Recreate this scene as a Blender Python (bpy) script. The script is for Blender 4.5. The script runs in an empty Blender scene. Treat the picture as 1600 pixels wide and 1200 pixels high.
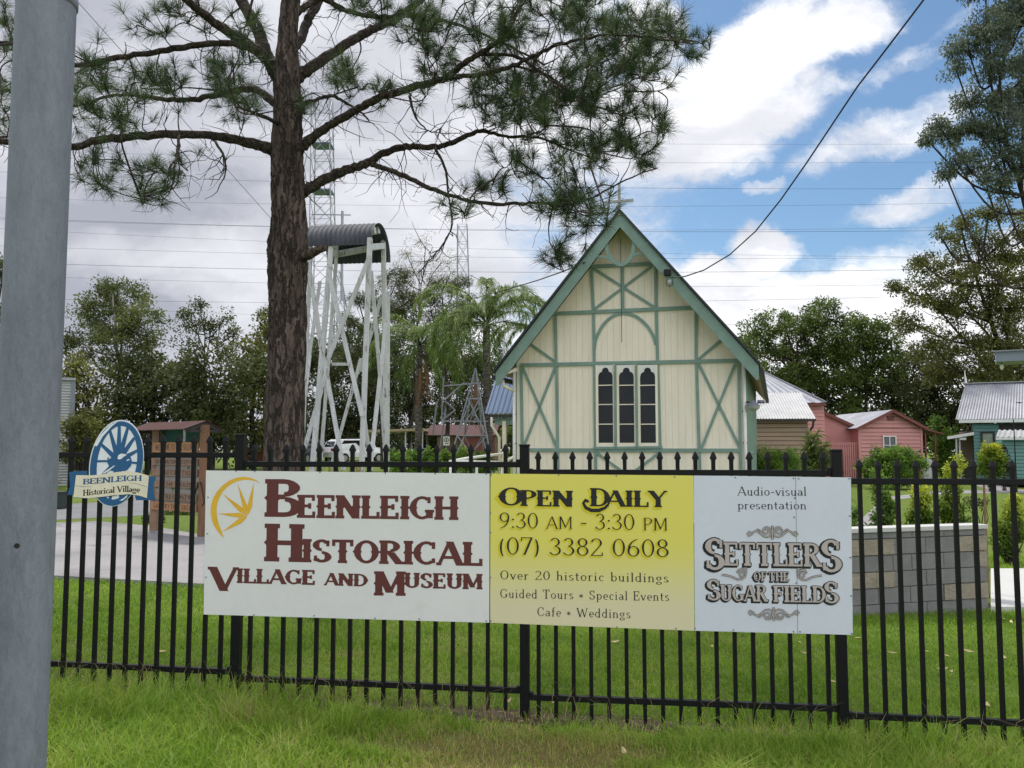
import bpy, math, random
import numpy as np
from mathutils import Vector, Matrix
R = math.radians
SC = bpy.context.scene
COL = SC.collection

# ---------------------------------------------------------------- camera, sky, sun, exposure
F, HOR, EYE = 1350.0, 704.0, 1.75           # focal length and horizon row measured on the 1600 x 1200 photograph, eye height in m
TH = math.atan((HOR - 600) / F)
cam = bpy.data.cameras.new('camera')
cam.sensor_width = 36.0
cam.lens = 36.0 * F / 1600
cam.clip_start, cam.clip_end = 0.05, 3000
cam_ob = bpy.data.objects.new('camera', cam)
COL.objects.link(cam_ob)
cam_ob.location = (0, 0, EYE)
cam_ob.rotation_euler = (R(90) + TH, 0, 0)
SC.camera = cam_ob
SC.view_settings.view_transform = 'Standard'
SC.view_settings.look = 'None'
SC.view_settings.exposure = 0.45
SC.view_settings.gamma = 1.0
SUN_EL, SUN_AZ = 58.0, -22.0                # azimuth measured from +Y (straight ahead) towards +X
sd = Vector((math.sin(R(SUN_AZ)) * math.cos(R(SUN_EL)), math.cos(R(SUN_AZ)) * math.cos(R(SUN_EL)), math.sin(R(SUN_EL))))
sun = bpy.data.lights.new('sun', 'SUN')
sun.energy, sun.angle, sun.color = 2.4, R(6), (1.0, 0.95, 0.86)
sun_ob = bpy.data.objects.new('sun', sun)
COL.objects.link(sun_ob)
sun_ob.rotation_euler = (-sd).to_track_quat('-Z', 'Y').to_euler()


def ray(px, py):
    u, v = (px - 800) / F, (600 - py) / F
    return Vector((u, math.cos(TH) - v * math.sin(TH), math.sin(TH) + v * math.cos(TH)))


def at(px, py, Y):
    r = ray(px, py)
    return Vector((0, 0, EYE)) + r * (Y / r.y)


def onp(px, py, p0, n):
    r = ray(px, py)
    o = Vector((0, 0, EYE))
    return o + r * ((Vector(p0) - o).dot(n) / r.dot(n))


def nd(t, kind, **kw):
    n = t.nodes.new(kind)
    for k, v in kw.items():
        if k in n.inputs.keys():
            n.inputs[k].default_value = v
        else:
            setattr(n, k, v)
    return n


def math_(t, op, a, b=None, c=None, clamp=False):
    n = t.nodes.new('ShaderNodeMath')
    n.operation = op
    n.use_clamp = clamp
    for i, x in enumerate((a, b, c)):
        if x is None:
            continue
        if isinstance(x, (int, float)):
            n.inputs[i].default_value = x
        else:
            t.links.new(x, n.inputs[i])
    return n.outputs[0]


def mixc(t, fac, a, b, blend='MIX'):
    n = t.nodes.new('ShaderNodeMix')
    n.data_type = 'RGBA'
    n.blend_type = blend
    for sock, x in ((n.inputs[0], fac), (n.inputs[6], a), (n.inputs[7], b)):
        if isinstance(x, (int, float)):
            sock.default_value = x
        elif isinstance(x, (tuple, list)):
            sock.default_value = tuple(x) if len(x) == 4 else (*x, 1)
        else:
            t.links.new(x, sock)
    return n.outputs[2]


def smooth_(t, x, lo, hi, a=0.0, b=1.0):
    n = t.nodes.new('ShaderNodeMapRange')
    n.interpolation_type = 'SMOOTHSTEP'
    t.links.new(x, n.inputs[0])
    for i, v in enumerate((lo, hi, a, b)):
        n.inputs[i + 1].default_value = v
    return n.outputs[0]


def make_world():
    w = bpy.data.worlds.new('World')
    SC.world = w
    w.use_nodes = True
    t = w.node_tree
    t.nodes.clear()
    out = nd(t, 'ShaderNodeOutputWorld')
    bg = nd(t, 'ShaderNodeBackground', Strength=0.1)
    t.links.new(bg.outputs[0], out.inputs[0])
    sky = nd(t, 'ShaderNodeTexSky', sky_type='NISHITA', sun_disc=False, sun_elevation=R(SUN_EL), sun_rotation=R(SUN_AZ),
             air_density=1.0, dust_density=0.7, ozone_density=1.6)
    tc = nd(t, 'ShaderNodeTexCoord')
    d0 = tc.outputs['Generated']
    # warped direction for ragged cloud edges
    nz = nd(t, 'ShaderNodeTexNoise', Scale=7.0, Detail=7.0, Roughness=0.62)
    t.links.new(d0, nz.inputs['Vector'])
    sub = nd(t, 'ShaderNodeVectorMath', operation='SUBTRACT')
    t.links.new(nz.outputs['Color'], sub.inputs[0])
    sub.inputs[1].default_value = (.5, .5, .5)
    scl = nd(t, 'ShaderNodeVectorMath', operation='SCALE')
    t.links.new(sub.outputs[0], scl.inputs[0])
    scl.inputs['Scale'].default_value = 0.085
    add = nd(t, 'ShaderNodeVectorMath', operation='ADD')
    t.links.new(d0, add.inputs[0])
    t.links.new(scl.outputs[0], add.inputs[1])
    dirw = add.outputs[0]

    def blob(px, py, rx, ry, rot, gain):
        c = ray(px, py).normalized()
        m = nd(t, 'ShaderNodeMapping', vector_type='TEXTURE')
        t.links.new(dirw, m.inputs['Vector'])
        m.inputs['Location'].default_value = c
        m.inputs['Rotation'].default_value = (0, R(-rot), 0)
        m.inputs['Scale'].default_value = (rx / F, 0.7, ry / F)
        ln = nd(t, 'ShaderNodeVectorMath', operation='LENGTH')
        t.links.new(m.outputs[0], ln.inputs[0])
        return smooth_(t, ln.outputs['Value'], 0.35, 1.35, gain, 0.0)
    cov = None
    for b in CLOUDS:
        v = blob(*b)
        cov = v if cov is None else math_(t, 'MAXIMUM', cov, v)
    # the rest of the dome: broken cover
    nb = nd(t, 'ShaderNodeTexNoise', Scale=2.2, Detail=8.0, Roughness=0.55)
    t.links.new(d0, nb.inputs['Vector'])
    sep = nd(t, 'ShaderNodeSeparateXYZ')
    t.links.new(d0, sep.inputs[0])
    away = smooth_(t, sep.outputs['Y'], 0.80, 0.55)
    rest = math_(t, 'MULTIPLY', away, math_(t, 'ADD', nb.outputs['Fac'], 0.25))
    cov = math_(t, 'MAXIMUM', cov, rest)
    mpf = nd(t, 'ShaderNodeMapping')
    mpf.inputs['Rotation'].default_value = (0, R(18), 0)
    mpf.inputs['Scale'].default_value = (.62, 1.0, 1.5)
    t.links.new(dirw, mpf.inputs['Vector'])
    nf = nd(t, 'ShaderNodeTexNoise', Scale=11.0, Detail=10.0, Roughness=0.66)
    t.links.new(mpf.outputs[0], nf.inputs['Vector'])
    cov = math_(t, 'ADD', cov, math_(t, 'MULTIPLY', math_(t, 'SUBTRACT', nf.outputs['Fac'], 0.5), 1.45))
    mask = smooth_(t, cov, 0.28, 0.90)
    # cloud tone: grey overcast deck ahead on the left, white heaps to the right
    mp = nd(t, 'ShaderNodeMapping')
    mp.inputs['Scale'].default_value = (3.4, 3.4, 10.0)
    t.links.new(dirw, mp.inputs['Vector'])
    ng = nd(t, 'ShaderNodeTexNoise', Scale=1.1, Detail=8.0, Roughness=0.55)
    t.links.new(mp.outputs[0], ng.inputs['Vector'])
    side = smooth_(t, sep.outputs['X'], -0.42, 0.20)
    tone = math_(t, 'ADD', math_(t, 'ADD', math_(t, 'MULTIPLY', side, 0.62), 0.20), math_(t, 'MULTIPLY', math_(t, 'SUBTRACT', ng.outputs['Fac'], 0.48), 2.3), clamp=True)
    rp = nd(t, 'ShaderNodeValToRGB')
    t.links.new(tone, rp.inputs[0])
    e = rp.color_ramp.elements
    e[0].position, e[0].color = 0.0, (3.3, 3.45, 4.0, 1)
    e[1].position, e[1].color = 1.0, (8.5, 8.5, 8.7, 1)
    x = e.new(0.4); x.color = (5.1, 5.2, 5.7, 1)
    x = e.new(0.75); x.color = (6.5, 6.6, 7.0, 1)
    # the unseen clouds behind the viewer are boosted to light surfaces facing the camera
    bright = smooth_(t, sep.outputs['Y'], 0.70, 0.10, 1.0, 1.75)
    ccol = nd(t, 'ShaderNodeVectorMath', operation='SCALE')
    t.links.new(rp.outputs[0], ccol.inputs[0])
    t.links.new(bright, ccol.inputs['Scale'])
    skyc = mixc(t, 1.0, sky.outputs[0], SKY_TINT, 'MULTIPLY')
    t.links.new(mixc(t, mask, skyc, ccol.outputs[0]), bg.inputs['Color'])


SKY_TINT = (0.66, 0.80, 0.86)
CLOUDS = [  # direction as photograph pixel, half sizes in px, roll, density
    (260, 240, 760, 800, 0, 1.15), (1060, 190, 170, 120, 10, 1.0), (1150, 120, 150, 90, 22, .97), (1270, 75, 120, 44, 24, .86), (1010, 60, 80, 80, 0, .8), (1190, 170, 110, 60, 18, .8),
    (1390, 205, 150, 44, 14, .66), (1250, 160, 90, 26, 18, .6), (1080, 235, 120, 70, 0, .98), (1440, 306, 130, 32, 14, .60),
    (1190, 392, 62, 56, 0, 1.05), (1130, 450, 70, 50, 0, 1.0), (1280, 545, 620, 130, 0, 1.1), (1195, 290, 40, 14, 0, .62), (1310, 445, 100, 36, 0, .8),
    (1460, 60, 120, 30, 25, .40), (1600, 560, 500, 200, 0, 1.0)]
make_world()

# ---------------------------------------------------------------- helpers: things, parts, meshes
_xf = {}


def thing(name, label, cat, loc=(0, 0, 0), rz=0.0, group=None, kind=None):
    o = bpy.data.objects.new(name, None)
    o.empty_display_size = 0.3
    COL.objects.link(o)
    o.location = loc
    o.rotation_euler = (0, 0, rz)
    _xf[o.name] = (Matrix.Translation(Vector(loc)) @ Matrix.Rotation(rz, 4, 'Z')).inverted()
    tag(o, label, cat, group, kind)
    return o


def tag(o, label=None, cat=None, group=None, kind=None):
    if label: o['label'] = label
    if cat: o['category'] = cat
    if group: o['group'] = group
    if kind: o['kind'] = kind
    return o


def rootof(o):
    while o.parent: o = o.parent
    return o


def link(name, me, mats, parent=None):
    for m in (mats if isinstance(mats, (list, tuple)) else [mats]):
        me.materials.append(m)
    o = bpy.data.objects.new(name, me)
    COL.objects.link(o)
    if parent: o.parent = parent
    return o


class MB:
    """Collects boxes, beams, tubes and prisms into ONE mesh."""
    def __init__(s): s.v, s.f, s.m = [], [], []

    def add(s, vs, fs, m=0):
        o = len(s.v)
        s.v += [tuple(v) for v in vs]
        s.f += [tuple(i + o for i in f) for f in fs]
        s.m += [m] * len(fs)
        return s

    def box(s, c, d, rot=None, m=0):
        c = Vector(c)
        vs = []
        for x in (-.5, .5):
            for y in (-.5, .5):
                for z in (-.5, .5):
                    p = Vector((x * d[0], y * d[1], z * d[2]))
                    vs.append(c + (rot @ p if rot else p))
        return s.add(vs, [(0, 1, 3, 2), (4, 6, 7, 5), (0, 4, 5, 1), (2, 3, 7, 6), (0, 2, 6, 4), (1, 5, 7, 3)], m)

    def beam(s, a, b, w, h, up=(0, 0, 1), m=0):
        a, b = Vector(a), Vector(b)
        x = (b - a)
        L = x.length
        x.normalize()
        up = Vector(up)
        if abs(x.dot(up.normalized())) > .98: up = Vector((0, 1, 0))
        y = up.cross(x).normalized()
        z = x.cross(y)
        rot = Matrix((x, y, z)).transposed()
        return s.box((a + b) / 2, (L, w, h), rot, m)

    def tube(s, pts, rad, n=8, m=0, cap=True):
        pts = [Vector(p) for p in pts]
        if isinstance(rad, (int, float)): rad = [rad] * len(pts)
        rings, up = [], Vector((.31, .17, .93))
        for i, p in enumerate(pts):
            t = (pts[min(i + 1, len(pts) - 1)] - pts[max(i - 1, 0)])
            t = t.normalized() if t.length > 1e-9 else Vector((0, 0, 1))
            if abs(t.dot(up.normalized())) > .97: up = Vector((.9, .3, .1))
            a = t.cross(up).normalized()
            b = t.cross(a)
            rings.append([p + (a * math.cos(2 * math.pi * k / n) + b * math.sin(2 * math.pi * k / n)) * rad[i] for k in range(n)])
        vs = [v for r in rings for v in r]
        fs = [(i * n + k, i * n + (k + 1) % n, (i + 1) * n + (k + 1) % n, (i + 1) * n + k) for i in range(len(pts) - 1) for k in range(n)]
        if cap:
            fs += [tuple(range(n))[::-1], tuple((len(pts) - 1) * n + k for k in range(n))]
        return s.add(vs, fs, m)

    def prism(s, poly, fn, z0, z1, m=0, side=True):
        n = len(poly)
        vs = [fn(x, y, z0) for x, y in poly] + [fn(x, y, z1) for x, y in poly]
        fs = [tuple(range(n, 2 * n))]
        if side:
            fs += [tuple(range(n))[::-1]] + [(i, (i + 1) % n, n + (i + 1) % n, n + i) for i in range(n)]
        return s.add(vs, fs, m)

    def lathe(s, prof, c, n=16, m=0):
        c = Vector(c)
        k = len(prof)
        vs = [c + Vector((r * math.cos(2 * math.pi * i / n), r * math.sin(2 * math.pi * i / n), z)) for i in range(n) for r, z in prof]
        fs = [(i * k + j, ((i + 1) % n) * k + j, ((i + 1) % n) * k + j + 1, i * k + j + 1) for i in range(n) for j in range(k - 1)]
        return s.add(vs, fs, m)

    def build(s, name, mats, parent=None, world=False, origin=None, smooth=False, bevel=0):
        """world=True: vertices are world points and are brought into the parent thing's space; origin: own base point of a one-mesh thing."""
        vs = s.v
        if world and parent:
            M = _xf[rootof(parent).name]
            vs = [tuple(M @ Vector(v)) for v in vs]
        if origin is not None:
            o = Vector(origin)
            vs = [tuple(Vector(v) - o) for v in vs]
        me = bpy.data.meshes.new(name)
        me.from_pydata(vs, [], s.f)
        me.polygons.foreach_set('material_index', s.m)
        if smooth: me.polygons.foreach_set('use_smooth', [True] * len(s.f))
        me.update()
        ob = link(name, me, mats, parent)
        if origin is not None: ob.location = origin
        if bevel:
            b = ob.modifiers.new('bevel', 'BEVEL')
            b.width, b.segments, b.limit_method = bevel, 2, 'ANGLE'
        return ob


def np_mesh(name, V, k, attr=None):
    """Mesh of len(V)/k separate faces with k corners each; attr = one value per face, stored per vertex as 'tint'."""
    V = np.ascontiguousarray(V, dtype=np.float32).reshape(-1, 3)
    nf = len(V) // k
    me = bpy.data.meshes.new(name)
    me.vertices.add(len(V)); me.loops.add(len(V)); me.polygons.add(nf)
    me.vertices.foreach_set('co', V.ravel())
    me.loops.foreach_set('vertex_index', np.arange(len(V), dtype=np.int32))
    me.polygons.foreach_set('loop_start', np.arange(0, len(V), k, dtype=np.int32))
    me.polygons.foreach_set('loop_total', np.full(nf, k, dtype=np.int32))
    if attr is not None:
        a = me.attributes.new('tint', 'FLOAT', 'POINT')
        a.data.foreach_set('value', np.repeat(np.asarray(attr, dtype=np.float32), k))
    me.update(calc_edges=True)
    me.validate()
    return me


def copy_tree(o, parent=None):
    c = o.copy()
    COL.objects.link(c)
    c.parent = parent
    if o.name in _xf: _xf[c.name] = _xf[o.name]
    for ch in [x for x in bpy.data.objects if x.parent == o]:
        copy_tree(ch, c)
    return c


# ---------------------------------------------------------------- materials
def mat(name, col, rough=.6, var=.18, scale=6.0, bump=0.0, bscale=None, metal=0.0, stretch=(1, 1, 1), col2=None, patch=None, spec=.4, coat=0.0):
    """Principled with two scales of mottling; patch=(colour, scale, threshold, softness) adds wear spots of their own colour."""
    m = bpy.data.materials.new(name)
    m.use_nodes = True
    t = m.node_tree
    p = t.nodes['Principled BSDF']
    p.inputs['Roughness'].default_value = rough
    p.inputs['Metallic'].default_value = metal
    p.inputs['Specular IOR Level'].default_value = spec
    p.inputs['Coat Weight'].default_value = coat
    tc = nd(t, 'ShaderNodeTexCoord')
    mp = nd(t, 'ShaderNodeMapping')
    mp.inputs['Scale'].default_value = stretch
    t.links.new(tc.outputs['Object'], mp.inputs['Vector'])
    n1 = nd(t, 'ShaderNodeTexNoise', Scale=scale, Detail=6.0, Roughness=.6)
    n2 = nd(t, 'ShaderNodeTexNoise', Scale=scale * 9, Detail=3.0, Roughness=.6)
    for n in (n1, n2): t.links.new(mp.outputs[0], n.inputs['Vector'])
    k = math_(t, 'ADD', math_(t, 'MULTIPLY', n1.outputs['Fac'], .65), math_(t, 'MULTIPLY', n2.outputs['Fac'], .35))
    k = smooth_(t, k, .32, .68)
    c2 = col2 or tuple(min(1, c * (1 + var)) for c in col)
    c1 = tuple(c * (1 - var) for c in col)
    c = mixc(t, k, c1, c2)
    if patch:
        pn = nd(t, 'ShaderNodeTexNoise', Scale=patch[1], Detail=7.0, Roughness=.65)
        t.links.new(mp.outputs[0], pn.inputs['Vector'])
        c = mixc(t, smooth_(t, pn.outputs['Fac'], patch[2], patch[2] + patch[3]), c, patch[0])
    t.links.new(c, p.inputs['Base Color'])
    t.links.new(math_(t, 'ADD', math_(t, 'MULTIPLY', n2.outputs['Fac'], .25), rough - .12, clamp=True), p.inputs['Roughness'])
    if bump:
        nb = nd(t, 'ShaderNodeTexNoise', Scale=bscale or scale * 5, Detail=5.0, Roughness=.6)
        t.links.new(mp.outputs[0], nb.inputs['Vector'])
        b = nd(t, 'ShaderNodeBump', Strength=bump, Distance=.02)
        t.links.new(nb.outputs['Fac'], b.inputs['Height'])
        t.links.new(b.outputs[0], p.inputs['Normal'])
    return m


def leaf_mat(name, cols, trans=.35, rough=.55):
    """Foliage coloured by the per-leaf 'tint' value."""
    m = bpy.data.materials.new(name)
    m.use_nodes = True
    t = m.node_tree
    p = t.nodes['Principled BSDF']
    p.inputs['Roughness'].default_value = rough
    p.inputs['Specular IOR Level'].default_value = .3
    a = nd(t, 'ShaderNodeAttribute', attribute_name='tint')
    rp = nd(t, 'ShaderNodeValToRGB')
    t.links.new(a.outputs['Fac'], rp.inputs[0])
    e = rp.color_ramp.elements
    e[0].color, e[1].color = (*cols[0], 1), (*cols[-1], 1)
    for i, c in enumerate(cols[1:-1]):
        e.new((i + 1) / (len(cols) - 1)).color = (*c, 1)
    t.links.new(rp.outputs[0], p.inputs['Base Color'])
    tr = nd(t, 'ShaderNodeBsdfTranslucent')
    t.links.new(rp.outputs[0], tr.inputs[0])
    mx = nd(t, 'ShaderNodeMixShader', Fac=trans)
    t.links.new(p.outputs[0], mx.inputs[1])
    t.links.new(tr.outputs[0], mx.inputs[2])
    t.links.new(mx.outputs[0], t.nodes['Material Output'].inputs['Surface'])
    return m


def bark_mat(name, cols, scale, stretch, bump=.8, dist=.03):
    """Plates split by dark cracks."""
    m = bpy.data.materials.new(name)
    m.use_nodes = True
    t = m.node_tree
    p = t.nodes['Principled BSDF']
    p.inputs['Roughness'].default_value = .9
    p.inputs['Specular IOR Level'].default_value = .15
    tc = nd(t, 'ShaderNodeTexCoord')
    nz = nd(t, 'ShaderNodeTexNoise', Scale=8.0, Detail=6.0)
    t.links.new(tc.outputs['Object'], nz.inputs['Vector'])
    ad = mixc(t, .05, tc.outputs['Object'], nz.outputs['Color'], 'LINEAR_LIGHT')
    mp = nd(t, 'ShaderNodeMapping')
    mp.inputs['Scale'].default_value = stretch
    t.links.new(ad, mp.inputs['Vector'])
    v = nd(t, 'ShaderNodeTexVoronoi', feature='DISTANCE_TO_EDGE', Scale=scale)
    vc = nd(t, 'ShaderNodeTexVoronoi', Scale=scale)
    n2 = nd(t, 'ShaderNodeTexNoise', Scale=scale * 2.2, Detail=8.0, Roughness=.7)
    for n in (v, vc, n2): t.links.new(mp.outputs[0], n.inputs['Vector'])
    crack = smooth_(t, math_(t, 'ADD', v.outputs['Distance'], math_(t, 'MULTIPLY', math_(t, 'SUBTRACT', n2.outputs['Fac'], .42), .28)), .0, .17)
    sepc = nd(t, 'ShaderNodeSeparateColor')
    t.links.new(vc.outputs['Color'], sepc.inputs[0])
    nfs = nd(t, 'ShaderNodeTexNoise', Scale=scale * .62, Detail=5.0, Roughness=.62)
    t.links.new(mp.outputs[0], nfs.inputs['Vector'])
    fis = smooth_(t, math_(t, 'ABSOLUTE', math_(t, 'SUBTRACT', nfs.outputs['Fac'], .5)), .004, .055)
    crack = math_(t, 'MULTIPLY', math_(t, 'ADD', math_(t, 'MULTIPLY', crack, .45), .55), fis)
    k = math_(t, 'ADD', math_(t, 'MULTIPLY', sepc.outputs[0], .35), math_(t, 'MULTIPLY', n2.outputs['Fac'], .65))
    rp = nd(t, 'ShaderNodeValToRGB')
    t.links.new(k, rp.inputs[0])
    e = rp.color_ramp.elements
    e[0].position, e[1].position = .25, .75
    e[0].color, e[1].color = (*cols[1], 1), (*cols[2], 1)
    t.links.new(mixc(t, crack, cols[0], rp.outputs[0]), p.inputs['Base Color'])
    h = math_(t, 'ADD', math_(t, 'MULTIPLY', crack, .7), math_(t, 'MULTIPLY', n2.outputs['Fac'], .5))
    b = nd(t, 'ShaderNodeBump', Strength=bump, Distance=dist)
    t.links.new(h, b.inputs['Height'])
    t.links.new(b.outputs[0], p.inputs['Normal'])
    return m


M = {}
M['galv'] = mat('galvanised_steel', (.165, .182, .22), .55, .22, 7, .3, 160, metal=.1, stretch=(1, 1, .30), patch=((.12, .13, .155), 4.5, .57, .14))
M['galv_dark'] = mat('weathered_cap', (.16, .175, .22), .5, .2, 8, .1)
M['black'] = mat('black_powder_coat', (.0045, .0045, .0055), .5, .3, 30, .05, 200, spec=.22)
M['board'] = mat('white_sign_sheet', (.71, .70, .69), .40, .03, 2.2, .22, 1.4, patch=((.58, .58, .54), 3.0, .60, .3))
M['board_cool'] = mat('cool_white_sign_sheet', (.62, .65, .725), .38, .03, 2.2, .22, 1.4, patch=((.55, .57, .62), 3.0, .62, .3))
M['maroon'] = mat('maroon_print', (.115, .028, .025), .5, .08, 8)
M['ochre'] = mat('ochre_print', (.72, .42, .03), .5, .08, 8)
M['ink'] = mat('black_print', (.012, .012, .013), .5, .1, 8)
M['gold'] = mat('yellow_print_shadow', (.66, .55, .02), .5, .05, 8)
M['pinkgrey'] = mat('pink_grey_print', (.46, .40, .38), .5, .05, 8)
M['blue'] = mat('blue_sign_paint', (.016, .095, .23), .45, .1, 20)
M['cream_sign'] = mat('cream_sign_paint', (.74, .67, .52), .5, .08, 12)
M['white_sign'] = mat('white_sign_paint', (.74, .76, .80), .5, .06, 12)
M['cream'] = mat('cream_weatherboard_paint', (.84, .755, .625), .55, .07, 1.5, .05, 60, stretch=(3, 3, .4), patch=((.68, .62, .49), 1.2, .58, .3))
M['green'] = mat('green_trim_paint', (.19, .285, .245), .5, .12, 4, .06, 60)
M['green_side'] = mat('pale_green_wall_paint', (.32, .42, .33), .55, .08, 3)
M['soffit'] = mat('soffit_board', (.40, .31, .20), .7, .12, 4)
M['roof_dark'] = mat('dark_roof_edge', (.03, .035, .035), .5, .2, 4)
M['iron_grey'] = mat('grey_corrugated_iron', (.27, .275, .31), .5, .16, 1.2, .05, 40, metal=.45, patch=((.42, .41, .40), 1.6, .6, .2))
M['iron_old'] = mat('aged_corrugated_iron', (.06, .064, .078), .75, .35, 2.2, .1, 40, metal=.0, patch=((.05, .05, .052), 2.5, .56, .1))
M['iron_white'] = mat('pale_corrugated_iron', (.37, .375, .385), .55, .14, 1.5, .05, 40, metal=.15, patch=((.25, .20, .165), 2.2, .58, .14))
M['iron_blue'] = mat('blue_corrugated_iron', (.12, .175, .27), .45, .1, 2, .04, 40, metal=.1)
M['white_timber'] = mat('weathered_white_timber', (.56, .565, .575), .65, .16, 4, .2, 40, stretch=(2, 2, .5), patch=((.25, .24, .225), 7.0, .56, .10))
M['white'] = mat('white_paint', (.74, .73, .70), .5, .06, 3)
M['glass'] = mat('dark_window_glass', (.012, .014, .016), .12, .3, 2, spec=.35)
M['pink'] = mat('pink_weatherboard_paint', (.56, .255, .24), .55, .07, 1.2, .05, 40)
M['pink_dark'] = mat('red_brown_trim_paint', (.17, .05, .04), .55, .12, 3)
M['brown'] = mat('brown_weatherboard', (.31, .225, .165), .65, .1, 1.5, .1, 40, stretch=(.4, .4, 3))
M['teal'] = mat('teal_weatherboard_paint', (.135, .285, .265), .55, .08, 1.5)
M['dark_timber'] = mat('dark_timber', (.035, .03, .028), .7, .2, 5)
M['tan_timber'] = mat('tan_timber', (.20, .105, .055), .6, .25, 5, .15, 40, stretch=(3, 3, .4))
M['plank'] = mat('carved_timber_plank', (.40, .20, .085), .65, .2, 4, .15, 40, stretch=(.5, 3, 3))
M['plank_old'] = mat('faded_timber_plank', (.26, .165, .11), .7, .2, 4, .15, 40, stretch=(.5, 3, 3))
M['roof_red'] = mat('dull_red_roof_sheet', (.085, .034, .032), .85, .15, 2)
M['shade_green'] = mat('green_shade_sheet', (.02, .10, .075), .7, .15, 3)
M['concrete'] = mat('pale_concrete', (.255, .245, .25), .85, .14, .6, .15, 30, patch=((.165, .16, .17), .8, .50, .16))
M['concrete_white'] = mat('new_white_concrete', (.48, .475, .46), .85, .05, .8, .1, 30)
M['asphalt'] = mat('worn_asphalt', (.16, .165, .17), .9, .15, 1.0, .15, 60)
M['block'] = mat('grey_concrete_block', (.195, .19, .19), .9, .14, 6, .45, 90)
M['block_tan'] = mat('split_faced_tan_block', (.29, .25, .195), .9, .18, 9, .9, 30)
M['mortar'] = mat('mortar', (.13, .125, .12), .95, .1, 8)
M['steel_lattice'] = mat('lattice_steel', (.30, .31, .34), .5, .12, 1, metal=.3)
M['wire'] = mat('overhead_wire', (.05, .055, .075), .6, .1, 1)
M['cable'] = mat('black_service_cable', (.012, .012, .02), .5, .2, 1)
M['car_white'] = mat('white_car_paint', (.74, .75, .77), .25, .02, 2, spec=.5, coat=.5)
M['car_dark'] = mat('dark_car_paint', (.03, .033, .04), .25, .1, 2, spec=.5, coat=.5)
M['rubber'] = mat('black_rubber', (.015, .015, .015), .8, .1, 5)
M['lamp_red'] = mat('red_tail_lamp', (.45, .02, .02), .25, .1, 5)
M['chrome'] = mat('bright_metal', (.5, .5, .52), .3, .05, 5, metal=.8)
M['soil'] = mat('bare_soil', (.085, .058, .038), .95, .5, 9, .9, 40, patch=((.05, .075, .016), 4, .50, .12))
M['lamp_clear'] = mat('clear_lamp_glass', (.35, .37, .36), .15, .1, 4, spec=.6)
M['bin_green'] = mat('dark_green_bin', (.02, .035, .03), .5, .1, 4)
M['curtain'] = mat('grey_window_curtain', (.12, .13, .14), .4, .2, 6, stretch=(8, 8, .3))
M['pine_bark'] = bark_mat('pine_bark', [(.034, .027, .024), (.074, .056, .048), (.160, .120, .102)], 13.0, (1, 1, .20), 1.0, .03)
M['pine_limb'] = bark_mat('pine_limb_bark', [(.022, .018, .016), (.05, .04, .034), (.11, .085, .07)], 22.0, (1, 1, 1), .8, .015)
M['gum_bark'] = bark_mat('gum_bark', [(.12, .10, .085), (.22, .19, .165), (.36, .33, .29)], 3.0, (1, 1, .3), .4)
M['dark_bark'] = bark_mat('dark_bark', [(.02, .016, .013), (.05, .04, .033), (.10, .08, .065)], 5.0, (1, 1, .4), .6)
M['palm_bark'] = bark_mat('palm_bark', [(.05, .045, .04), (.12, .10, .085), (.20, .175, .15)], 3.0, (.6, .6, 3), .5)
M['dead_frond'] = mat('dead_palm_frond', (.20, .105, .055), .85, .25, 6)
L = {}
L['needle'] = leaf_mat('pine_needles', [(0.021, 0.039, 0.018), (0.040, 0.070, 0.026), (0.072, 0.111, 0.036), (0.112, 0.153, 0.052)], .35)
L['gum'] = leaf_mat('gum_leaves', [(0.051, 0.065, 0.022), (0.112, 0.136, 0.042), (0.168, 0.196, 0.056), (0.246, 0.273, 0.088)], .4)
L['gum_grey'] = leaf_mat('grey_green_gum_leaves', [(0.061, 0.082, 0.058), (0.117, 0.150, 0.102), (0.180, 0.214, 0.138), (0.262, 0.291, 0.194)], .4)
L['dark'] = leaf_mat('dark_leaves', [(0.035, 0.044, 0.015), (0.070, 0.086, 0.028), (0.111, 0.131, 0.039), (0.163, 0.186, 0.053)], .4)
L['olive'] = leaf_mat('olive_leaves', [(0.057, 0.064, 0.018), (0.119, 0.130, 0.032), (0.188, 0.196, 0.044), (0.276, 0.284, 0.069)], .4)
L['mid'] = leaf_mat('mid_green_leaves', [(0.056, 0.082, 0.022), (0.111, 0.160, 0.036), (0.178, 0.237, 0.048), (0.265, 0.325, 0.070)], .4)
L['palm'] = leaf_mat('palm_leaflets', [(0.058, 0.096, 0.026), (0.109, 0.174, 0.042), (0.185, 0.258, 0.063), (0.281, 0.350, 0.105)], .4)
L['bright'] = leaf_mat('bright_shrub_leaves', [(0.056, 0.112, 0.019), (0.113, 0.210, 0.031), (0.201, 0.328, 0.047), (0.327, 0.445, 0.062)], .45)
L['yellow'] = leaf_mat('yellow_tipped_leaves', [(0.053, 0.110, 0.018), (0.134, 0.219, 0.025), (0.390, 0.453, 0.044), (0.600, 0.600, 0.062)], .4)
L['straw'] = leaf_mat('straw_blades', [(.16, .14, .05), (.26, .22, .09), (.34, .28, .13), (.42, .36, .18)], .3)
L['grass'] = leaf_mat('grass_blades', [(0.095, 0.180, 0.016), (0.162, 0.290, 0.024), (0.230, 0.371, 0.038), (0.314, 0.441, 0.060), (0.403, 0.394, 0.120), (0.448, 0.360, 0.150)], .5)

# ---------------------------------------------------------------- terrain
FRZ = math.atan2(-.82, 6.61)
FP0 = Vector((-3.375, 6.28, 0))
FX = Vector((math.cos(FRZ), math.sin(FRZ), 0))
FY = Vector((-math.sin(FRZ), math.cos(FRZ), 0))


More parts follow.
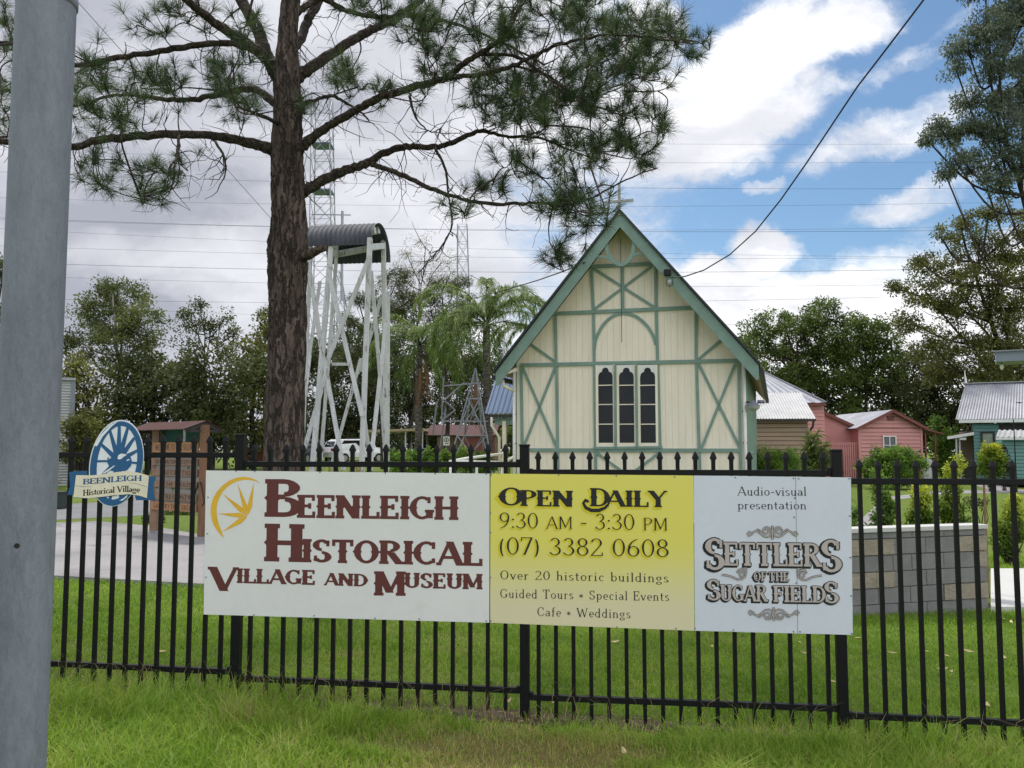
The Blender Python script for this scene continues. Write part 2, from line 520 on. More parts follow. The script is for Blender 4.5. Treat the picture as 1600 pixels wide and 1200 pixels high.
def sst(a, b, x):
    t = np.clip((np.asarray(x, dtype=float) - a) / (b - a), 0, 1)
    return t * t * (3 - 2 * t)


def g(x, y):
    x = np.asarray(x, dtype=float); y = np.asarray(y, dtype=float)
    near = -.03 * np.clip(x, -7, 7)
    far = .90 - .74 * sst(-8, 8, x)
    k = sst(20, 58, y)
    return near * (1 - k) + far * k


def gz(x, y): return float(g(x, y))


def gnd(px, py, dz=0.0):
    r = ray(px, py)
    s = -EYE / r.z
    for _ in range(40):
        p = Vector((0, 0, EYE)) + r * s
        s += .8 * ((gz(p.x, p.y) + dz - EYE) / r.z - s)
    return Vector((0, 0, EYE)) + r * s


def ground_material():
    m = bpy.data.materials.new('lawn_ground')
    m.use_nodes = True
    t = m.node_tree
    p = t.nodes['Principled BSDF']
    p.inputs['Roughness'].default_value = .95
    p.inputs['Specular IOR Level'].default_value = .1
    tc = nd(t, 'ShaderNodeTexCoord')
    a = nd(t, 'ShaderNodeTexNoise', Scale=.55, Detail=5.0)
    b = nd(t, 'ShaderNodeTexNoise', Scale=14.0, Detail=6.0, Roughness=.7)
    c = nd(t, 'ShaderNodeTexNoise', Scale=90.0, Detail=3.0)
    for n in (a, b, c): t.links.new(tc.outputs['Object'], n.inputs['Vector'])
    k = smooth_(t, math_(t, 'ADD', math_(t, 'MULTIPLY', b.outputs['Fac'], .6), math_(t, 'MULTIPLY', c.outputs['Fac'], .4)), .3, .7)
    col = mixc(t, k, (.07, .105, .020), (.17, .24, .048))
    col = mixc(t, smooth_(t, a.outputs['Fac'], .52, .75, 0, .6), col, (.19, .20, .05))
    # worn dry patch of the verge, a stain with its own outline
    mp = nd(t, 'ShaderNodeMapping', vector_type='TEXTURE')
    mp.inputs['Location'].default_value = (0.05, 5.12, 0)
    mp.inputs['Scale'].default_value = (1.15, .55, 10)
    t.links.new(tc.outputs['Object'], mp.inputs['Vector'])
    ln = nd(t, 'ShaderNodeVectorMath', operation='LENGTH')
    t.links.new(mp.outputs[0], ln.inputs[0])
    dd = math_(t, 'ADD', ln.outputs['Value'], math_(t, 'MULTIPLY', math_(t, 'SUBTRACT', b.outputs['Fac'], .5), 2.2))
    col = mixc(t, math_(t, 'MULTIPLY', smooth_(t, dd, .35, 1.1, .9, 0), smooth_(t, math_(t, 'ADD', math_(t, 'MULTIPLY', b.outputs['Fac'], .5), math_(t, 'MULTIPLY', c.outputs['Fac'], .5)), .40, .58, .25, 1.0)), col, (.17, .115, .05))
    t.links.new(col, p.inputs['Base Color'])
    bm = nd(t, 'ShaderNodeBump', Strength=.6, Distance=.04)
    t.links.new(c.outputs['Fac'], bm.inputs['Height'])
    t.links.new(bm.outputs[0], p.inputs['Normal'])
    return m


M['lawn'] = ground_material()


def make_ground():
    xs = np.concatenate([np.linspace(-900, -60, 12), np.linspace(-50, 50, 81), np.linspace(60, 900, 12)])
    ys = np.concatenate([np.linspace(-300, -10, 8), np.linspace(-6, 70, 96), np.linspace(80, 1400, 14)])
    X, Y = np.meshgrid(xs, ys)
    Z = g(X, Y)
    V = np.stack([X, Y, Z], -1).reshape(-1, 3)
    n, mm = len(xs), len(ys)
    fs = [(j * n + i, j * n + i + 1, (j + 1) * n + i + 1, (j + 1) * n + i) for j in range(mm - 1) for i in range(n - 1)]
    me = bpy.data.meshes.new('ground')
    me.from_pydata(V.tolist(), [], fs)
    me.polygons.foreach_set('use_smooth', [True] * len(fs))
    tag(link('ground', me, M['lawn']), kind='structure')


make_ground()


def sheet(name, pxs, m, dz=.004, thick=0.0, world=None):
    """A ground sheet traced where it lies; thick > 0 gives it a real edge standing above the ground."""
    pts = world or [gnd(x, y, dz + thick) for x, y in pxs]
    pts = [Vector((p[0], p[1], gz(p[0], p[1]) + dz + thick)) for p in pts]
    # outline resampled so that it follows the terrain
    mb = MB()
    n = len(pts)
    mb.add(pts + [p - Vector((0, 0, thick + .25)) for p in pts], [tuple(range(n))] + [(i, (i + 1) % n, n + (i + 1) % n, n + i) for i in range(n)])
    return tag(mb.build(name, m), kind='structure')


sheet('road', [(-400, 812), (90, 812), (210, 806), (330, 797), (520, 785), (520, 766), (330, 776), (90, 788), (-400, 792)], M['asphalt'], .006)
sheet('forecourt', [(-320, 884), (85, 899), (318, 912), (620, 922), (640, 830), (330, 838), (240, 822), (150, 814), (60, 818), (-320, 830)], M['concrete'], .0, .05)
sheet('path', [(1548, 948), (1900, 948), (1900, 888), (1548, 888)], M['concrete_white'], .0, .06)
sheet('footpath', [(1322, 900), (1380, 850), (1398, 800), (1392, 782), (1376, 782), (1345, 812), (1280, 860)], M['concrete'], .008)
sheet('cross_path', [(1396, 781), (1480, 771), (1600, 770), (1600, 765), (1470, 766), (1392, 776)], M['concrete'], .010)
sheet('side_path', [(1520, 757), (1570, 757), (1592, 768), (1560, 770)], M['concrete'], .014)
sheet('driveway', [(205, 782), (330, 775), (455, 762), (470, 709), (330, 706), (222, 722)], M['asphalt'], .012)
sheet('street', None, M['asphalt'], .008, world=[(-60, 59), (6, 59), (6, 66), (-60, 66)])


# soil strip under the fence
def soil_strip():
    rng = random.Random(3)
    mb = MB()
    top, bot = [], []
    for i in range(71):
        s = -3 + i * .2
        w1, w2 = .10 + rng.random() * .09, .12 + rng.random() * .10
        a, b = FP0 + FX * s - FY * w1, FP0 + FX * s + FY * w2
        top.append((b.x, b.y, gz(b.x, b.y) + .006)); bot.append((a.x, a.y, gz(a.x, a.y) + .006))
    n = len(top)
    mb.add(top + bot, [(i, i + 1, n + i + 1, n + i) for i in range(n - 1)])
    tag(mb.build('soil_strip', M['soil']), kind='structure')


soil_strip()

# ---------------------------------------------------------------- grass blades


def blades(name, P, h, w, lean, tint, m, rng, label=None):
    """P (n,3) roots; every blade is a bent two-quad ribbon."""
    n = len(P)
    a = rng.uniform(0, 2 * np.pi, n)
    d = np.stack([np.cos(a), np.sin(a), np.zeros(n)], -1)
    sd_ = np.stack([-np.sin(a), np.cos(a), np.zeros(n)], -1)
    b = a + rng.normal(0, .9, n)
    sd_ = np.stack([-np.sin(b), np.cos(b), np.zeros(n)], -1)
    up = np.array([0, 0, 1.0])
    h = h[:, None]; w = w[:, None]; lean = lean[:, None]
    p1 = P + up * h * .55 + d * lean * h * .25
    p2 = P + up * h * (1 - .25 * lean) + d * lean * h * .9
    q1 = np.stack([P - sd_ * w * .5, P + sd_ * w * .5, p1 + sd_ * w * .42, p1 - sd_ * w * .42], 1)
    q2 = np.stack([p1 - sd_ * w * .42, p1 + sd_ * w * .42, p2 + sd_ * w * .08, p2 - sd_ * w * .08], 1)
    V = np.concatenate([q1, q2], 1).reshape(-1, 3)
    me = np_mesh(name, V, 4, np.repeat(tint, 2))
    return tag(link(name, me, m), kind='stuff')


def fence_y(x): return FP0.y + (x - FP0.x) * FX.y / FX.x


def vnoise(x, y, s, seed):
    """cheap smooth value noise"""
    r = np.random.RandomState(seed)
    G = r.rand(64, 64)
    x = np.asarray(x) * s + 13.7; y = np.asarray(y) * s + 7.1
    i, j = np.floor(x).astype(int), np.floor(y).astype(int)
    u, v = x - i, y - j
    u = u * u * (3 - 2 * u); v = v * v * (3 - 2 * v)
    f = lambda a, b: G[a % 64, b % 64]
    return (f(i, j) * (1 - u) + f(i + 1, j) * u) * (1 - v) + (f(i, j + 1) * (1 - u) + f(i + 1, j + 1) * u) * v


def make_grass():
    rng = np.random.default_rng(5)
    # verge in front of the fence: long on both sides, thin and dry in the middle
    n = 105000
    x = rng.uniform(-4.2, 4.2, n)
    yf = fence_y(x)
    y = yf - .03 - rng.uniform(0, 1, n) ** .9 * (yf - 3.7)
    P = np.stack([x, y, g(x, y)], -1)
    dry = np.clip(1.75 - np.hypot((x - .05) / .62, (y - 5.12) / .40) + (vnoise(x, y, 5, 3) - .5) * 1.6, 0, 1)
    lush = 1 - np.exp(-((x - .1) / 1.3) ** 4)
    h = (.055 + .075 * lush + .04 * vnoise(x, y, 3, 4)) * rng.uniform(.55, 1.35, n) * (1 - .62 * dry)
    keep = rng.random(n) > dry * .66
    edge = sst(.02, .22, yf - .10 - y)
    keep &= rng.random(n) < .30 + .70 * edge
    tint = np.clip(  .46 * rng.random(n) + .06 + .34 * vnoise(x, y, 2.2, 6) * vnoise(x, y, 7, 16) * 1.6 + dry * rng.uniform(.15, .85, n) + (rng.random(n) < .035) * .35, 0, 1)
    w = rng.uniform(.0034, .0075, n)
    for cx, cy, r, k_ in [(rng.uniform(-3.6, 3.6), rng.uniform(4.5, 5.9), rng.uniform(.04, .10), rng.uniform(1.3, 1.9)) for _ in range(34)]:
        if abs(cx - .05) < .8 and rng.random() < .8: continue
        near = np.exp(-((x - cx) ** 2 + (y - cy) ** 2) / r ** 2)
        h = h * (1 + (k_ - 1) * near); tint = np.clip(tint + near * rng.uniform(-.12, .16), 0, 1)
    blades('verge_grass', P[keep], h[keep], w[keep], rng.uniform(.2, 1.15, n)[keep], tint[keep], L['grass'], rng)
    # lawn behind the fence
    n = 170000
    t = rng.uniform(0, 1, n) ** 1.5
    y = 5.2 + t * 11
    x = rng.uniform(-1, 1, n) * (.70 * y + .5)
    k = y > fence_y(x) + .07
    x, y = x[k], y[k]
    for (x0, x1, y0, y1) in SLABS:
        k = ~((x > x0) & (x < x1) & (y > y0) & (y < y1))
        x, y = x[k], y[k]
    n = len(x)
    far = np.clip((y - 5) / 10, 0, 1)
    P = np.stack([x, y, g(x, y)], -1)
    worn = sst(.58, .8, vnoise(x, y, .7, 9) * .6 + vnoise(x, y, 2.7, 11) * .4)
    h = (.030 + .03 * far + .05 * vnoise(x, y, 2.6, 8) ** 1.5) * rng.uniform(.6, 1.3, n)
    tint = np.clip(.34 * rng.random(n) + .0 + .40 * vnoise(x, y, 1.2, 12) * (.4 + vnoise(x, y, 4.5, 13)) + worn * .22 * rng.random(n), 0, .9)
    blades('lawn_grass', P, h, rng.uniform(.0045, .008, n) * (1 + far), rng.uniform(.3, 1.2, n), tint, L['grass'], rng)
    # litter of dead leaves and clippings along the soil strip
    n = 2600
    s = rng.uniform(-1.2, 9, n); o = rng.normal(-.02, .10, n)
    P = np.array([(FP0 + FX * a + FY * b_)[:] for a, b_ in zip(s, o)])
    P[:, 2] = g(P[:, 0], P[:, 1]) + .008 + rng.uniform(0, .012, n)
    a = rng.uniform(0, 6.28, n); l = rng.uniform(.012, .06, n)[:, None]; w_ = rng.uniform(.003, .010, n)[:, None]
    d = np.stack([np.cos(a), np.sin(a), rng.normal(0, .15, n)], -1); q = np.stack([-np.sin(a), np.cos(a), rng.normal(0, .3, n)], -1)
    V = np.stack([P - d * l * .5, P + q * w_ * .5, P + d * l * .5, P - q * w_ * .5], 1).reshape(-1, 3)
    lm = leaf_mat('dead_litter', [(.05, .035, .022), (.13, .09, .05), (.24, .17, .09), (.36, .28, .16)], .15)
    tag(link('leaf_litter', np_mesh('leaf_litter', V, 4, rng.random(n)), lm), kind='stuff')
    # straw stalks standing along the fence
    n = 760
    s = np.concatenate([rng.uniform(-1.0, 3.4, 520), rng.uniform(3.4, 9, 240)])
    o = rng.normal(-.05, .10, n)
    P = np.array([(FP0 + FX * a + FY * b)[:] for a, b in zip(s, o)])
    P[:, 2] = g(P[:, 0], P[:, 1])
    blades('dry_stalks', P, rng.uniform(.10, .36, n), rng.uniform(.0025, .0045, n), rng.uniform(.2, 1.3, n), rng.random(n), L['straw'], rng)


_a, _b = gnd(1548, 948, .06), gnd(1600, 888, .06)
SLABS = [(_a.x, 30, _a.y, _b.y)]
_c = gnd(200, 905, .05)
SLABS.append((-40, gnd(620, 922, .05).x, _c.y, 40))
make_grass()


def fallen_leaves():
    spots = [(1248, 1004), (1340, 997), (1260, 1021), (1447, 1018), (1512, 1017), (1567, 1026), (1395, 1020), (1473, 1045), (1486, 1049), (1543, 1102), (1300, 1064), (1567, 967), (1580, 972), (1112, 1010),
             (960, 1003), (1478, 1167), (975, 1174), (1478, 1024), (250, 1018), (865, 1098), (793, 1096)]
    rng = random.Random(8)
    me = None
    for i, (px, py) in enumerate(spots):
        p = gnd(px, py, .045)
        if me is None:
            mb = MB()
            out = [(-.05, 0), (-.03, .012), (0, .016), (.03, .011), (.055, 0), (.03, -.011), (0, -.016), (-.03, -.012)]
            mb.prism(out, lambda x, y, z: Vector((x, y, z + x * x * 4)), 0, .0015)
            o = mb.build('fallen_leaf', mat('dry_leaf', (.50, .40, .20), .7, .2, 20))
            proto = o
        else:
            o = proto.copy()
            COL.objects.link(o)
        o.location = p
        o.rotation_euler = (rng.uniform(-.3, .3), rng.uniform(-.3, .3), rng.uniform(0, 6))
        s = rng.uniform(.7, 1.1)
        o.scale = (s, s, s)
        tag(o, 'dry tan fallen leaf lying on the grass', 'leaf', 'fallen leaves on the grass')


fallen_leaves()

# ---------------------------------------------------------------- steel pole in the foreground


def steel_pole():
    Y = 2.25
    top, bot = at(76, -4, Y), at(20, 1200, Y)
    dx = (bot.x - top.x)
    r = .5 * 88 / F * Y
    base = Vector((top.x - .005, Y, gz(top.x, Y)))
    T = thing('steel_pole', 'tall round galvanised steel pole with scuffs standing close in front of the fence', 'pole', base)
    H = top.z - base.z
    mb = MB()
    mb.lathe([(r, -.2), (r, .5), (r, 1.2), (r, H - .03), (r, H)], (0, 0, 0), 48)
    mb.build('shaft', M['galv'], T, smooth=True)
    mb = MB()
    mb.lathe([(r + .001, H - .022), (r + .004, H - .02), (r + .004, H + .004), (r - .004, H + .012), (0, H + .02)], (0, 0, 0), 48)
    mb.build('cap', M['galv_dark'], T, smooth=True)
    # weld seams and a bolt hole
    for z in (.62, .92):
        mb = MB()
        mb.lathe([(r + .0002, z - .0015), (r + .0011, z), (r + .0002, z + .0015)], (0, 0, 0), 48)
        mb.build('seam', M['galv_dark'], T)
    hp = onp(25, 853, (0, Y - r, 0), Vector((0, 1, 0)))
    mb = MB()
    x = hp.x - base.x
    y = -math.sqrt(max(0, r * r - x * x))
    nrm = Vector((x, y, 0)).normalized()
    c = Vector((x, y, hp.z - base.z))
    mb.tube([c - nrm * .002, c + nrm * .0012], .0065, 12)
    mb.build('bolt_hole', M['rubber'], T)


steel_pole()

# ---------------------------------------------------------------- fence


def FW(s, y, z): return FP0 + FX * s + FY * y + Vector((0, 0, z))


def fl(px, py, y=0.0):
    p = onp(px, py, FP0 + FY * y, FY) - FP0
    return p.dot(FX), p.z


def make_fence():
    T = thing('metal_fence', 'black spear topped steel picket fence stepping down to the right', 'fence', (FP0.x, FP0.y, 0), FRZ)
    posts = [(372, 679), (820, 695), (1311, 703)]
    ps = [fl(x, 900)[0] for x, _ in posts]
    posts_s = [ps[0] - 2.04] + ps + [ps[-1] + 2.06, ps[-1] + 4.10]
    tops = [fl(372, 665)[1]] + [fl(x, y)[1] for x, y in posts] + [fl(1311, 715)[1], fl(1311, 728)[1]]
    rails = [fl(220, 711)[1], fl(600, 725.5)[1], fl(1060, 738.5)[1], fl(1460, 752.5)[1]]
    rails.append(rails[3] - .055)
    drop = 1.478
    proto = {}

    def post(s, z1):
        mb = MB()
        gz_ = gz(*FW(s, 0, 0)[:2])
        mb.box((s, 0, (z1 - .012 + gz_ - .3) / 2), (.062, .062, z1 - .012 - gz_ + .3))
        o = mb.build('post', M['black'], T, bevel=.003)
        mb = MB()
        mb.box((s, 0, z1 - .004), (.068, .068, .016))
        mb.build('cap', M['black'], o, bevel=.003)
    for s, z in zip(posts_s, tops): post(s, z)
    for i in range(5):
        a, b = posts_s[i] + .031, posts_s[i + 1] - .031
        zt = rails[i]
        for name, z in (('top_rail', zt), ('bottom_rail', zt - drop)):
            sl = [.012, .008, .002, .010, .006][i] if name == 'bottom_rail' else 0
            mb = MB()
            mb.beam((a, 0, z + sl), (b, 0, z - sl), .038, .038)
            mb.build(name, M['black'], T, bevel=.0025)
        for e_, s_ in ((a, 1), (b, -1)):
            for z in (zt, zt - drop):
                mb = MB(); mb.box((e_ + s_ * .012, 0, z + (.012 if (z != zt) == (s_ > 0) else 0)), (.026, .046, .048)); mb.build('bracket', M['black'], T, bevel=.004)
        first = [fl(88, 711)[0] - .12 * 3, fl(397, 728)[0], fl(841, 738)[0], fl(1343, 752)[0], a + .07][i]
        sp = [(fl(340, 712)[0] - fl(88, 711)[0]) / 10.5, (fl(790, 728)[0] - fl(397, 728)[0]) / 15, (fl(1228, 738)[0] - fl(841, 738)[0]) / 14, (fl(1582, 752)[0] - fl(1343, 752)[0]) / 8, .12][i]
        if i == 0: first = fl(88, 711)[0] - sp * 5; 
        k = 0
        while first + sp * k < b - .02:
            s = first + sp * k
            k += 1
            if s < a + .02: continue
            if not proto:
                mb = MB()
                mb.box((0, 0, -drop / 2 - .03), (.0255, .0255, drop + .22))
                pk = mb.build('picket', M['black'], T)
                h = .016
                mb = MB()
                prof = [(.0135, .075), (.0135, .085), (.021, .092), (.0215, .098), (.010, .128), (.001, .140)]
                vs, fs = [], []
                for r, z in prof:
                    vs += [(-r, -.0105, z), (r, -.0105, z), (r, .0105, z), (-r, .0105, z)] if z < .1 else [(-r, -.009 * r / .021 - .001, z), (r, -.009 * r / .021 - .001, z), (r, .009 * r / .021 + .001, z), (-r, .009 * r / .021 + .001, z)]
                for q in range(len(prof) - 1):
                    for e in range(4):
                        fs.append((q * 4 + e, q * 4 + (e + 1) % 4, q * 4 + 4 + (e + 1) % 4, q * 4 + 4 + e))
                fs.append((20, 21, 22, 23))
                mb.add([(x * 1.0, y * 1.5, z) for x, y, z in vs], fs)
                mb.build('spear_tip', M['black'], pk)
                proto['p'] = pk
                o = pk
            else:
                o = proto['p'].copy(); COL.objects.link(o)
                c = proto['p'].children[0].copy(); COL.objects.link(c); c.parent = o
            o.location = (s, 0, zt)


make_fence()

# ---------------------------------------------------------------- lettering: stroke skeletons swept with a broad pen
CAPS = {
    'A': (.80, 'd.07,0,.40,1,t,b d.40,1,.73,0,k,b h.2,.6,.33'), 'B': (.70, 'v.16,0,1,bt h.16,.38,1 a.38,.765,.2,.235,90,-90 h.16,.4,.53 a.40,.265,.23,.265,90,-90 h.16,.4,0'),
    'C': (.72, 'a.40,.5,.30,.5,52,308 w.62,.68,.96 w.62,.08,.28'), 'D': (.78, 'v.16,0,1,bt h.16,.34,1 a.34,.5,.34,.5,90,-90 h.16,.34,0'),
    'E': (.66, 'v.16,0,1,bt h.16,.56,1 w.56,.74,1 h.16,.44,.52 w.44,.40,.64 h.16,.58,0 w.58,0,.28'), 'F': (.62, 'v.16,0,1,bt h.16,.56,1 w.56,.72,1 h.16,.42,.5 w.42,.38,.62'),
    'G': (.78, 'a.40,.5,.30,.5,52,318 w.62,.70,.96 v.64,.06,.42,t'), 'H': (.82, 'v.17,0,1,bt v.65,0,1,bt h.17,.65,.5'), 'I': (.34, 'v.17,0,1,bt'),
    'L': (.62, 'v.16,0,1,bt h.16,.57,0 w.57,0,.30'), 'M': (.98, 'v.15,0,1,bt d.17,1,.49,.12,k d.49,.12,.80,1,t v.82,0,1,bt'), 'N': (.84, 'v.14,0,1,bt d.14,1,.68,0,k v.68,0,1,t'),
    'O': (.80, 'a.40,.5,.29,.5,0,360'), 'P': (.66, 'v.16,0,1,bt h.16,.36,1 a.36,.74,.21,.26,90,-90 h.16,.36,.48'),
    'R': (.76, 'v.16,0,1,bt h.16,.36,1 a.36,.75,.20,.25,90,-90 h.16,.36,.5 d.36,.5,.66,0,k,b'), 'S': (.62, 'a.31,.745,.19,.255,25,270 a.31,.25,.21,.25,90,-155 w.50,.70,.95 w.11,.06,.30'),
    'T': (.72, 'v.36,0,1,b h.06,.66,1 w.07,.72,1 w.65,.72,1'), 'U': (.80, 'v.17,.28,1,t a.40,.28,.23,.28,180,360 v.63,.28,1,t'), 'V': (.78, 'd.08,1,.40,0,k,t d.40,0,.70,1,t,t'),
    'W': (1.08, 'd.08,1,.34,0,k,t d.34,0,.54,.9,t d.54,.9,.76,0,k d.76,0,1.0,1,t,t'), 'X': (.74, 'd.08,1,.66,0,k,bt d.08,0,.66,1,t,bt'), 'Y': (.74, 'd.08,1,.37,.46,k,t d.66,1,.37,.46,t,t v.37,0,.48,b'),
    'K': (.76, 'v.16,0,1,bt d.18,.42,.62,1,t d.30,.55,.66,0,k,b'), '0': (.62, 'a.31,.5,.22,.5,0,360'), '2': (.60, 'a.29,.74,.2,.26,165,-35 d.46,.6,.07,.02,t h.06,.54,0 w.54,0,.2'),
    '3': (.58, 'a.27,.76,.17,.24,155,-90 a.26,.27,.22,.27,90,-155'), '6': (.62, 'a.31,.30,.21,.30,0,360 a.52,.32,.42,.68,180,95'), '7': (.56, 'h.06,.52,1 w.07,.78,1 d.52,1,.2,0,k'),
    '8': (.60, 'a.30,.76,.17,.24,0,360 a.30,.27,.21,.27,0,360'), '9': (.62, 'a.31,.70,.21,.30,0,360 a.10,.68,.42,.68,0,-85'), ':': (.26, 'o.13,.08 o.13,.56'), '(': (.36, 'a.40,.40,.26,.66,128,232'),
    ')': (.36, 'a-.04,.40,.26,.66,52,-52'), '-': (.42, 'h.07,.35,.36 h.07,.35,.38'), '*': (.50, 'd.25,.16,.25,.60,t d.06,.27,.44,.49,t d.06,.49,.44,.27,t'), '.': (.24, 'o.12,.08'), ' ': (.34, '')}
LOW = {
    'a': (.52, 'a.24,.42,.16,.20,150,0 v.40,.06,.42,b a.23,.18,.16,.18,0,360'), 'b': (.56, 'v.14,0,1,t a.31,.31,.18,.31,0,360'), 'c': (.48, 'a.28,.31,.18,.31,45,312 w.40,.44,.56'),
    'd': (.58, 'a.26,.31,.18,.31,0,360 v.43,0,1,bt'), 'e': (.50, 'a.27,.31,.18,.31,0,312 h.1,.45,.33'), 'f': (.36, 'v.17,0,.8,b a.30,.8,.13,.2,180,50 h.04,.34,.6'),
    'g': (.54, 'a.25,.40,.16,.21,0,360 a.26,-.10,.19,.16,0,360 d.38,.55,.50,.60,t d.14,.22,.14,.05,t'), 'h': (.58, 'v.13,0,1,bt a.29,.38,.15,.23,180,0 v.44,0,.38,b'), 'i': (.29, 'v.14,0,.6,bt o.14,.84'),
    'l': (.28, 'v.14,0,1,bt'), 'm': (.86, 'v.13,0,.6,bt a.28,.38,.15,.23,180,0 v.43,0,.38,b a.58,.38,.15,.23,180,0 v.73,0,.38,b'), 'n': (.58, 'v.13,0,.6,bt a.29,.38,.15,.23,180,0 v.44,0,.38,b'),
    'o': (.54, 'a.27,.31,.19,.31,0,360'), 'p': (.57, 'v.13,-.28,.6,bt a.31,.31,.18,.31,0,360'), 'r': (.42, 'v.13,0,.6,bt a.28,.40,.14,.2,175,45'), 's': (.44, 'a.22,.465,.13,.155,25,270 a.22,.155,.15,.155,90,-155'),
    't': (.38, 'v.17,.12,.82, a.29,.14,.12,.14,180,300 h.04,.34,.6'), 'u': (.58, 'v.14,.2,.6,t a.28,.2,.14,.2,180,360 v.43,0,.6,bt'), 'v': (.50, 'd.06,.6,.26,0,k,t d.26,0,.45,.6,t,t'),
    'w': (.74, 'd.05,.6,.22,0,k,t d.22,0,.36,.55,t d.36,.55,.52,0,k d.52,0,.68,.6,t,t'), 'y': (.50, 'd.06,.6,.27,0,k,t d.45,.6,.16,-.26,t,t')}
STY = {  # stem, hairline, serif reach, serif height, spur size, serif curve
    'west': dict(k=.265, t=.125, sl=.045, sh=.12, spur=.06), 'westbold': dict(k=.24, t=.085, sl=.05, sh=.09, spur=.05), 'ornate': dict(k=.20, t=.085, sl=.06, sh=.10, spur=.05),
    'serif': dict(k=.108, t=.056, sl=.062, sh=.045, spur=0), 'slab': dict(k=.19, t=.10, sl=.055, sh=.11, spur=0), 'thin': dict(k=.085, t=.042, sl=.05, sh=.028, spur=0), 'plain': dict(k=.12, t=.11, sl=0, sh=0, spur=0)}
_gc = {}


def glyph(ch, style, ex=0.0):
    """Polygons (list of point lists, cap height 1) and the advance width."""
    key = (ch, style, ex)
    if key in _gc: return _gc[key]
    st = STY[style]
    tab = LOW if ch in LOW else CAPS
    w, spec = tab.get(ch, CAPS[' '])
    low = tab is LOW
    k, t = st['k'] * (.88 if low else 1) + 2 * ex, st['t'] + 2 * ex
    sl, sh = st['sl'] * (.8 if low else 1) + ex, st['sh'] + ex
    out = []
    xs = 1.0 + (st['k'] - .095) * 1.1      # heavier faces are set wider

    def X(v): return v * xs

    def rect(x0, y0, x1, y1): out.append([(x0, y0), (x1, y0), (x1, y1), (x0, y1)])

    def serif(x, y, top, wd):
        if st['sl'] == 0: return
        h = st['sh']
        y0, y1 = (y - h, y + ex) if top else (y - ex, y + h)
        rect(x - wd / 2 - sl + ex, y0, x + wd / 2 + sl - ex, y1) if ex == 0 else rect(x - wd / 2 - sl, y0 - (ex if top else 0), x + wd / 2 + sl, y1 + (0 if top else ex))

    def spur(x, y, wd):
        if st['spur']:
            s = st['spur'] + ex
            out.append([(x - wd / 2 - s, y), (x - wd / 2 + .01, y - .08 - ex), (x + wd / 2 - .01, y - .08 - ex), (x + wd / 2 + s, y), (x + wd / 2 - .01, y + .08 + ex), (x - wd / 2 + .01, y + .08 + ex)])
    for tok in spec.split():
        c, a = tok[0], tok[1:].split(',')
        if c == 'v' or c == 'w':
            x, y0, y1 = X(float(a[0])), float(a[1]), float(a[2])
            if c == 'w':
                if style in ('plain',): continue
                rect(x - t * .5, y0, x + t * .5, y1); continue
            fl_ = a[3] if len(a) > 3 else ''
            kk = k
            rect(x - kk / 2, y0 - ex, x + kk / 2, y1 + ex)
            if 'b' in fl_: serif(x, y0, False, st['k'])
            if 't' in fl_:
                if low:
                    if st['sl']: rect(x - kk / 2 - sl, y1 - st['sh'] - ex, x, y1 + ex)
                else: serif(x, y1, True, st['k'])
            if y1 - y0 > .7 and not low and style != 'plain': spur(x, (y0 + y1) / 2, st['k'])
        elif c == 'h':
            x0, x1, y = X(float(a[0])), X(float(a[1])), float(a[2])
            yy = min(max(y, t / 2 - ex), 1 - t / 2 + ex) if not low else y - t / 2 * .6
            rect(x0, yy - t / 2, x1 + ex, yy + t / 2)
        elif c == 'o':
            x, y = X(float(a[0])), float(a[1])
            r = k * .62
            out.append([(x + r * math.cos(q * math.pi / 4), y + r * math.sin(q * math.pi / 4)) for q in range(8)])
        elif c == 'd':
            x0, y0, x1, y1 = X(float(a[0])), float(a[1]), X(float(a[2])), float(a[3])
            kk = k if a[4] == 'k' else (t * 1.05)
            hw = kk / 2 * min(1.6, math.hypot(x1 - x0, y1 - y0) / max(.2, abs(y1 - y0)))
            if ch == '*': hw = t * .55
            if abs(y1 - y0) < .25:
                out.append([(x0, y0 - hw), (x1, y1 - hw), (x1, y1 + hw), (x0, y0 + hw)])
            else:
                out.append([(x0 - hw, y0), (x0 + hw, y0), (x1 + hw, y1), (x1 - hw, y1)] if y0 < y1 else [(x1 - hw, y1), (x1 + hw, y1), (x0 + hw, y0), (x0 - hw, y0)])
            fl_ = a[5] if len(a) > 5 else ''
            for (x, y) in ((x0, y0), (x1, y1)):
                if 'b' in fl_ and y < .1: serif(x, y, False, kk * .8)
                if 't' in fl_ and y > .5: serif(x, y, True, kk * .8)
        elif c == 'a':
            cx, cy, rx, ry, a0, a1 = X(float(a[0])), float(a[1]), float(a[2]) * xs, float(a[3]), float(a[4]), float(a[5])
            n = max(4, int(abs(a1 - a0) / 20))
            inn, ou = [], []
            for i in range(n + 1):
                q = R(a0 + (a1 - a0) * i / n)
                cq, sq = math.cos(q), math.sin(q)
                wv = t + (k - t) * abs(cq) ** 1.3 if rx > .1 else t
                hw = wv / 2
                ou.append((cx + (rx + hw) * cq, cy + (ry - t / 2 + ex + hw * .0 + t / 2) * sq))
                inn.append((cx + max(.01, rx - hw) * cq, cy + max(.01, ry - t + ex * 0) * sq))
            for i in range(n):
                out.append([inn[i], ou[i], ou[i + 1], inn[i + 1]])
            if st['spur'] and ry > .4 and not low:
                if a0 < 180 < a1: spur(cx - rx, cy, k * .9)
                if (a0 == 0 and a1 == 360) or a1 == -90: spur(cx + rx, cy, k * .9)
    _gc[key] = (out, w * xs)
    return _gc[key]


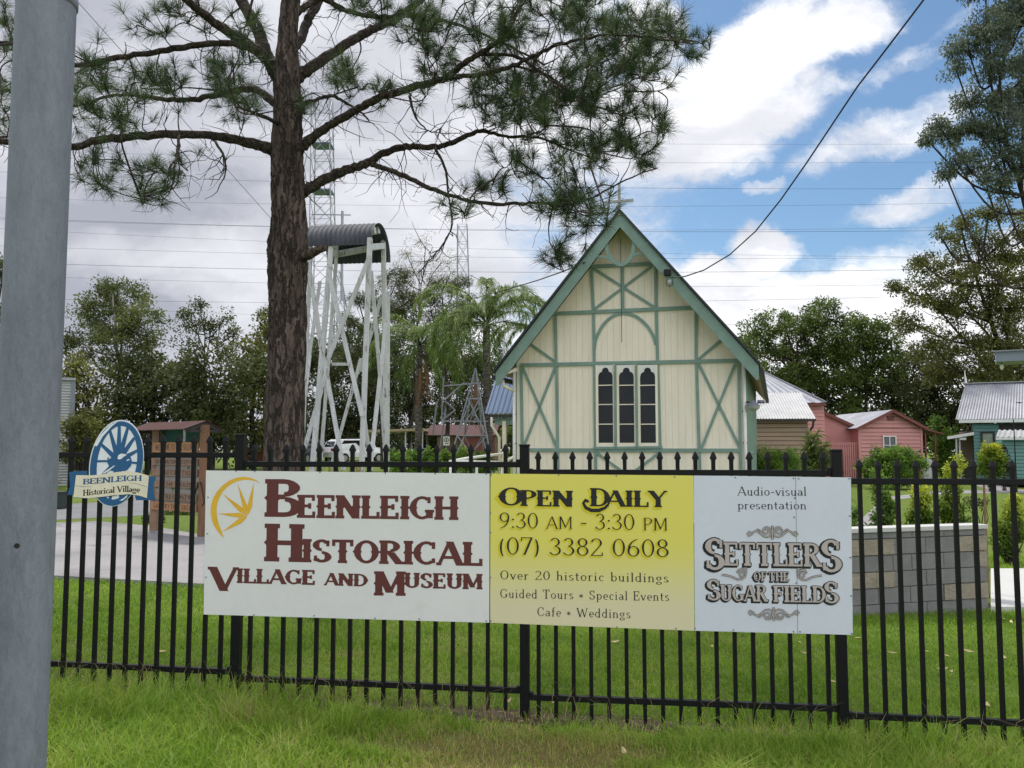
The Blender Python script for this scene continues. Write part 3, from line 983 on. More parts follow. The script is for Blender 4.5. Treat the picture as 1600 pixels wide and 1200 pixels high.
def lettering(mb, s, pl, pr, cap, style='serif', y0=-.04, m=0, small=1.0, ex=0.0, off=(0, 0), track=.0, plane=None, lift=.00006):
    """Sets s so that it runs between the two baseline points (photograph pixels on the board's plane); lower case letters of a
    small-caps line are written with a leading ~ and keep the baseline."""
    fl_ = plane or (lambda x_, y_: fl(x_, y_, y0))
    a, b = Vector(fl_(*pl)), Vector(fl_(*pr))
    top = Vector(fl_(pl[0], pl[1] - cap))
    H = (top - a).length
    run = []
    x = 0
    sc = 1.0
    for ch in s:
        if ch == '~': sc = small; continue
        if ch == '^': sc = 1.0; continue
        polys, w = glyph(ch, style, ex)
        _, w0 = glyph(ch, style, 0)
        run.append((polys, x, sc))
        x += (w0 + track) * sc
    first = .07
    u = (b - a) / (x - track - .1)
    v = Vector((0, H))
    i = 0
    for polys, x0, sc in run:
        for poly in polys:
            i += 1
            P = []
            for (px_, py_) in poly:
                q = a + u * ((px_ - first) * sc + x0 + off[0]) + v * (py_ * sc + off[1])
                P.append((q.x, q.y))
            dy = y0 - lift * (i % 24)
            mb.add([FWp(plane, x_, dy, z_) for x_, z_ in P], [tuple(range(len(P)))], m)


def FWp(plane, s, y, z):
    return plane.to_world(s, y, z) if plane else FW(s, y, z)


def ribbon(mb, pts, w, y, m=0):
    """flat stroke through sign-plane points with tapering width list or constant"""
    n = len(pts)
    ws = w if isinstance(w, list) else [w] * n
    l, r = [], []
    for i in range(n):
        a, b = Vector(pts[max(0, i - 1)]), Vector(pts[min(n - 1, i + 1)])
        d = (b - a).normalized()
        nn = Vector((-d.y, d.x)) * ws[i] / 2
        l.append(Vector(pts[i]) + nn); r.append(Vector(pts[i]) - nn)
    vs = [FW(p.x, y, p.y) for p in l + r]
    mb.add(vs, [(i, i + 1, n + i + 1, n + i) for i in range(n - 1)], m)


def board(name, label, px, m, frame_y=-.036, extra=None):
    """A flat sheet sign screwed to the fence; px = its four corners TL TR BR BL."""
    c = [fl(*p, frame_y) for p in px]
    o = FW((c[0][0] + c[1][0]) / 2, frame_y, min(c[2][1], c[3][1]))
    T = thing(name, label, 'sign', o, FRZ)
    mb = MB()
    mb.prism(c, lambda x, z, y: FW(x, frame_y + y, z), .0015, -.0015)
    mb.build('sheet', m, T, world=True)
    return T


def screws(T, px, y=-.0385):
    for p in px:
        s, z = fl(*p, y)
        mb = MB()
        mb.tube([FW(s, y, z), FW(s, y - .002, z), FW(s, y - .0035, z)], [.0052, .0052, .003], 8)
        mb.build('screw', M['galv_dark'], T, world=True)

# ---------------------------------------------------------------- the three sign boards


def flS(x, y): return fl(x, y, -.038)


def make_boards():
    LY = -.0382
    A = board('sign_board', 'large white sign board with maroon western lettering and a yellow sun wheel', [(322, 735), (765, 740), (764.5, 973), (318, 960)], M['board'])
    mb = MB()
    q = dict(style='west', y0=LY)
    lettering(mb, 'B', (417, 807.5), (467, 808), 59, **q)
    lettering(mb, 'EENLEIGH', (466, 809), (716, 812.5), 36, **q)
    lettering(mb, 'H', (415.5, 877), (474.5, 878.5), 59, **q)
    lettering(mb, 'ISTORICAL', (474, 878.5), (752.5, 884.5), 36.5, **q)
    lettering(mb, 'V', (330, 923), (371, 924), 37.5, **q)
    lettering(mb, 'ILLAGE', (371, 911), (492, 914), 23, **q)
    lettering(mb, 'AND', (508, 914.5), (573.5, 916.5), 19.5, **q)
    lettering(mb, 'M', (587, 930.5), (633, 931), 38, **q)
    lettering(mb, 'USEUM', (633, 918.6), (753.5, 921), 24, **q)
    mb.build('lettering', M['maroon'], A, world=True)
    mb = MB()
    Z = lambda x, y: fl(300 + x / 3.3333, 720 + y / 3.3333, LY)
    outer = [(358, 116), (330, 98), (300, 87), (262, 83), (225, 90), (190, 105), (158, 129), (130, 160), (110, 195), (98, 235), (97, 272), (103, 310), (118, 345), (140, 377), (167, 403)]
    inner = [(160, 384), (148, 352), (136, 318), (129, 284), (128, 250), (132, 222), (143, 192), (160, 162), (182, 138), (210, 118), (240, 105), (272, 99), (300, 100), (330, 106), (358, 116)]
    n = len(outer)
    vs = [FW(Z(*p)[0], LY, Z(*p)[1]) for p in outer + inner[::-1]]
    mb.add(vs, [(i, i + 1, n + i + 1, n + i) for i in range(n - 1)])
    hub = (292, 287)
    for k, (tip, wd) in enumerate([((322, 112), 13), ((237, 118), 13), ((160, 172), 14), ((131, 275), 13), ((156, 371), 14)]):
        d = Vector((hub[0] - tip[0], hub[1] - tip[1]))
        Ln = d.length
        d.normalize()
        nn = Vector((-d.y, d.x))
        f = Vector(tip) + d * Ln * .72
        pts = [Vector(tip), f + nn * wd, Vector(tip) + d * Ln * .98, f - nn * wd]
        mb.add([FW(Z(*p)[0], LY - .0002 * k, Z(*p)[1]) for p in pts], [(0, 1, 2, 3)])
    mb.build('sun_emblem', M['ochre'], A, world=True)
    screws(A, [(369, 736), (398, 736.5), (500, 738), (602, 739), (680, 740), (760, 740.5), (325, 777), (324, 834), (322, 902), (397, 961), (491, 962), (586, 966), (655, 967), (760, 970)])

    m = bpy.data.materials.new('faded_yellow_sheet')
    m.use_nodes = True
    t = m.node_tree
    p = t.nodes['Principled BSDF']
    p.inputs['Roughness'].default_value = .45
    tc = nd(t, 'ShaderNodeTexCoord')
    sp = nd(t, 'ShaderNodeSeparateXYZ')
    t.links.new(tc.outputs['Object'], sp.inputs[0])
    nz = nd(t, 'ShaderNodeTexNoise', Scale=3.0, Detail=5.0)
    t.links.new(tc.outputs['Object'], nz.inputs['Vector'])
    zz = math_(t, 'ADD', sp.outputs['Z'], math_(t, 'MULTIPLY', nz.outputs['Fac'], .06))
    k = smooth_(t, zz, .10, .62)                 # the printed fade of the sheet, yellow above and cream below
    t.links.new(mixc(t, k, (.68, .62, .40), (.72, .65, .12)), p.inputs['Base Color'])
    B = board('sign_board', 'yellow sign board with opening hours and phone number between two white boards', [(766.5, 740), (1083, 743), (1085, 985.5), (766, 973)], m)
    mb = MB()
    for (mi, ex, off, yy) in ((1, .035, (-.075, -.10), LY), (0, 0, (0, 0), LY - .0018)):
        o2 = (off[0], off[1])
        q = dict(y0=yy, m=mi, ex=ex, off=o2)
        lettering(mb, 'O', (782, 790), (817, 790), 28.5, style='westbold', **q)
        lettering(mb, 'PEN', (815, 790.5), (895, 792), 25, style='westbold', **q)
        lettering(mb, 'D', (924, 791), (952, 791.5), 28.5, style='westbold', **q)
        lettering(mb, 'AILY', (948, 791.5), (1042, 792.5), 25.5, style='westbold', **q)
        sw = [(931, 789), (926, 795), (920, 797), (914, 793), (912, 787), (916, 783), (921, 785)]
        sw = [(952, 786), (946, 793), (936, 797.5), (924, 797.5), (915, 793), (911.5, 786), (915, 781.5), (920, 784)]
        dx, dy = (-1.9, 2.4) if mi else (0, 0)
        ribbon(mb, [fl(x + dx, y + dy, LY) for x, y in sw], [(w + (.006 if mi else 0)) for w in (.010, .018, .024, .024, .022, .018, .024, .016)], yy - .0015, mi)
        q = dict(y0=yy, m=mi, ex=ex * .7, off=(off[0] * .9, off[1] * .9), style='thin', small=.78)
        lettering(mb, '9:30 ~AM^ - 3:30 ~PM', (781, 825), (1043, 829), 24.5, **q)
        lettering(mb, '(07) 3382 0608', (780, 866), (1045.5, 870.5), 27, **q)
    q = dict(y0=LY, m=0, style='serif', track=.075)
    lettering(mb, 'Over 20 historic buildings', (782, 905), (1044.5, 910), 14, **q)
    lettering(mb, 'Guided Tours * Special Events', (782, 934), (1045.5, 939), 14, **q)
    lettering(mb, 'Cafe * Weddings', (840, 962.5), (985, 966), 14, **q)
    mb.build('lettering', [M['ink'], M['gold']], B, world=True)
    screws(B, [(767.5, 742), (873, 742.5), (963, 743.5), (1054, 745), (766.5, 801), (766.5, 832), (766.5, 902), (767, 970), (964, 980), (1056, 982)])

    Cb = board('sign_board', 'white sign board with ornate old style lettering and scrolls at the right end', [(1084, 743), (1329.5, 746), (1332.5, 992), (1086, 985.5)], M['board_cool'])
    mb = MB()
    q = dict(y0=LY, style='serif', track=.03)
    lettering(mb, 'Audio-visual', (1153.5, 774.2), (1260, 774.8), 14, **q)
    lettering(mb, 'presentation', (1153.5, 795.7), (1260, 796), 13.5, **q)
    for (mi, ex, dx, dy, yy) in ((0, .05, -1.9, 1.6, LY), (0, .035, 0, 0, LY - .0016), (1, 0, 0, 0, LY - .0032)):
        q = dict(y0=yy, m=mi, style='ornate', ex=ex)
        P = lambda x, y: (x + dx, y + dy)
        lettering(mb, 'S', P(1104, 890.5), P(1132, 891), 50, **q)
        lettering(mb, 'ETTLER', P(1133, 883.5), P(1283, 885.5), 36, **q)
        lettering(mb, 'S', P(1286, 894), P(1315, 894.5), 51, **q)
        lettering(mb, 'S', P(1106, 938), P(1126, 938.5), 33, **q)
        lettering(mb, 'UGAR', P(1127, 939), P(1199, 940), 25.5, **q)
        lettering(mb, 'FIELD', P(1210, 940.5), P(1290, 941.5), 25.5, **q)
        lettering(mb, 'S', P(1290, 942.5), P(1310.5, 943), 34, **q)
        q['ex'] = ex * 1.3
        lettering(mb, 'OF~ ^THE', P(1178.5, 908), P(1233, 908.5), 15, small=.6, **q)

        def spiral(cx, cy, r0, r1, a0, a1, n=18):
            return [(cx + (r0 + (r1 - r0) * i / n) * math.cos(R(a0 + (a1 - a0) * i / n)), cy + (r0 + (r1 - r0) * i / n) * math.sin(R(a0 + (a1 - a0) * i / n))) for i in range(n + 1)]
        wd = .0135 if ex else .0075
        if ex == .05: continue

        def scroll(pts, w=1.0):
            ribbon(mb, [fl(x, y, LY) for x, y in pts], wd * w, yy - .0014, mi)
        for (cx, cy, fy) in ((1207, 833, 1), (1209, 958, -1)):
            for sx in (1, -1):
                G = lambda x, y: (cx + sx * x, cy + fy * y)
                scroll([G(*p_) for p_ in spiral(9.5, -3.5, 7.5, 1.6, 150, 690, 24)], .8)
                scroll([G(*p_) for p_ in [(2.5, 0), (3, 4), (8, 6), (14, 4.5), (19, 0), (24, -3.5), (29, -2.5), (33, 2), (37, 4.5), (39, 1), (36.5, -2.5), (33.5, -1)]], .9)
                scroll([G(*p_) for p_ in [(16, 2), (19, -4), (23, -6.5), (26, -4)]], .7)
            scroll([(cx, cy + fy * y) for y in (-12, -6, 0, 5, 9.5)], 1.1)
        for cx, cy, sx in ((1150, 898, 1), (1262, 899, -1)):
            G = lambda x, y: (cx + sx * x, cy + y)
            scroll([G(-22, 0), G(-14, 1), G(-6, 3), G(2, 7), (cx + sx * 8, cy + 7), G(14, 3), G(16, -3), G(12, -8), G(6, -7)], .95)
            scroll([G(*p_) for p_ in spiral(8, 0, 6, 1.2, 200, 640, 18)], .75)
            scroll([G(1, -4), G(4, -8), G(9, -10), G(16, -11), G(17, -6)], .7)
    mb.build('lettering', [M['ink'], M['pinkgrey']], Cb, world=True)
    mb = MB()
    a, b = fl(1243.2, 745, LY), fl(1246.5, 989, LY)
    mb.add([FW(a[0] - .0016, LY + .0004, a[1]), FW(a[0] + .0016, LY + .0004, a[1]), FW(b[0] + .0016, LY + .0004, b[1]), FW(b[0] - .0016, LY + .0004, b[1])], [(0, 1, 2, 3)])
    mb.build('sheet_joint', M['galv_dark'], Cb, world=True)
    screws(Cb, [(1149, 746), (1240, 747.5), (1248, 748), (1327, 748), (1086, 982), (1146, 984.5), (1240, 987), (1250, 987), (1331, 990), (1241, 808), (1328, 806), (1329, 871), (1330, 931), (1244, 911), (1242, 778)])


make_boards()

# ---------------------------------------------------------------- oval wheel sign


def wheel_sign():
    Y0 = -.034
    D = lambda x, y: fl(100 + x / 7.5, 640 + y / 7.5, Y0)
    c = D(612, 620)
    base = FW(c[0], Y0, D(600, 1130)[1])
    T = thing('oval_sign', 'oval blue wagon wheel sign with a cream ribbon banner hung on the fence', 'sign', base, FRZ)
    W = lambda y: (lambda x_, z_, d: FW(*((D(x_, z_)[0], y + d, D(x_, z_)[1]))))

    def ell(cx, cy, rx, ry, sh, n=40): return [(cx + rx * math.cos(2 * math.pi * i / n) - sh * math.sin(2 * math.pi * i / n) * -1 * 1.0, cy + ry * math.sin(2 * math.pi * i / n)) for i in range(n)]
    # sheared ellipses: the top leans right
    E = lambda cx, cy, rx, ry, sh, n=44: [(cx + rx * math.cos(2 * math.pi * i / n) - sh * math.sin(2 * math.pi * i / n), cy + ry * math.sin(2 * math.pi * i / n)) for i in range(n)]
    mb = MB(); mb.prism(E(613, 628, 316, 508, 55), W(Y0), .004, 0)
    mb.build('back_plate', M['white_sign'], T, world=True)
    mb = MB()
    o, i_ = E(617, 632, 306, 496, 55), E(622, 622, 234, 432, 50)
    n = len(o)
    f = W(Y0 - .003)
    vs = [f(*p, 0) for p in o] + [f(*p, 0) for p in i_] + [f(*p, .0028) for p in o] + [f(*p, .0028) for p in i_]
    mb.add(vs, [q for k in range(n) for q in ((k, (k + 1) % n, n + (k + 1) % n, n + k), (k, (k + 1) % n, 2 * n + (k + 1) % n, 2 * n + k), (n + k, n + (k + 1) % n, 3 * n + (k + 1) % n, 3 * n + k))])
    mb.build('rim', M['blue'], T, world=True)
    hub = (640, 600)
    for (x, y) in [(650, 180), (750, 205), (825, 330), (862, 480), (858, 628), (540, 250), (430, 400), (385, 605), (455, 760), (540, 1050), (665, 1050)]:
        d = Vector((x - hub[0], y - hub[1])).normalized()
        nn = Vector((-d.y, d.x))
        w0, w1 = (34, 15) if abs(y - 615) > 40 else (9, 14)
        pts = [Vector(hub) + nn * w0, Vector(hub) - nn * w0, Vector((x, y)) - nn * w1, Vector((x, y)) + nn * w1]
        mb = MB(); mb.prism([tuple(p) for p in pts], W(Y0 - .0026), .002, -.0001)
        mb.build('spoke', M['blue'], T, world=True)
    mb = MB()
    mb.prism([(520, 640), (505, 610), (525, 590), (560, 560), (580, 500), (600, 455), (660, 440), (710, 470), (735, 530), (785, 560), (797, 610), (785, 660), (740, 710), (700, 720), (560, 720), (535, 680)], W(Y0 - .0034), .003, 0)
    mb.prism([(512, 590), (510, 565), (535, 560), (520, 575), (535, 588), (552, 590), (545, 598)], W(Y0 - .0034), .003, 0)
    mb.build('hub', M['blue'], T, world=True)
    mb = MB()
    for k, poly in enumerate([[(630, 575), (640, 535), (670, 515), (715, 520), (740, 530), (700, 555), (680, 575), (650, 585)], [(735, 598), (750, 582), (778, 580), (770, 590), (745, 602)],
                              [(450, 748), (590, 655), (600, 660), (520, 725), (480, 748)], [(345, 440), (430, 300), (540, 185), (640, 135), (560, 200), (455, 320), (400, 415), (385, 430), (365, 425)],
                              [(650, 1065), (700, 1040), (750, 995), (740, 1025), (690, 1065)]]):
        mb = MB()
        mb.prism(poly, W(Y0 - .0042), .001, -.0001 * k)
        mb.build('highlight', M['white_sign'], T, world=True)
    for poly in ([(65, 735), (110, 725), (275, 715), (275, 1000), (110, 1000), (40, 1000), (75, 900)], [(830, 1000), (985, 780), (1078, 785), (1045, 920), (1078, 1060), (850, 1062)]):
        mb = MB(); mb.prism(poly, W(Y0 - .0045), .003, 0)
        mb.build('ribbon_tail', M['blue'], T, world=True)
    mb = MB()
    mb.prism([(150, 768), (330, 770), (480, 755), (640, 730), (760, 720), (880, 740), (1000, 775), (978, 1035), (880, 1005), (760, 990), (620, 1002), (480, 1022), (300, 1042), (118, 1028)], W(Y0 - .0085), .0035, 0)
    banner = mb.build('banner', M['cream_sign'], T, world=True)
    mb = MB()
    LY = Y0 - .0090
    ribbon(mb, [D(*p) for p in [(140, 890), (230, 903), (330, 900)]], [.002, .003, .001], LY)
    ribbon(mb, [D(*p) for p in [(770, 858), (860, 868), (980, 905)]], [.001, .003, .003], LY)
    ribbon(mb, [D(*p) for p in [(118, 1026), (300, 1040), (480, 1020), (620, 1000)]], .0025, LY)
    # the lines of writing bend with the banner: each letter set on its own stretch
    def bent(s, xs_, ys_, cap, style, mi):
        n_ = len(s)
        tot = sum(glyph(c_, style)[1] for c_ in s)
        x = xs_[0]
        for c_ in s:
            w = glyph(c_, style)[1] / tot * (xs_[-1] - xs_[0])
            ya, yb = np.interp([x, x + w], xs_, ys_)
            if c_ != ' ':
                lettering(mb, c_, (100 + (x + 3) / 7.5, 640 + ya / 7.5), (100 + (x + w - 3) / 7.5, 640 + yb / 7.5), cap / 7.5, style, LY, mi)
            x += w
    bent('BEENLEIGH', [222, 450, 700, 915], [878, 862, 838, 836], 66, 'slab', 0)
    bent('Historical Village', [222, 480, 700, 890], [1012, 985, 962, 972], 72, 'slab', 1)
    mb.build('lettering', [M['blue'], M['ink']], T, world=True)


wheel_sign()

# ---------------------------------------------------------------- frames for buildings: local x along the front, y away, z up


class Frame:
    def __init__(s, px, Y, rz, z=None):
        p = at(px, HOR, Y)
        s.o = Vector((p.x, p.y, gz(p.x, p.y) if z is None else z))
        s.rz = R(rz)
        s.x = Vector((math.cos(s.rz), math.sin(s.rz), 0))
        s.y = Vector((-math.sin(s.rz), math.cos(s.rz), 0))

    def pl(s, px, py, y=0.0):
        """local (x, z) of a photograph pixel on the plane local y = y"""
        p = onp(px, py, s.o + s.y * y, s.y) - s.o
        return p.dot(s.x), p.z

    def p3(s, px, py, y=0.0):
        x, z = s.pl(px, py, y)
        return Vector((x, y, z))


def corr(mb, a, b, c, d, period=.1, amp=.014, m=0, seg=6):
    """corrugated sheet: a-b ridge edge, d-c eave edge, waves run from ridge to eave"""
    a, b, c, d = map(Vector, (a, b, c, d))
    n = max(4, int((b - a).length / period * seg))
    nr = (b - a).cross(d - a).normalized()
    if nr.z < 0: nr = -nr
    vs, fs = [], []
    for i in range(n + 1):
        t = i / n
        o = nr * amp * math.sin(2 * math.pi * t * (b - a).length / period)
        vs += [a.lerp(b, t) + o, d.lerp(c, t) + o]
    fs = [(2 * i, 2 * i + 2, 2 * i + 3, 2 * i + 1) for i in range(n)]
    mb.add(vs, fs, m)
    return mb


def clap(mb, z0, z1, xl, xr, y, pitch=.16, lip=.022, m=0):
    """lapped boards on the plane y; xl, xr: functions of height"""
    z = z0
    while z < z1 - .01:
        t = min(z + pitch, z1)
        a, b, c, d = xl(z), xr(z), xr(t), xl(t)
        if b - a > .02:
            d, c = (d, c) if c > d else ((a + b) / 2, (a + b) / 2)
            t2 = t - .022
            mb.add([(a, y - lip, z), (b, y - lip, z), (c, y - .003, t2), (d, y - .003, t2), (a, y + .05, z), (b, y + .05, z), (c, y + .05, t2), (d, y + .05, t2)], [(0, 1, 2, 3), (0, 4, 5, 1), (3, 2, 6, 7)], m)
        z = t
    return mb


def cst(v): return lambda z: v


# ---------------------------------------------------------------- the church


def make_church():
    Fr = Frame(981, 20.0, -17.0)
    T = thing('timber_church', 'cream timber church with green bracing, steep gable and three lancet windows', 'church', Fr.o, Fr.rz)
    P = lambda X, Y: (740 + X / 2.608, 300 + Y / 2.608)
    pl = lambda X, Y, y=0.0: Fr.pl(*P(X, Y), y)
    OV = -.55
    ax, az = Fr.pl(966.5, 330.5, OV)
    lx, lz = Fr.pl(776, 583.5, OV)
    rx, rz_ = Fr.pl(1187.5, 568.5, OV)
    hw = (rx - lx) / 2
    ax = (lx + rx) / 2 * .5 + ax * .5
    ez = (lz + rz_) / 2
    slope = (az - ez) / hw
    wl, wr = pl(176, 900)[0], pl(1102, 900)[0]
    print('church', ax, az, lx, rx, ez, slope, wl, wr)
    LEN = 12.0
    gtop = lambda x: az - .16 - slope * abs(x - ax)
    ztop_l, ztop_r = gtop(wl), gtop(wr)
    # front wall of vertical boards with real joints
    mb = MB()
    pitch = .148
    x = wl
    while x < wr - .01:
        b = min(x + pitch - .0036, wr)
        mids = [x, b] if not (x < ax < b) else [x, ax, b]
        top = [(q, gtop(q)) for q in mids]
        poly = [(x, .25), (b, .25)] + top[::-1]
        mb.prism(poly, lambda u, v, w: Vector((u, w, v)), .014, 0.0)
        x += pitch
    mb.prism([(wl, .2), (wr, .2), (wr, ztop_r - .02), (ax, az - .2), (wl, ztop_l - .02)], lambda u, v, w: Vector((u, w, v)), .11, .017)
    mb.build('front_wall', M['cream'], T)
    # side walls and back
    mb = MB()
    for xx, s in ((wl, 1), (wr, -1)):
        zt = gtop(xx)
        y = .10
        while y < LEN:
            mb.box((xx + s * .05, y + .07, (.25 + zt) / 2), (.1, .142, zt - .25))
            y += .148
    mb.box(((wl + wr) / 2, LEN, 1.6), (wr - wl, .1, 3.0))
    mb.build('side_wall', M['cream'], T)
    for xx, s in ((wl, -1), (wr, 1)):
        for y in [.06] + [1.0 * k for k in range(1, 12)]:
            mb = MB(); mb.box((xx + s * .018, y, (.3 + gtop(xx)) / 2), (.036, .085, gtop(xx) - .3)); mb.build('stud', M['green'], T)
        for z in (1.78,):
            mb = MB(); mb.box((xx + s * .014, LEN / 2, z), (.028, LEN - .2, .085)); mb.build('side_rail', M['green'], T)
    # stumps
    for xx in (wl + .2, ax, wr - .2):
        for y in (.25, 4, 8, 11.6):
            mb = MB(); mb.box((xx, y, .05), (.2, .2, .42)); mb.build('stump', M['dark_timber'], T)
    # roof
    for sx in (-1, 1):
        e = ax + sx * hw
        mb = MB()
        corr(mb, (ax, OV - .03, az + .02), (ax, LEN + .4, az + .02), (e + sx * .03, LEN + .4, ez - .01), (e + sx * .03, OV - .03, ez - .01), .076, .009)
        mb.build('roof', M['iron_old'], T)
        mb = MB()
        n = Vector((sx * slope, 0, 1)).normalized() * -.045
        a, b = Vector((ax, OV + .03, az)) + n, Vector((e, OV + .03, ez)) + n
        a2, b2 = Vector((ax, LEN + .3, az)) + n, Vector((e, LEN + .3, ez)) + n
        mb.add([a, b, b2, a2, a + n * .6, b + n * .6, b2 + n * .6, a2 + n * .6], [(0, 3, 2, 1), (4, 5, 6, 7), (0, 1, 5, 4), (1, 2, 6, 5)])
        mb.build('soffit', M['soffit'], T)
        # barge board with a dark roll cap
        w = .205 * math.sqrt(1 + slope * slope)
        yb = OV
        e2 = e + sx * .0
        poly = [(ax, az - .005), (e2, ez - .005), (e2, ez - .30), (e2 - sx * .05, ez - .33), (ax, az - w - .04)]
        mb = MB(); mb.prism(poly if sx > 0 else poly[::-1], lambda u, v, k: Vector((u, yb + k, v)), .03, 0)
        mb.build('barge_board', M['green'], T)
        mb = MB(); mb.beam((ax - sx * .0, yb + .0, az + .03), (e + sx * .04, yb, ez + .02), .12, .045, up=(0, 0, 1))
        mb.build('roll_cap', M['roof_dark'], T)
        # gutter and bracket
        mb = MB(); mb.beam((e + sx * .05, OV + .05, ez - .12), (e + sx * .05, LEN, ez - .12), .11, .10)
        mb.build('gutter', M['roof_dark'], T)
        mb = MB()
        ex_ = wl if sx < 0 else wr
        mb.beam((ex_, -.02, ez + .1), (e - sx * .03, -.45, ez - .06), .05, .07)
        mb.build('eave_bracket', M['cream'], T)
    # timber framing
    def beams(name, segs, w, y=-.032, th=.036, mat_=M['green']):
        for k, (x0, y0, x1, y1) in enumerate(segs):
            a, b = pl(x0, y0, y), pl(x1, y1, y)
            mb = MB(); mb.beam((a[0], y + th / 2, a[1]), (b[0], y + th / 2, b[1]), th, w, up=(0, 0, 1) if abs(b[0] - a[0]) > .05 else (1, 0, 0))
            if abs(b[0] - a[0]) <= .25 and abs(b[1] - a[1]) > .5:
                mb = MB(); mb.prism([(a[0] - w / 2, a[1]), (a[0] + w / 2, a[1]), (b[0] + w / 2, b[1]), (b[0] - w / 2, b[1])], lambda u, v, q: Vector((u, y + q, v)), th, 0)
            mb.build(name, mat_, T)
    beams('belt_rail', [(190, 705, 1088, 686), (322, 495, 897, 470), (228, 1051, 1092, 1053), (478, 303, 737, 291)], .082, -.046, .05)
    beams('sill_board', [(488, 1043, 768, 1040)], .055, -.075, .075)
    bot = 1330
    beams('stud', [(193, 708, 200, bot), (337, 700, 346, bot), (488, 497, 500, bot), (744, 486, 768, bot), (908, 694, 928, bot), (1080, 690, 1092, bot), (333, 505, 335, 696), (480, 306, 487, 486), (740, 296, 743, 478), (905, 478, 907, 686), (606, 300, 608, 486)], .066, -.038, .042)
    beams('brace', [(200, 715, 337, 1040), (333, 712, 206, 1032), (915, 695, 1085, 1042), (1066, 700, 930, 1042), (490, 312, 735, 468), (726, 302, 490, 478), (226, 616, 333, 692), (1012, 600, 918, 680), (500, 1062, 745, 1240), (760, 1060, 520, 1240)], .06, -.03, .032)

    def arc_part(name, pts, w, y, th, mat_):
        q = [Vector(pl(*p, y)) for p in pts]
        # refine
        r = []
        for i in range(len(q) - 1):
            p0, p1, p2, p3 = q[max(i - 1, 0)], q[i], q[i + 1], q[min(i + 2, len(q) - 1)]
            for t in (0, .25, .5, .75):
                r.append(.5 * ((2 * p1) + (p2 - p0) * t + (2 * p0 - 5 * p1 + 4 * p2 - p3) * t * t + (3 * p1 - p0 - 3 * p2 + p3) * t ** 3))
        r.append(q[-1])
        mb = MB()
        vs = []
        n = len(r)
        for i in range(n):
            d = (r[min(i + 1, n - 1)] - r[max(i - 1, 0)]).normalized()
            nn = Vector((-d.y, d.x)) * w / 2
            for s in (1, -1):
                e = r[i] + nn * s
                vs += [(e.x, y, e.y), (e.x, y + th, e.y)]
        fs = []
        for i in range(n - 1):
            a, b = i * 4, i * 4 + 4
            fs += [(a, a + 2, b + 2, b), (a + 1, b + 1, b + 3, a + 3), (a, b, b + 1, a + 1), (a + 2, a + 3, b + 3, b + 2)]
        fs += [(0, 1, 3, 2), (n * 4 - 4, n * 4 - 2, n * 4 - 1, n * 4 - 3)]
        mb.add(vs, fs)
        mb.build(name, mat_, T)
    arc_part('arch_brace', [(491, 645), (498, 600), (525, 545), (565, 507), (612, 494), (660, 506), (705, 543), (733, 588), (743, 622)], .068, -.03, .03, M['green'])
    arc_part('gable_tracery', [(548, 165), (541, 205), (546, 245), (566, 277), (600, 296), (632, 277), (648, 245), (652, 205), (645, 172)], .085, OV + .035, .03, M['green'])
    arc_part('gable_tracery', [(500, 264), (530, 263), (552, 272), (572, 286)], .06, OV + .038, .03, M['green'])
    arc_part('gable_tracery', [(703, 250), (672, 250), (645, 262), (624, 284)], .06, OV + .038, .03, M['green'])
    # windows: scalloped heads, four panes
    Q = lambda X, Y, y=-.03: Fr.pl(900 + X / 6, 540 + Y / 6, y)
    for (g0, g1) in ((205, 343), (400, 541), (599, 742)):
        ym = 560
        x0, x1 = Q(g0 + 4, ym)[0], Q(g1 + 4, ym)[0]
        zt, zb = Q(g0, 208)[1], Q(g0, 912)[1]
        ft, fb = Q(g0, 184)[1], Q(g0, 950)[1]
        fw = .055
        mb = MB()
        yf = -.05
        for (a, b, c, d) in ((x0 - fw, x0, fb, ft), (x1, x1 + fw, fb, ft), (x0, x1, fb, zb)):
            mb.box(((a + b) / 2, yf + .03, (c + d) / 2), (b - a, .06, d - c))
        for yy in (373, 553, 737):
            z = Q(g0, yy)[1]
            mb.box(((x0 + x1) / 2, yf + .036, z), (x1 - x0, .04, .022))
        win = mb.build('window', M['cream'], T)
        # scalloped head cut from a board
        zs = Q(g0, 275)[1]
        w = x1 - x0
        mb = MB()
        N = 28
        up, lo = [], []
        for i in range(N + 1):
            u = i / N
            c = abs(u - .5) * w
            lob = .24 * w
            if c < lob: z = zt - lob * 1.05 + math.sqrt(max(0, lob * lob - c * c)) * 1.05
            else: z = zt - lob * 1.45 - .0
            if c >= lob:
                v = (c - lob) / (w / 2 - lob)
                z = zt - lob * 1.2 - (1 - math.sqrt(max(0, 1 - v * v))) * w * .36
            lo.append((x0 + u * w, yf + .012, z)); up.append((x0 + u * w, yf + .012, ft))
        n = N + 1
        mb.add(lo + up + [(a, b + .03, c) for a, b, c in lo], [(i, i + 1, n + i + 1, n + i) for i in range(N)] + [(2 * n + i, 2 * n + i + 1, i + 1, i) for i in range(N)])
        mb.build('scalloped_head', M['white'], win)
        mb = MB(); mb.box(((x0 + x1) / 2, yf + .0485, (zt + zb) / 2), (x1 - x0, .004, zt - zb))
        mb.build('pane', M['glass'], win)
    for X in (362, 562):
        a = Q(X + 4, 560)[0]
        t, b = Q(X, 186)[1], Q(X, 955)[1]
        mb = MB(); mb.box((a + .01, -.045, (t + b) / 2), (.05, .09, t - b)); mb.build('mullion', M['green'], T)
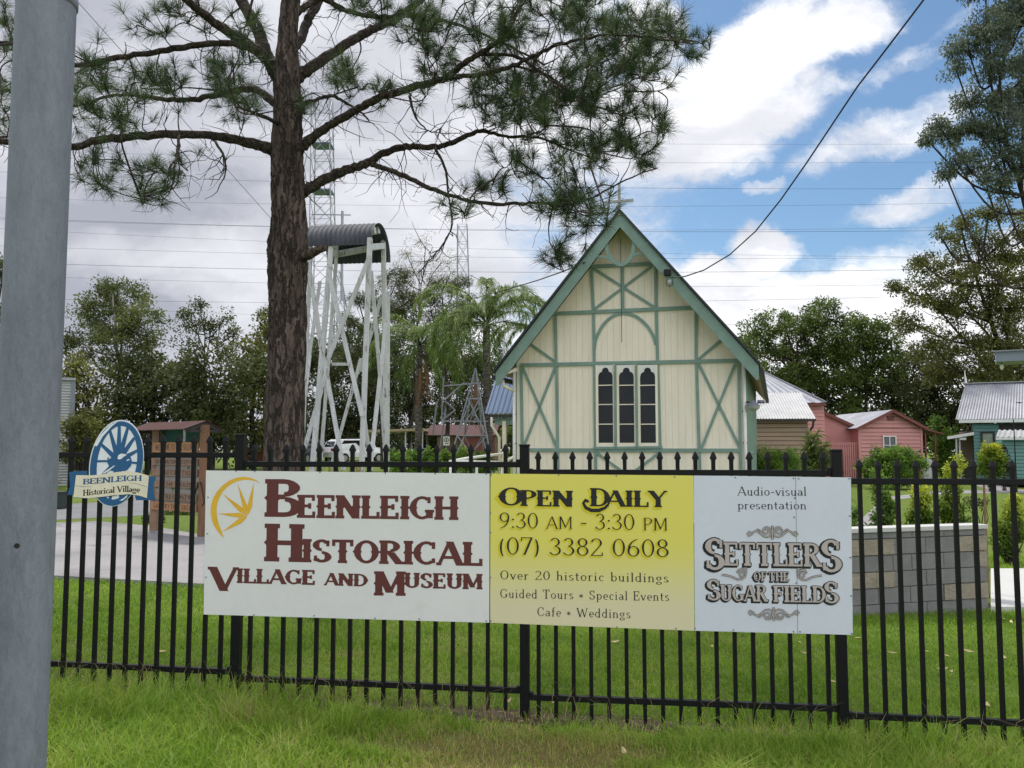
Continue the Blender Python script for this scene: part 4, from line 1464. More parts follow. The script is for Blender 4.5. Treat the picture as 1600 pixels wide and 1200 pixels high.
    # downpipes
    for px0, yy in ((1163.5, -.06), (803.5, -.06)):
        x, z = Fr.pl(px0, 640, yy)
        mb = MB(); mb.tube([(x, yy, .15), (x, yy, gtop(wr) - .12)], .036, 10)
        mb.build('downpipe', M['white'], T, smooth=True)
        for z in (1.0, 2.0, 2.7):
            mb = MB(); mb.box((x, yy + .015, z), (.1, .05, .03)); mb.build('pipe_clip', M['dark_timber'], T)
    mb = MB()
    mb.tube([(lx + .08, OV + .25, ez - .17), (lx + .10, OV + .2, ez - .30), (wl - .05, -.09, ez - .42)], .036, 10)
    mb.build('gutter_pipe', M['cream'], T, smooth=True)
    # cross
    c = [Fr.pl(968, 333, OV), Fr.pl(965, 286, OV), Fr.pl(943, 317.5, OV), Fr.pl(990, 313, OV)]
    grey_ = mat('weathered_grey_timber', (.34, .345, .335), .7, .2, 12)
    mb = MB(); mb.beam((c[0][0], OV, c[0][1] - .05), (c[0][0], OV, c[1][1]), .055, .06)
    cr = mb.build('cross', grey_, T)
    mb = MB(); mb.beam((c[2][0] + .01, OV - .03, (c[2][1] + c[3][1]) / 2), (c[3][0], OV - .03, (c[2][1] + c[3][1]) / 2), .03, .065)
    mb.build('cross_arm', grey_, cr)
    # hanging wire in the gable
    a, b = Fr.pl(969.5, 372, OV + .06), Fr.pl(971.5, 535, OV + .06)
    mb = MB(); mb.tube([(a[0], OV + .06, a[1]), (b[0], OV + .06, b[1])], .008, 5); mb.build('hanging_wire', M['cable'], T)
    # floodlight under the right barge
    a = Fr.p3(1043, 426, OV - .06)
    mb = MB(); mb.box(a, (.15, .14, .13)); fl1 = mb.build('floodlight', M['rubber'], T)
    b = Fr.p3(1046, 441, OV - .08)
    mb = MB()
    for dx in (-.07, 0, .07): mb.tube([b + Vector((dx, 0, .06)), b + Vector((dx, -.01, -.07)), b + Vector((0, -.01, -.10))], .007, 5)
    mb.build('lamp_cage', M['rubber'], fl1)
    mb = MB(); mb.lathe([(0, -.07), (.04, -.05), (.045, .05), (0, .06)], b, 12); mb.build('bulb', M['lamp_clear'], fl1, smooth=True)
    # bowl lamp on a bracket at the right corner
    c = Fr.p3(1176, 633, -.15)
    a = Fr.p3(1166, 628, -.10)
    mb = MB(); mb.tube([a, c + Vector((0, 0, .06))], .02, 8)
    lamp = mb.build('lamp_bracket', M['rubber'], T)
    mb = MB()
    mb.lathe([(0, .10), (.06, .09), (.09, .04), (.155, .0), (.165, -.02)], c, 20)
    mb.tube([c + Vector((.1, 0, .07)), c + Vector((.26, 0, .07))], .04, 8)
    mb.build('lamp_housing', M['galv'], lamp, smooth=True)
    mb = MB(); mb.lathe([(.16, -.02), (.145, -.07), (.09, -.115), (0, -.13)], c, 20); mb.build('lamp_bowl', M['lamp_clear'], lamp, smooth=True)
    # side porch with a blue roof
    ye, yr = 4.2, 5.9
    e0, r0 = Fr.p3(757.4, 646.5, ye), Fr.p3(780.5, 556.5, yr)
    r0.x = e0.x
    mb = MB()
    corr(mb, r0, (wl + .1, yr, r0.z), (wl + .1, ye, e0.z), e0, .15, .02)
    corr(mb, r0, (wl + .1, yr, r0.z), (wl + .1, 2 * yr - ye, e0.z), (e0.x, 2 * yr - ye, e0.z), .15, .02)
    mb.build('porch_roof', M['iron_blue'], T)
    mb = MB(); mb.box(((e0.x + wl) / 2 + .05, ye + .06, e0.z - .07), (wl - e0.x - .1, .06, .08)); mb.build('porch_gutter', M['roof_dark'], T)
    mb = MB(); mb.box(((e0.x + wl) / 2 + .12, ye + .20, e0.z - .22), (wl - e0.x - .25, .06, .2)); mb.build('porch_beam', M['green'], T)
    for y in (ye + .2, 2 * yr - ye - .2):
        mb = MB(); mb.box((e0.x + .55, y, (e0.z - .12) / 2), (.11, .11, e0.z - .3)); mb.build('porch_post', M['cream'], T)
    mb = MB(); mb.tube([(e0.x + .2, ye + .05, e0.z - .1), (e0.x + .2, ye + .05, e0.z - .34), (e0.x + .42, ye + .1, e0.z - .7), (e0.x + .42, ye + .1, .1)], .04, 8)
    mb.build('porch_downpipe', M['cream'], T, smooth=True)
    mb = MB(); mb.add([(e0.x + .1, ye + .1, e0.z - .05), (e0.x + .1, 2 * yr - ye - .1, e0.z - .05), (e0.x + .1, yr, r0.z - .08)], [(0, 1, 2)]); mb.build('porch_gable', M['cream'], T)
    mb = MB(); mb.box(((e0.x + wl) / 2, yr, .12), (wl - e0.x - .2, 3.2, .24)); mb.build('porch_floor', M['concrete'], T)
    mb = MB(); mb.beam((e0.x + .05, yr, r0.z - .05), (e0.x + .05, yr, r0.z + .42), .035, .035)
    pc = mb.build('cross', M['white_timber'], T)
    mb = MB(); mb.beam((e0.x - .12, yr - .02, r0.z + .24), (e0.x + .2, yr - .02, r0.z + .20), .03, .035); mb.build('cross_arm', M['white_timber'], pc)
    return Fr, OV


CH, CH_OV = make_church()


def ramp_rails():
    a = [at(703, 722, 19.5), at(760, 724, 20.5), at(804, 726, 21.5)]
    T = thing('handrail', 'white tube handrail leading up to the porch with the blue roof', 'handrail', (a[0].x, a[0].y, gz(a[0].x, a[0].y)))
    for pts in ([at(703, 721, 19.5), at(782, 722, 21.4)], [at(703, 721, 19.5), at(730, 716, 20.2), at(786, 709, 21.6)], [at(703, 727, 19.5), at(790, 727, 21.6)], [at(790, 721, 21.6), at(812, 709, 22.6)]):
        mb = MB(); mb.tube(pts, .035, 8); mb.build('rail', M['white'], T, world=True, smooth=True)
    for px, Y in ((704, 19.5), (745, 20.5), (785, 21.5)):
        p = at(px, 721, Y)
        mb = MB(); mb.tube([(p.x, p.y, gz(p.x, p.y) - .1), (p.x, p.y, p.z)], .03, 8); mb.build('post', M['white'], T, world=True, smooth=True)


ramp_rails()

# ---------------------------------------------------------------- bell tower


def bell_tower():
    yn, yf = 17.0, 18.45
    gb = gz(-3.4, 17.5)
    T = thing('bell_tower', 'tall splayed white timber bell tower under a curved corrugated iron roof', 'tower', (-3.4, 17.6, gb))

    def ext(p0, Y0, p1, Y1):
        a, b = at(*p0, Y0), at(*p1, Y1)
        t = (gb - .1 - a.z) / (b.z - a.z)
        return a, a.lerp(b, t)
    legs = {'nl': ext((518, 380), yn, (488, 735), yn - .35), 'nr': ext((578, 372), yn - .15, (565, 735), yn - .45),
            'fr': ext((599, 370), yf - .2, (603.5, 735), yf + .35), 'fl': ext((527, 384), yf, (500, 735), yf + .4)}
    legs['xl'] = ext((486, 382), yn + .2, (471, 735), yn - .1)
    for k, (a, b) in legs.items():
        w = .098 if k in ('nl', 'nr', 'fr') else .07
        mb = MB(); mb.beam(a, b, w, w, up=(0, 1, 0)); mb.build('leg', M['white_timber'], T, world=True, bevel=.01)
    on = lambda k, t: legs[k][0].lerp(legs[k][1], t)
    Z = lambda p, Y: at(*p, Y)
    br = [((578, 400), yn - .3, (513, 560), yn - .35, .11), ((516, 437), yn - .18, (566, 650), yn - .5, .11), ((562, 575), yn - .4, (470, 735), yn - .2, .0),
          ((484, 425), yn + .05, (508, 580), yn - .1, .12), ((506, 560), yn - .22, (537, 735), yn - .55, .11), ((512, 575), yn - .3, (472, 715), yn - .3, .11),
          ((580, 424), yn + .3, (594, 590), yn + .6, .10), ((597, 460), yf - .6, (563, 580), yf - .2, .10), ((564, 560), yf, (517, 730), yf + .3, .09),
          ((593, 580), yn + .9, (603, 735), yf, .09), ((603, 505), yf - .3, (578, 735), yn + .3, .11), ((570, 655), yn - .4, (580, 735), yn - .1, .08),
          ((500, 440), yf - .2, (481, 570), yn + .9, .09), ((484, 555), yn + .9, (474, 640), yn + .2, .09), ((607, 455), yf + .15, (606, 735), yf + .5, .09)]
    for a, Ya, b, Yb, w in br:
        if w == 0: continue
        mb = MB(); mb.beam(Z(a, Ya), Z(b, Yb), w * .74, .045, up=(0, 1, 0)); mb.build('brace', M['white_timber'], T, world=True)
    mb = MB(); mb.beam(Z((519, 569), yf), Z((546, 569), yf), .05, .06); mb.build('cross_rail', M['white_timber'], T, world=True)
    # head frame
    for a, b in (('nr', 'fr'), ('fl', 'fr'), ('nl', 'fl')):
        mb = MB(); mb.beam(on(a, .03), on(b, .03), .10, .12); mb.build('head_beam', M['white_timber'], T, world=True)
    for t in (.35, .65):
        p, q = on('nl', .0).lerp(on('fl', 0), t), on('nr', 0).lerp(on('fr', 0), t)
        mb = MB(); mb.beam(p + Vector((0, 0, .16)), q + Vector((.0, 0, .16)), .12, .14); mb.build('bell_beam', M['white_timber'], T, world=True)
    mb = MB(); mb.beam(Z((540, 366), yf - .2), Z((519, 386), yn + .2), .06, .08); mb.build('strut', M['white_timber'], T, world=True)
    # barrel roof
    A0, A1 = at(473, 383, yn), at(581, 383, yn - .2)
    B1 = at(610, 409, yf)
    B0 = B1 + (A0 - A1)
    zc = (A1.z + B1.z) / 2
    topz = at(592, 352, (yn + yf) / 2 - .1).z
    ax = (A1 - A0); ax.z = 0
    Ln = ax.length
    ax.normalize()
    sd_ = (B1 - A1); sd_.z = 0
    wd = sd_.length
    o = Vector((A0.x, A0.y, zc))
    rows, N = [], 14
    nu = int(Ln / .1 * 6)
    mb = MB()
    vs = []
    h = topz - zc
    for i in range(nu + 1):
        u = i / nu * Ln
        w = .018 * math.sin(2 * math.pi * u / .1)
        for j in range(N + 1):
            q = math.pi * j / N
            k = (1 + w / (wd / 2))
            c = o + ax * u + sd_ * (.5 - .5 * math.cos(q) * k) + Vector((0, 0, h * math.sin(q) * k))
            vs.append(c)
    fs = [(i * (N + 1) + j, (i + 1) * (N + 1) + j, (i + 1) * (N + 1) + j + 1, i * (N + 1) + j + 1) for i in range(nu) for j in range(N)]
    mb.add(vs, fs)
    mb.build('barrel_roof', M['iron_old'], T, world=True, smooth=True)


bell_tower()

# ---------------------------------------------------------------- welcome board with its little roof


class Plane3:
    def __init__(s, A, B):
        s.o = Vector((A.x, A.y, 0))
        d = Vector((B.x - A.x, B.y - A.y, 0))
        s.L = d.length
        s.x = d.normalized()
        s.y = Vector((-s.x.y, s.x.x, 0))

    def __call__(s, px, py):
        p = onp(px, py, s.o - s.y * .03, s.y) - s.o
        return p.dot(s.x), p.z

    def to_world(s, a, y, z): return s.o + s.x * a + s.y * y + Vector((0, 0, z))


def welcome_board():
    A, B = gnd(236, 827, .05), gnd(311, 838, .05)
    pn = Plane3(A, B)
    T = thing('welcome_board', 'timber welcome board of carved planks between posts under a small red roof', 'notice board', A)
    for i, (a, m) in enumerate(((0, M['plank_old']), (pn.L, M['tan_timber']))):
        z1 = pn(236 if i == 0 else 311, 668)[1]
        mb = MB(); c = pn.to_world(a, .06, 0); z0 = gz(c.x, c.y)
        mb.beam(pn.to_world(a, .06, z0), pn.to_world(a, .06, z1 + .05), .13, .13, up=(0, 1, 0))
        mb.build('post', m, T, world=True)
    rows = [(691, 706.5, 'WELCOME TO OUR VILLAGE', 'plank'), (716.5, 727, 'INFORMATION RECEPTION', 'plank_old'), (733, 744, 'RECEPTION', 'plank_old'), (752, 762, 'THE HOUSE', 'plank_old'),
            (771, 782, 'FREE ENTRY', 'plank_old'), (786, 798.5, 'GALLERY FREE ENTRY', 'plank')]
    for y0, y1, s, mm in rows:
        zt, zb = pn(275, y0)[1], pn(275, y1)[1]
        mb = MB()
        mb.beam(pn.to_world(.02, -.012, (zt + zb) / 2), pn.to_world(pn.L - .08, -.012, (zt + zb) / 2), .03, zt - zb)
        pk = mb.build('plank', M[mm], T, world=True)
        mb = MB()
        t0 = .06 if len(s) > 12 else .25
        h = (zt - zb) * .62
        def line(u): return pn.to_world(u, 0, 0)
        # set the words straight in the plank's own plane
        x = 0
        tot = sum(glyph(c, 'plain')[1] for c in s)
        sc = (pn.L * (1 - t0) - .12) / tot
        u0 = pn.L * t0
        for ch in s:
            polys, w = glyph(ch, 'plain')
            for k, poly in enumerate(polys):
                mb.add([pn.to_world(u0 + (x + q[0]) * sc, -.0285 - .0002 * k, zb + (zt - zb) * .19 + q[1] * h) for q in poly], [tuple(range(len(poly)))])
            x += w
        mb.build('lettering', M['ink'], pk, world=True)
    # pale panel with painted green sprigs behind the planks
    zt, zb = pn(275, 704)[1], pn(275, 799)[1]
    mb = MB(); mb.beam(pn.to_world(.07, .03, (zt + zb) / 2), pn.to_world(pn.L - .07, .03, (zt + zb) / 2), .018, zt - zb)
    mb.build('back_panel', mat('faded_painted_panel', (.30, .275, .25), .7, .12, 3, patch=((.06, .13, .035), 7.0, .57, .05)), T, world=True)
    # back sheet, roof
    zt, zb = pn(275, 671)[1], pn(275, 691)[1]
    mb = MB(); mb.beam(pn.to_world(.05, .16, (zt + zb) / 2), pn.to_world(pn.L - .05, .16, (zt + zb) / 2), .02, zt - zb + .1); mb.build('back_sheet', M['shade_green'], T, world=True)
    ze, zr = pn(275, 671)[1] - .01, pn(275, 659.5)[1] + .01
    a0, a1 = -.36, pn.L + .04
    W = pn.to_world
    mb = MB()
    corr(mb, W(a0, .08, zr), W(a1, .08, zr), W(a1, -.34, ze), W(a0, -.34, ze), .076, .008)
    corr(mb, W(a0, .08, zr), W(a1, .08, zr), W(a1, .42, ze), W(a0, .42, ze), .076, .008)
    mb.build('roof', M['roof_red'], T, world=True)
    for a in (a0 + .06, a1 - .06):
        for y in (-.32, .40):
            mb = MB(); mb.beam(W(a, .08, zr - .04), W(a, y, ze - .02), .04, .08); mb.build('rafter', M['dark_timber'], T, world=True)
        mb = MB(); mb.beam(W(a, -.30, ze - .03), W(a, .38, ze - .03), .04, .05); mb.build('tie', M['dark_timber'], T, world=True)
    mb = MB(); mb.beam(W(pn.L * .62, .03, zb - .02), W(pn.L * .9, -.25, ze), .04, .03); mb.build('strut', M['white_timber'], T, world=True)
    # curled iron brackets beside the right post
    for sx in (-1, 1):
        mb = MB(); z = pn(311, 775)[1]
        mb.tube([W(pn.L + sx * (.02 + .14 * math.sin(k * .35)), -.02, z + .2 - k * .06 + .05 * math.cos(k * .9)) for k in range(8)], .012, 5); mb.build('scroll_bracket', M['rubber'], T, world=True)


welcome_board()

# ---------------------------------------------------------------- block retaining wall


def block_wall():
    A, B = at(1290, 828, 9.85), at(1547, 820, 10.55)
    pn = Plane3(A, B)
    Z = lambda x, y: pn(1300 + x / 4, 680 + y / 4)
    base = Vector((B.x, B.y, gz(B.x, B.y) - .05))
    T = thing('retaining_wall', 'low grey concrete block wall with scattered tan split blocks and a white cap', 'wall', base)
    rows = [(602, 640, [(-60, 130, 0), (130, 320, 0), (320, 520, 0), (520, 720, 0), (720, 912, 0), (912, 988, 0)]),
            (644, 741, [(-160, 30, 0), (30, 110, 0), (110, 202, 1), (202, 312, 1), (312, 404, 1), (404, 606, 0), (606, 812, 0), (812, 904, 1), (904, 990, 1)]),
            (745, 845, [(-160, 20, 0), (20, 205, 0), (205, 402, 0), (402, 520, 0), (520, 720, 0), (720, 914, 0), (914, 993, 1)]),
            (848, 944, [(-160, 20, 0), (20, 110, 0), (110, 200, 1), (200, 294, 1), (294, 408, 1), (408, 612, 0), (612, 815, 0), (815, 917, 0), (917, 996, 0)]),
            (948, 1047, [(-160, 100, 0), (100, 310, 0), (310, 512, 0), (512, 720, 0), (720, 922, 1), (922, 999, 1)]),
            (1050, 1150, [(-160, 30, 0), (30, 230, 0), (230, 437, 0), (437, 617, 0), (617, 826, 0), (826, 1001, 0)])]
    endx = Z(993, 850)[0]
    z0 = min(Z(500, 1150)[1], Z(990, 1150)[1]) - .1
    mb = MB()
    zt = Z(550, 600)[1]
    mb.beam(pn.to_world(-.3, .125, (z0 + zt) / 2 - .02), pn.to_world(endx - .015, .125, (z0 + zt) / 2 - .02), .17, zt - z0 - .03)
    mb.build('mortar_core', M['mortar'], T, world=True)
    rng = random.Random(4)
    mbs = [MB(), MB()]
    for (ya, yb, cells) in rows:
        za, zb = Z(550, ya)[1], Z(550, yb)[1]
        for (xa, xb, k) in cells:
            a, b = Z(xa, (ya + yb) / 2)[0], Z(xb, (ya + yb) / 2)[0]
            b = min(b, endx)
            pr = rng.uniform(-.002, .002) - (.012 if k else 0)
            mbs[k].beam(pn.to_world(a + .003, .12 + pr, (za + zb) / 2), pn.to_world(b - .003, .12 + pr, (za + zb) / 2), .20, za - zb - .004)
    mbs[0].build('grey_blocks', M['block'], T, world=True, bevel=.004)
    o = mbs[1].build('tan_blocks', M['block_tan'], T, world=True)
    zc, ze = Z(550, 573)[1], Z(550, 586)[1]
    mb = MB(); mb.beam(pn.to_world(-.3, .12, (Z(550, 601)[1] + zc) / 2), pn.to_world(endx + .015, .12, (Z(550, 601)[1] + zc) / 2), .25, zc - Z(550, 601)[1])
    mb.build('cap', M['concrete_white'], T, world=True, bevel=.006)


block_wall()


def stake(name, label, cat, px, y0, y1, Y, r, m):
    a = at(px, y1, Y)
    T = MB()
    top = at(px, y0, Y)
    z0 = gz(a.x, a.y) - .1
    T.box((a.x, a.y, (z0 + top.z) / 2), (r, r, top.z - z0))
    return tag(T.build(name, m, origin=(a.x, a.y, gz(a.x, a.y))), label, cat)


stake('garden_stake', 'thin brown garden stake standing behind the right end of the block wall', 'stake', 1540, 752, 820, 11.6, .022, M['tan_timber'])

# ---------------------------------------------------------------- houses on the right


def brown_shed():
    Fr = Frame(1222, 34, -6)
    T = thing('timber_shed', 'brown weatherboard shed with a pale corrugated roof behind the church', 'shed', Fr.o, Fr.rz)
    l, r = Fr.pl(1120, 680)[0], Fr.pl(1263, 680)[0]
    zt = Fr.pl(1222, 657)[1]
    mb = MB(); clap(mb, .2, zt, cst(l), cst(r), 0, .17); mb.build('wall', M['brown'], T)
    mb = MB(); mb.box(((l + r) / 2, 2.05, zt / 2), (r - l - .04, 3.96, zt)); mb.build('core', M['dark_timber'], T)
    mb = MB()
    for k in range(14): mb.box((r + .012, 2.0, .25 + k * .17), (.024, 4.0, .15))
    mb.build('side_wall', M['brown'], T)
    e0, e1 = Fr.p3(1274.5, 654, -.3), Fr.p3(1267.5, 613, 2.2)
    lx = Fr.pl(1120, 654, -.3)[0]
    e1.x = e0.x
    mb = MB()
    corr(mb, (lx, 2.2, e1.z), (e0.x, 2.2, e1.z), (e0.x, -.3, e0.z), (lx, -.3, e0.z), .11, .016)
    corr(mb, (lx, 2.2, e1.z), (e0.x, 2.2, e1.z), (e0.x, 4.7, e0.z), (lx, 4.7, e0.z), .11, .016)
    mb.build('roof', M['iron_white'], T)
    mb = MB(); mb.box(((lx + e0.x) / 2, -.30, e0.z - .06), (e0.x - lx, .09, .09)); mb.build('gutter', M['dark_timber'], T)
    mb = MB(); mb.tube([(e0.x - .08, -.28, e0.z - .1), (e0.x - .1, -.25, e0.z - .3), (r - .03, -.06, e0.z - .6), (r - .03, -.06, .1)], .045, 8); mb.build('downpipe', M['dark_timber'], T)
    mb = MB(); mb.add([(r, 0, zt), (r, 4, zt), (r, 2.2, e1.z - .05)], [(0, 1, 2)]); mb.build('gable', M['brown'], T)


def pink_house():
    Fr = Frame(1275, 44, -8)
    T = thing('pink_house', 'pink weatherboard house with a grey hipped roof rising behind the brown shed', 'house', Fr.o, Fr.rz)
    l, r = Fr.pl(1180, 650)[0], Fr.pl(1288, 650)[0]
    zt = Fr.pl(1280, 634)[1]
    mb = MB(); clap(mb, .2, zt, cst(l), cst(r), 0, .19); mb.build('wall', M['pink'], T)
    mb = MB(); mb.box(((l + r) / 2, 3.15, zt / 2), (r - l - .02, 6.1, zt - .02)); mb.build('core', M['pink'], T)
    pk = Fr.p3(1194, 582, 3.0)
    e = Fr.p3(1291, 629, -.3)
    l2 = 2 * pk.x - e.x - 3
    mb = MB()
    pk2 = Vector((pk.x - 2.0, 3.0, pk.z))
    def tri(a, b, apex_a, apex_b): corr(mb, apex_a, apex_b, b, a, .11, .0)
    corr(mb, pk2, pk, (e.x, -.3, e.z), (l2, -.3, e.z), .12, .015)
    corr(mb, pk2, pk, (e.x, 6.3, e.z), (l2, 6.3, e.z), .12, .015)
    corr(mb, pk, pk + Vector((0, .02, 0)), (e.x, 6.3, e.z), (e.x, -.3, e.z), .01, .0, seg=1)
    mb.build('roof', M['iron_grey'], T)
    mb = MB(); mb.beam((pk.x, 3.0, pk.z + .03), (e.x, -.3, e.z + .03), .1, .05); mb.build('hip_cap', M['iron_grey'], T)
    mb = MB(); mb.box(((l2 + e.x) / 2, -.28, e.z - .10), (e.x - l2, .08, .12)); mb.build('gutter', M['pink_dark'], T)


def pink_wing():
    Fr = Frame(1314, 46, -8)
    T = thing('pink_annexe', 'pink lean-to annexe with a sloping roof edge between the pink house and pink cottage', 'annexe', Fr.o, Fr.rz)
    a, b = Fr.pl(1286.5, 645), Fr.pl(1341, 670)
    mb = MB(); mb.prism([(a[0], .6), (b[0], .6), (b[0], b[1]), (a[0], a[1])], lambda u, v, w: Vector((u, w, v)), 3.0, 0); mb.build('wall', M['pink'], T)
    mb = MB(); mb.add([(a[0], -.2, a[1] + .06), (b[0] + .1, -.2, b[1] + .02), (b[0] + .1, 3.2, b[1] + .02), (a[0], 3.2, a[1] + .06)], [(0, 1, 2, 3)]); mb.build('roof', M['iron_grey'], T)
    mb = MB(); mb.beam((a[0], -.2, a[1] + .0), (b[0] + .1, -.2, b[1] - .04), .05, .16); mb.build('barge_board', M['pink_dark'], T)
    # picket screen in front
    Fr2 = Frame(1314, 45.2, -8)
    T2 = thing('picket_screen', 'pink picket screen with dark gaps below the pink annexe', 'fence', Fr2.o, Fr2.rz)
    l, r = Fr2.pl(1287, 720)[0], Fr2.pl(1341, 720)[0]
    zt = Fr2.pl(1314, 691)[1]
    n = 16
    for i in range(n):
        x = l + (r - l) * (i + .5) / n
        mb = MB(); mb.box((x, 0, zt / 2), (.065, .025, zt)); mb.build('picket', M['pink'], T2)
    for z in (.4, zt - .2):
        mb = MB(); mb.box(((l + r) / 2, .04, z), (r - l, .05, .08)); mb.build('rail', M['pink_dark'], T2)
    # gate panel inside it
    mb = MB(); x0, x1 = Fr2.pl(1304, 720)[0], Fr2.pl(1316, 720)[0]
    mb.box(((x0 + x1) / 2, -.06, Fr2.pl(1310, 704)[1] / 2 + .1), (x1 - x0, .04, Fr2.pl(1310, 702)[1] - .2)); mb.build('gate', M['dark_timber'], T2)


def pink_cottage():
    Fr = Frame(1392, 45, 3)
    T = thing('pink_cottage', 'small pink weatherboard cottage with one window in its gable front', 'cottage', Fr.o, Fr.rz)
    l, r = Fr.pl(1343, 700)[0], Fr.pl(1440, 700)[0]
    ap = Fr.pl(1391, 643)
    ze = Fr.pl(1392, 668)[1]
    sl = (ap[1] - ze) / (ap[0] - l)
    mb = MB()
    clap(mb, .25, ze, cst(l), cst(r), 0, .20, .03)
    clap(mb, ze, ap[1] - .05, lambda z: l + (z - ze) / sl, lambda z: r - (z - ze) * (r - ap[0]) / (ap[1] - ze), 0, .20, .03)
    mb.build('front_wall', M['pink'], T)
    for x in (l, r):
        mb = MB(); mb.box((x, -.0, ze / 2 + .05), (.11, .08, ze)); mb.build('corner_board', M['pink'], T)
    mb = MB(); mb.prism([(l + .03, .2), (r - .03, .2), (r - .03, ze - .02), (ap[0], ap[1] - .06), (l + .03, ze - .02)], lambda u, v, w: Vector((u, w, v)), 6, .07); mb.build('body', M['pink'], T)
    mb = MB()
    for s, x in ((-1, l), (1, r)):
        e = Vector((x + s * .25, -.3, ze - .25 * sl))
        corr(mb, (ap[0], -.3, ap[1] + .08), (ap[0], 6.3, ap[1] + .08), (e.x, 6.3, e.z + .08), (e.x, -.3, e.z + .08), .11, .014)
        b = MB(); b.beam((ap[0], -.31, ap[1] + .02), (e.x, -.31, e.z + .02), .05, .15); b.build('barge_board', M['pink_dark'], T)
    mb.build('roof', M['iron_grey'], T)
    mb = MB(); mb.box((ap[0], -.05, ap[1] - .35), (.35, .06, .22)); mb.build('gable_vent', M['pink_dark'], T)
    x0, z1 = Fr.pl(1381, 682.5, -.06); x1, z0 = Fr.pl(1399.5, 701, -.06)
    mb = MB(); f = .05
    for (a, b, c, d) in ((x0 - f, x0, z0 - f, z1 + f), (x1, x1 + f, z0 - f, z1 + f), (x0, x1, z1, z1 + f), (x0, x1, z0 - f, z0), ((x0 + x1) / 2 - .02, (x0 + x1) / 2 + .02, z0, z1), (x0, x1, z0 + .16, z0 + .19)):
        mb.box(((a + b) / 2, -.05, (c + d) / 2), (b - a, .06, d - c))
    w = mb.build('window', M['white'], T)
    mb = MB(); mb.box(((x0 + x1) / 2, -.034, (z0 + z1) / 2), (x1 - x0, .006, z1 - z0)); mb.build('pane', M['curtain'], w)
    # verandah on its right side
    a, b = Fr.p3(1441, 669, .0), Fr.p3(1474, 677, .0)
    mb = MB()
    mb.add([(a.x, -.1, a.z), (b.x, -.1, b.z), (b.x, 5, b.z), (a.x, 5, a.z), (a.x, -.1, a.z - .07), (b.x, -.1, b.z - .07), (b.x, 5, b.z - .07), (a.x, 5, a.z - .07)], [(0, 1, 2, 3), (7, 6, 5, 4), (0, 4, 5, 1), (1, 5, 6, 2)])
    mb.build('verandah_roof', M['pink_dark'], T)
    for px in (1447.5, 1462.5):
        x = Fr.pl(px, 710)[0]
        for y in (.05, 3.0):
            mb = MB(); mb.box((x, y, b.z / 2), (.07, .07, b.z)); mb.build('verandah_post', M['pink_dark'], T)
    x0, x1 = Fr.pl(1441, 720)[0], Fr.pl(1461, 720)[0]
    mb = MB(); mb.prism([(x0, .1), (x1, .1), (x1, Fr.pl(1461, 722)[1]), (x1 - .3, Fr.pl(1461, 717)[1]), (x0, Fr.pl(1441, 714)[1])], lambda u, v, w: Vector((u, w, v)), .1, 0); mb.build('verandah_screen', M['white_timber'], T)


